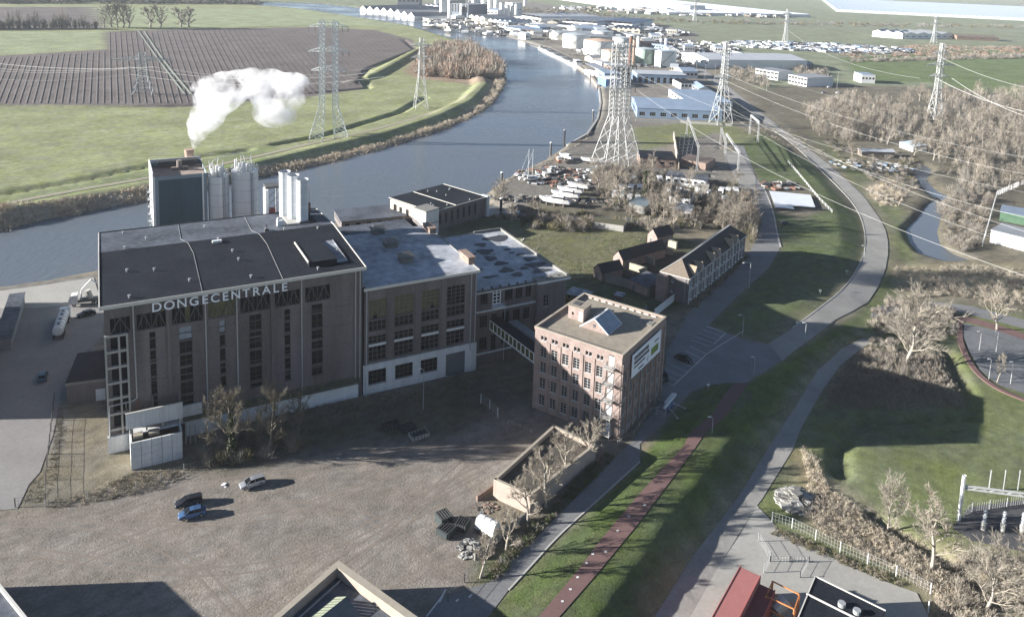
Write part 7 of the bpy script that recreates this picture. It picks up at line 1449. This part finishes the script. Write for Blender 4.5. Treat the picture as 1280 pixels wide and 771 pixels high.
for k, (x, y, H, tm, lb, iv) in enumerate(((775,259,16,TA,'tall bare tree in front of the covered boats',None),(840,266,15,TC,'forked bare tree in front of the pitched shed',None),(806,250,12,TD,'ivy covered dark tree right of the covered boats',IVY),(758,246,11,TG2,'low wide bare tree at the pylon foot',None),(810,232,10,TE,'brown tree behind the camper row',None),(905,283,11,TG2,'pale bushy tree by the far end of the terraced house',None),(925,278,11,TG2,'pale bushy tree nearest the garden lane',None),(933,262,10,TE,'brown bushy tree on the verge of the garden lane',None),(890,268,9,TG2,'light twiggy tree among the garden sheds',None),(876,286,9,TE,'small brown tree behind the terraced house roof',None),(640,278,8,TE,'round dark tree by the inlet mouth',None),(1065,195,10,TE,'brown tree beside the scrub allotments',None),(800,222,9,TG2,'wispy tree behind the dark switch building',None),(770,225,9,TG2,'wispy tree directly below the large pylon',None),(920,232,8,TE,'brown tree by the right hand gantry',None))):
    tree(lb, x, y, H, tm, ivy=iv, group='bare trees of the gardens and boat yard')
for k, (x, H) in enumerate(((131,30),(140,32),(147,30),(154,33),(161,31),(188,27),(200,30),(226,27),(237,28))):
    tree(['first','second','third','fourth','fifth','sixth','seventh','eighth','ninth'][k]+' bare poplar from the left in the row beyond the ploughed field', x, 34.5, H*1.0, TF, 'poplar', group='poplars in a row beyond the ploughed field', sx=2.0 if k > 4 else 1.4)
# thickets: twig clumps, too many to count
def clumps(name, label, cat, centres, hs, rs_, nb, wid, mats, kind='stuff', up=.5, group=None):
    n = len(centres); C = np.repeat(np.asarray(centres), nb, 0); H = np.repeat(hs, nb); Rr = np.repeat(rs_, nb); N = len(C)
    a = rng.uniform(0, 6.283, N); e = np.arccos(rng.uniform(.05, 1, N)**up); dr = np.stack([np.cos(a)*np.sin(e)*Rr, np.sin(a)*np.sin(e)*Rr, np.cos(e)*H], 1)
    t0 = rng.uniform(0, .75, N)[:, None]; t1 = t0+rng.uniform(.25, .45, N)[:, None]; J = rng.normal(size=(N,3))*Rr[:, None]*.10
    V = slivers(C+dr*t0, C+dr*np.minimum(t1, 1.05)+J, wid*rng.uniform(.6, 1.5, N)); mi = np.repeat(rng.integers(0, len(mats), n), nb)
    o = put(name, arrmesh(name, V, np.arange(3*N).reshape(-1,3), mats, mi)); return setp(o, label, cat, group, kind)
def scatter(poly_px, n, z=-2.4, raw=None, keep=None):
    poly = raw or [tuple(ag(x, y)[:2]) for x, y in poly_px]; P_ = np.array(poly); out = []
    while len(out) < n:
        X = rng.uniform(P_[:,0].min(), P_[:,0].max(), n*2); Y = rng.uniform(P_[:,1].min(), P_[:,1].max(), n*2); ok = pip(X, Y, poly)
        if keep is not None: ok &= keep(X, Y)
        out += list(zip(X[ok], Y[ok]))
        if not ok.any(): break
    return np.array([(x, y, hz(x, y)-.1) for x, y in out[:n]])
def patch(name, label, cat, px_, n, h, r_, nb, wid, mats, clump=.0, **k):
    C = scatter(px_, n, **k); m_ = .65+.7*rng.random(len(C)); m_ *= .75+.35*np.sin(C[:,0]*.21)*np.cos(C[:,1]*.17)
    return clumps(name, label, cat, C, h*m_, r_*m_, nb, wid, mats)
TANB = MATS['tan_twigs']; GREYB = mat('grey_brush', (.20,.185,.165), .9, .3, .15); PALEB = mat('pale_brush', (.33,.29,.235), .9, .25, .15)
patch('scrub_wood', 'mass of brown leafless scrub wood left of the slim eastern pylon', 'scrub', [(1000,135),(1060,118),(1115,128),(1150,150),(1130,180),(1080,182),(1020,170)], 620, 8, 2.8, 80, .09, [BRUSH, GREYB, TANB, PALEB])
patch('scrub_wood', 'large pale leafless wood filling the right edge below the field', 'wood', [(1150,140),(1215,118),(1400,100),(1460,250),(1300,222),(1240,245),(1195,235),(1160,200)], 1900, 9, 3.0, 90, .085, [TANB, GREYB, PALEB, TANB])
patch('scrub_wood', 'tangled brown bushes between the pond and the pale perimeter fence', 'scrub', [(1172,258),(1200,232),(1240,240),(1232,275),(1222,310),(1205,318),(1180,306),(1175,285)], 170, 4.4, 3.2, 150, .09, [BRUSH, TANB, GREYB])
patch('scrub', 'low mixed scrub along the eastern creek', 'scrub', [(1030,178),(1120,190),(1150,200),(1145,240),(1120,240),(1060,212)], 260, 2.6, 2.4, 90, .11, [BRUSHO, BRUSH, TANB, GREYB])
patch('scrub', 'tan reed and bramble patch west of the pond', 'reed bed', [(1082,238),(1108,228),(1135,240),(1125,258),(1100,258)], 240, 1.8, 1.5, 70, .08, [REED, PALEB])
patch('scrub', 'rough brown growth below the pond along the side street', 'scrub', [(1115,338),(1150,334),(1230,334),(1400,345),(1400,400),(1280,385),(1210,372),(1130,372)], 700, 2.2, 1.6, 70, .08, [TANB, PALEB, BRUSH])
patch('scrub', 'dense dry undergrowth around the foot of the huge bare tree', 'scrub', [(1085,395),(1110,372),(1195,392),(1198,415),(1170,430),(1120,445),(1085,430)], 300, 2.8, 2.0, 110, .08, [TANB, PALEB, GREYB])
patch('reed_bed', 'brown dead reed bed shaded between lower path and ditch', 'reed bed', [(1062,450),(1085,436),(1120,446),(1180,448),(1196,480),(1204,512),(1150,513),(1070,512),(1040,510),(1030,490)], 1500, 1.9, .9, 34, .06, [GREYB, BRUSH, TANB])
patch('reed_bed', 'pale dry reeds on the bank above the white post fence', 'reed bed', [(1000,560),(1020,575),(1035,610),(1080,640),(1140,668),(1200,720),(1250,790),(1180,790),(1165,742),(1100,705),(1030,670),(1000,640),(1010,600)], 2000, 1.4, .9, 30, .045, [REED, PALEB, REED, PALEB, TANB])
patch('scrub', 'pale twiggy growth filling the bottom right corner', 'scrub', [(1190,700),(1300,700),(1330,860),(1200,860)], 420, 2.8, 1.8, 120, .05, [PALEB, TANB])
patch('hedge_plants', 'row of low brown hedge plants inside the white post fence', 'hedge', [(968,660),(1010,676),(1060,698),(1130,728),(1126,736),(1060,708),(1005,686),(964,668)], 220, .8, .7, 60, .05, [BRUSH, BRUSHO])
patch('willow_thicket', 'pinkish tan willow thicket on the river bend', 'willow thicket', [(524,75),(545,62),(585,58),(622,78),(632,96),(612,100),(560,99),(520,95)], 700, 13, 7.5, 110, .36, [mat('willow_twigs', (.36,.26,.20), .9, .2, .1), BRUSH, TANB], z=-1)
patch('river_reeds', 'dense pale reed fringe along the outer river bank', 'reeds', [(-120,300),(0,274),(120,252),(185,240),(240,229),(320,213),(400,196),(480,178),(540,160),(590,142),(612,118),(620,98),(633,98),(631,108),(619,128),(592,147),(540,168),(480,187),(400,207),(320,224),(240,240),(185,252),(120,264),(0,289),(-120,316)], 4200, 2.3, 1.9, 34, .15, [REED, REED, REED, PALEB], z=-1)
patch('bank_scrub', 'low dry growth on the river side of the boat yard bank', 'scrub', [(606,250),(612,240),(631,225),(653,215),(687,198),(709,182),(734,168),(738,174),(712,188),(690,204),(655,221),(636,232),(620,246),(612,257)], 300, 1.2, 1.3, 40, .1, [TANB, PALEB])
patch('bushes', 'brown rounded bushes below the inlet and timber stacks', 'bushes', [(662,270),(690,262),(740,270),(735,290),(690,290),(664,286)], 75, 4.0, 3.6, 260, .11, [BRUSH, GREYB, BRUSHO])
patch('bushes', 'dark mixed shrubs around the inlet mouth and yard bank', 'bushes', [(612,262),(640,258),(720,262),(800,270),(800,284),(735,284),(650,284),(615,274)], 90, 3.0, 2.8, 170, .1, [BRUSHO, GREYB, mat('dark_evergreen', (.05,.06,.035), .9, .4, .4)])
patch('garden_growth', 'mixed shrubs and hedges filling the gardens behind the terraced house', 'shrubs', [(735,236),(830,222),(905,228),(940,245),(948,280),(930,296),(880,284),(840,292),(800,290),(760,270)], 420, 3.8, 2.4, 130, .10, [BRUSH, TANB, BRUSHO, GREYB, PALEB])
patch('garden_growth', 'pale twiggy hedge between terraced house and garden lane', 'hedge', [(880,262),(930,252),(946,275),(944,305),(925,300),(900,282)], 120, 6.0, 3.2, 220, .09, [TANB, PALEB, BRUSHO])
patch('hedge_plants', 'dark low hedge along the front of the terraced house', 'hedge', [(862,386),(868,389),(938,322),(932,318)], 70, 1.4, 1.0, 90, .08, [BRUSHO, GREYB])
patch('switchyard_growth', 'brown twiggy trees crowding behind the campers and switchyard', 'shrubs', [(738,228),(750,212),(800,216),(840,220),(846,232),(800,234),(752,240)], 80, 7, 3.6, 200, .12, [TANB, BRUSH, GREYB])
patch('rough_grass', 'rough weedy grass on the plot behind the switch house', 'grass', [(600,290),(700,280),(800,286),(815,300),(770,328),(740,365),(640,330)], 4200, .45, .8, 22, .06, [BRUSHO, GRASSB, TANB])
patch('undergrowth', 'dark undergrowth and brambles beneath the bare tree row', 'undergrowth', [(602,722),(636,690),(668,655),(710,612),(757,566),(768,572),(735,606),(690,650),(650,692),(622,724)], 420, 1.3, 1.2, 70, .05, [BRUSHO, GREYB, GRASSB])
patch('undergrowth', 'dark brambles along the foot of the boiler house', 'undergrowth', [(255,566),(300,545),(345,520),(440,500),(560,480),(600,470),(600,480),(450,524),(350,556),(300,578),(258,580)], 420, 1.3, 1.2, 70, .05, [GREYB, BRUSHO])
patch('undergrowth', 'fine bare bushes at the foot of the ivy covered tree', 'bushes', [(250,560),(290,545),(370,540),(390,556),(330,580),(258,585)], 50, 4.5, 3.0, 280, .05, [TANB, BRUSHO, GREYB])
patch('dry_weeds', 'dry weeds along the bent mesh fence by the annex', 'weeds', [(150,596),(170,590),(235,584),(262,582),(200,612),(110,630),(60,636),(62,625),(110,616)], 500, .6, .7, 34, .04, [REED, TANB, BRUSHO])
patch('dry_weeds', 'weedy strip beside the chain fence on the left', 'weeds', [(40,600),(62,585),(72,510),(80,510),(72,600),(50,630),(30,626)], 350, .6, .7, 30, .045, [BRUSHO, TANB])
patch('tree_belt', 'distant dark tree belt along the upper left horizon', 'tree belt', [(-300,6),(120,5),(300,6),(335,5),(300,1),(100,-2),(-300,-4)], 900, 16, 14, 60, 1.1, [mat('far_wood', (.10,.095,.085), .9, .3, .02), GREYB], z=-1)
patch('tree_belt', 'faint bare tree row on the far left field edge', 'tree belt', [(-200,36),(0,35),(122,35.5),(122,37),(0,36.5),(-200,38)], 300, 22, 6, 60, .35, [GREYB, TANB], z=-1)
patch('tree_belt', 'low dark hedgerow below the scrap yard', 'hedgerow', [(1060,76),(1160,72),(1280,70),(1280,73),(1160,76),(1060,79)], 220, 5, 6, 60, .5, [GREYB, BRUSH])
patch('tree_belt', 'brown scrub strip between scrap yard and hedgerow', 'scrub', [(1050,66),(1160,56),(1280,60),(1280,70),(1160,70),(1060,74)], 300, 3, 9, 50, .6, [BRUSH, mat('reddish_scrub', (.26,.17,.13), .9, .2, .03)])
patch('tree_belt', 'distant hedges and copses beyond the town', 'hedgerow', [(640,14),(860,30),(1060,34),(1280,36),(1280,33),(1060,30),(860,26),(650,10)], 300, 7, 9, 50, .9, [GREYB, BRUSHO])
patch('tree_belt', 'bushes around the two far office pavilions', 'bushes', [(960,84),(1030,88),(1042,112),(1010,100),(975,80)], 120, 6, 5, 90, .28, [BRUSH, GREYB])
patch('tree_belt', 'trees beside the wide white warehouse and access road', 'trees', [(890,84),(925,80),(950,92),(962,112),(915,100)], 110, 7, 5, 100, .26, [GREYB, BRUSH, TANB])
patch('grass_tufts', 'rough grass tufts on the lit dike strip beside the red path', 'grass', [(600,790),(640,738),(700,668),(800,578),(850,508),(888,484),(915,486),(890,515),(850,558),(798,615),(720,712),(655,790)], 5200, .22, .3, 12, .035, [GRASSB, mat('light_grass', (.15,.19,.07), .9, .3, .3)])
patch('grass_tufts', 'rough grass tufts on the dike crest right of the red path', 'grass', [(700,790),(752,714),(802,652),(870,562),(900,546),(890,585),(835,655),(770,735),(735,790)], 3200, .22, .3, 12, .035, [GRASSB, MATS['light_grass']])
patch('grass_tufts', 'rough grass over the lit field beyond the ditch', 'grass', [(1055,560),(1100,530),(1215,525),(1240,500),(1400,560),(1400,640),(1200,650),(1120,655),(1060,600)], 7000, .2, .5, 12, .05, [GRASSB, MATS['light_grass'], BRUSHO])

for k, (x, y) in enumerate(((748,238),(764,240),(785,236),(815,238),(828,250),(846,262),(866,262),(880,256),(893,258),(912,262),(925,258),(940,262),(938,285),(918,290),(902,278),(868,285),(790,268),(815,270),(842,286),(700,268),(665,266),(625,266),(830,276),(884,276),(905,296),(928,272),(860,238),(815,218),(842,225),(745,222))):
    tree(['brown bushy','tan spreading','pale forked','slim pale'][k % 4]+' bare tree '+('near the large pylon' if x < 790 and y < 250 else 'beside the quay inlet' if x < 720 else 'among the campers' if y < 245 else 'behind the terraced house' if y > 275 else 'by the garden lane' if x > 890 else 'between the garden sheds'), x, y, random.uniform(7,12), (TE, TG2, TA, TC)[k % 4], group='smaller bare trees of the gardens')
wood_c = scatter([(1000,140),(1115,128),(1215,118),(1330,112),(1330,235),(1240,245),(1195,235),(1150,200),(1080,185),(1020,172)], 90)
wood_c = sorted([tuple(p) for p in wood_c], key=lambda p: p[1])
for k, p in enumerate(wood_c):
    tree(['brown bushy','tan spreading','pale tall','slim pale'][k % 4]+' leafless tree in the '+('front' if k < 30 else 'middle' if k < 60 else 'back')+' of the eastern wood, '+('left part' if p[0] < 165 else 'right part'), 0, 0, random.uniform(9, 16), (TE, TG2, TA, TC)[k % 4], group='leafless trees of the eastern wood', loc=Vector(p))

patch('shrub_green', 'green shrubs scattered through the gardens and yard edges', 'shrubs', [(735,240),(830,228),(930,250),(930,290),(840,290),(760,276)], 60, 2.6, 2.2, 200, .12, [LEAF, mat('dark_evergreen', (.05,.06,.035), .9, .4, .4)])
patch('tree_belt', 'scattered bushes along the river quay and town edge', 'bushes', [(655,40),(700,60),(735,84),(748,110),(760,110),(745,84),(705,56),(660,36)], 60, 4, 3.5, 60, .3, [GREYB, TANB])
patch('tree_belt', 'round brown tree clump beside the far storage tanks', 'trees', [(688,26),(706,26),(708,36),(690,36)], 14, 15, 9, 260, .5, [BRUSH, TANB])
patch('tree_belt', 'scrubby verge between blue warehouse and ramp road', 'scrub', [(925,150),(985,160),(1040,200),(1020,200),(960,176),(920,165)], 120, 1.6, 2.0, 50, .1, [TANB, PALEB, BRUSHO])

patch('grass_tufts', 'rough grass on the lawn between garden lane and ramp road', 'grass', [(890,405),(962,338),(978,300),(975,270),(1010,215),(1040,250),(1050,300),(1030,340),(990,385),(955,425),(929,420)], 4200, .22, .6, 12, .06, [GRASSB, MATS['light_grass'], BRUSHO])
patch('grass_tufts', 'rough grass on the shaded lower dike slope', 'grass', [(820,690),(860,630),(905,560),(945,500),(1010,432),(1060,400),(1078,415),(1040,440),(1000,490),(960,545),(920,612),(862,692),(800,790),(750,790)], 4200, .3, .45, 12, .045, [GRASSB, BRUSHO])
# ------------------------------------------------------------------ steam and air
def volmat(name, col, dens):
    M = bpy.data.materials.new(name); M.use_nodes = True; n = M.node_tree.nodes; l = M.node_tree.links; n.remove(n['Principled BSDF']); v = n.new('ShaderNodeVolumePrincipled'); v.inputs['Color'].default_value = (*col, 1); v.inputs['Density'].default_value = dens; l.new(v.outputs[0], n['Material Output'].inputs['Volume']); return M, v, n, l
def steam():
    ytop = 84; base = LM(22.6, 84, 40); bm = bmesh.new(); D = (base-Vector((0,0,HC))).dot(FW)
    def wp(x, y, dz=0): d = FW+CR*((x-PX)/FOC)-CU*((y-PY)/FOC); return Vector((0,0,HC))+d*(D+dz)
    blobs = [(243,182,.9),(245,174,1.6),(248,164,2.6),(254,154,3.6),(260,143,4.6),(266,131,5.0),(272,120,5.2),(264,112,4.6),(280,108,5.0),(290,118,4.2),(300,106,4.6),(315,102,3.8),(328,110,3.8),(338,104,4.4),(350,112,5.4),(345,126,5.2),(356,122,5.0),(340,140,4.4),(352,140,4.0),(366,104,3.6),(376,110,2.6),(330,124,3.4),(346,152,2.6),(258,126,3.6)]
    rs = random.Random(5)
    for i, (x, y, r_) in enumerate(blobs):
        c = wp(x, y, rs.uniform(-3,3))
        mt = Matrix.Translation(c) @ Matrix.Diagonal((rs.uniform(.9,1.25), 1.1, rs.uniform(.8,1.1), 1))
        bmesh.ops.create_icosphere(bm, subdivisions=2, radius=r_*1.15, matrix=mt)
    me = bpy.data.meshes.new('steam_plume'); bm.to_mesh(me); bm.free()
    o = put('steam_plume', me); setp(o, 'white steam plume drifting right from the chimney behind the boiler house', 'steam', None, 'stuff')
    rm = o.modifiers.new('remesh', 'REMESH'); rm.mode = 'VOXEL'; rm.voxel_size = .8
    dg = bpy.context.evaluated_depsgraph_get(); me2 = bpy.data.meshes.new_from_object(o.evaluated_get(dg)); o.modifiers.clear(); o.data = me2
    M, v, n, l = volmat('steam', (.97,.97,.98), .5); g = n.new('ShaderNodeNewGeometry'); q = n.new('ShaderNodeTexNoise'); q.inputs['Scale'].default_value = .17; q.inputs['Detail'].default_value = 7; q.inputs['Roughness'].default_value = .6; q.inputs['Distortion'].default_value = .6; l.new(g.outputs['Position'], q.inputs[0])
    mr = n.new('ShaderNodeMapRange'); mr.inputs[1].default_value = .44; mr.inputs[2].default_value = .74; mr.inputs[3].default_value = 0; mr.inputs[4].default_value = .45; l.new(q.outputs[0], mr.inputs[0]); l.new(mr.outputs[0], v.inputs['Density']); v.inputs['Anisotropy'].default_value = .1
    me2.materials.clear(); me2.materials.append(M)
steam()
HM, hv, _, _ = volmat('haze', (.86,.90,.96), .00006)
MB().box(-4200, 4200, -80, 8200, -8.5, 97.5).build('haze', HM, None, kind='stuff', label='thin pale winter haze lying over the whole polder landscape', cat='haze')
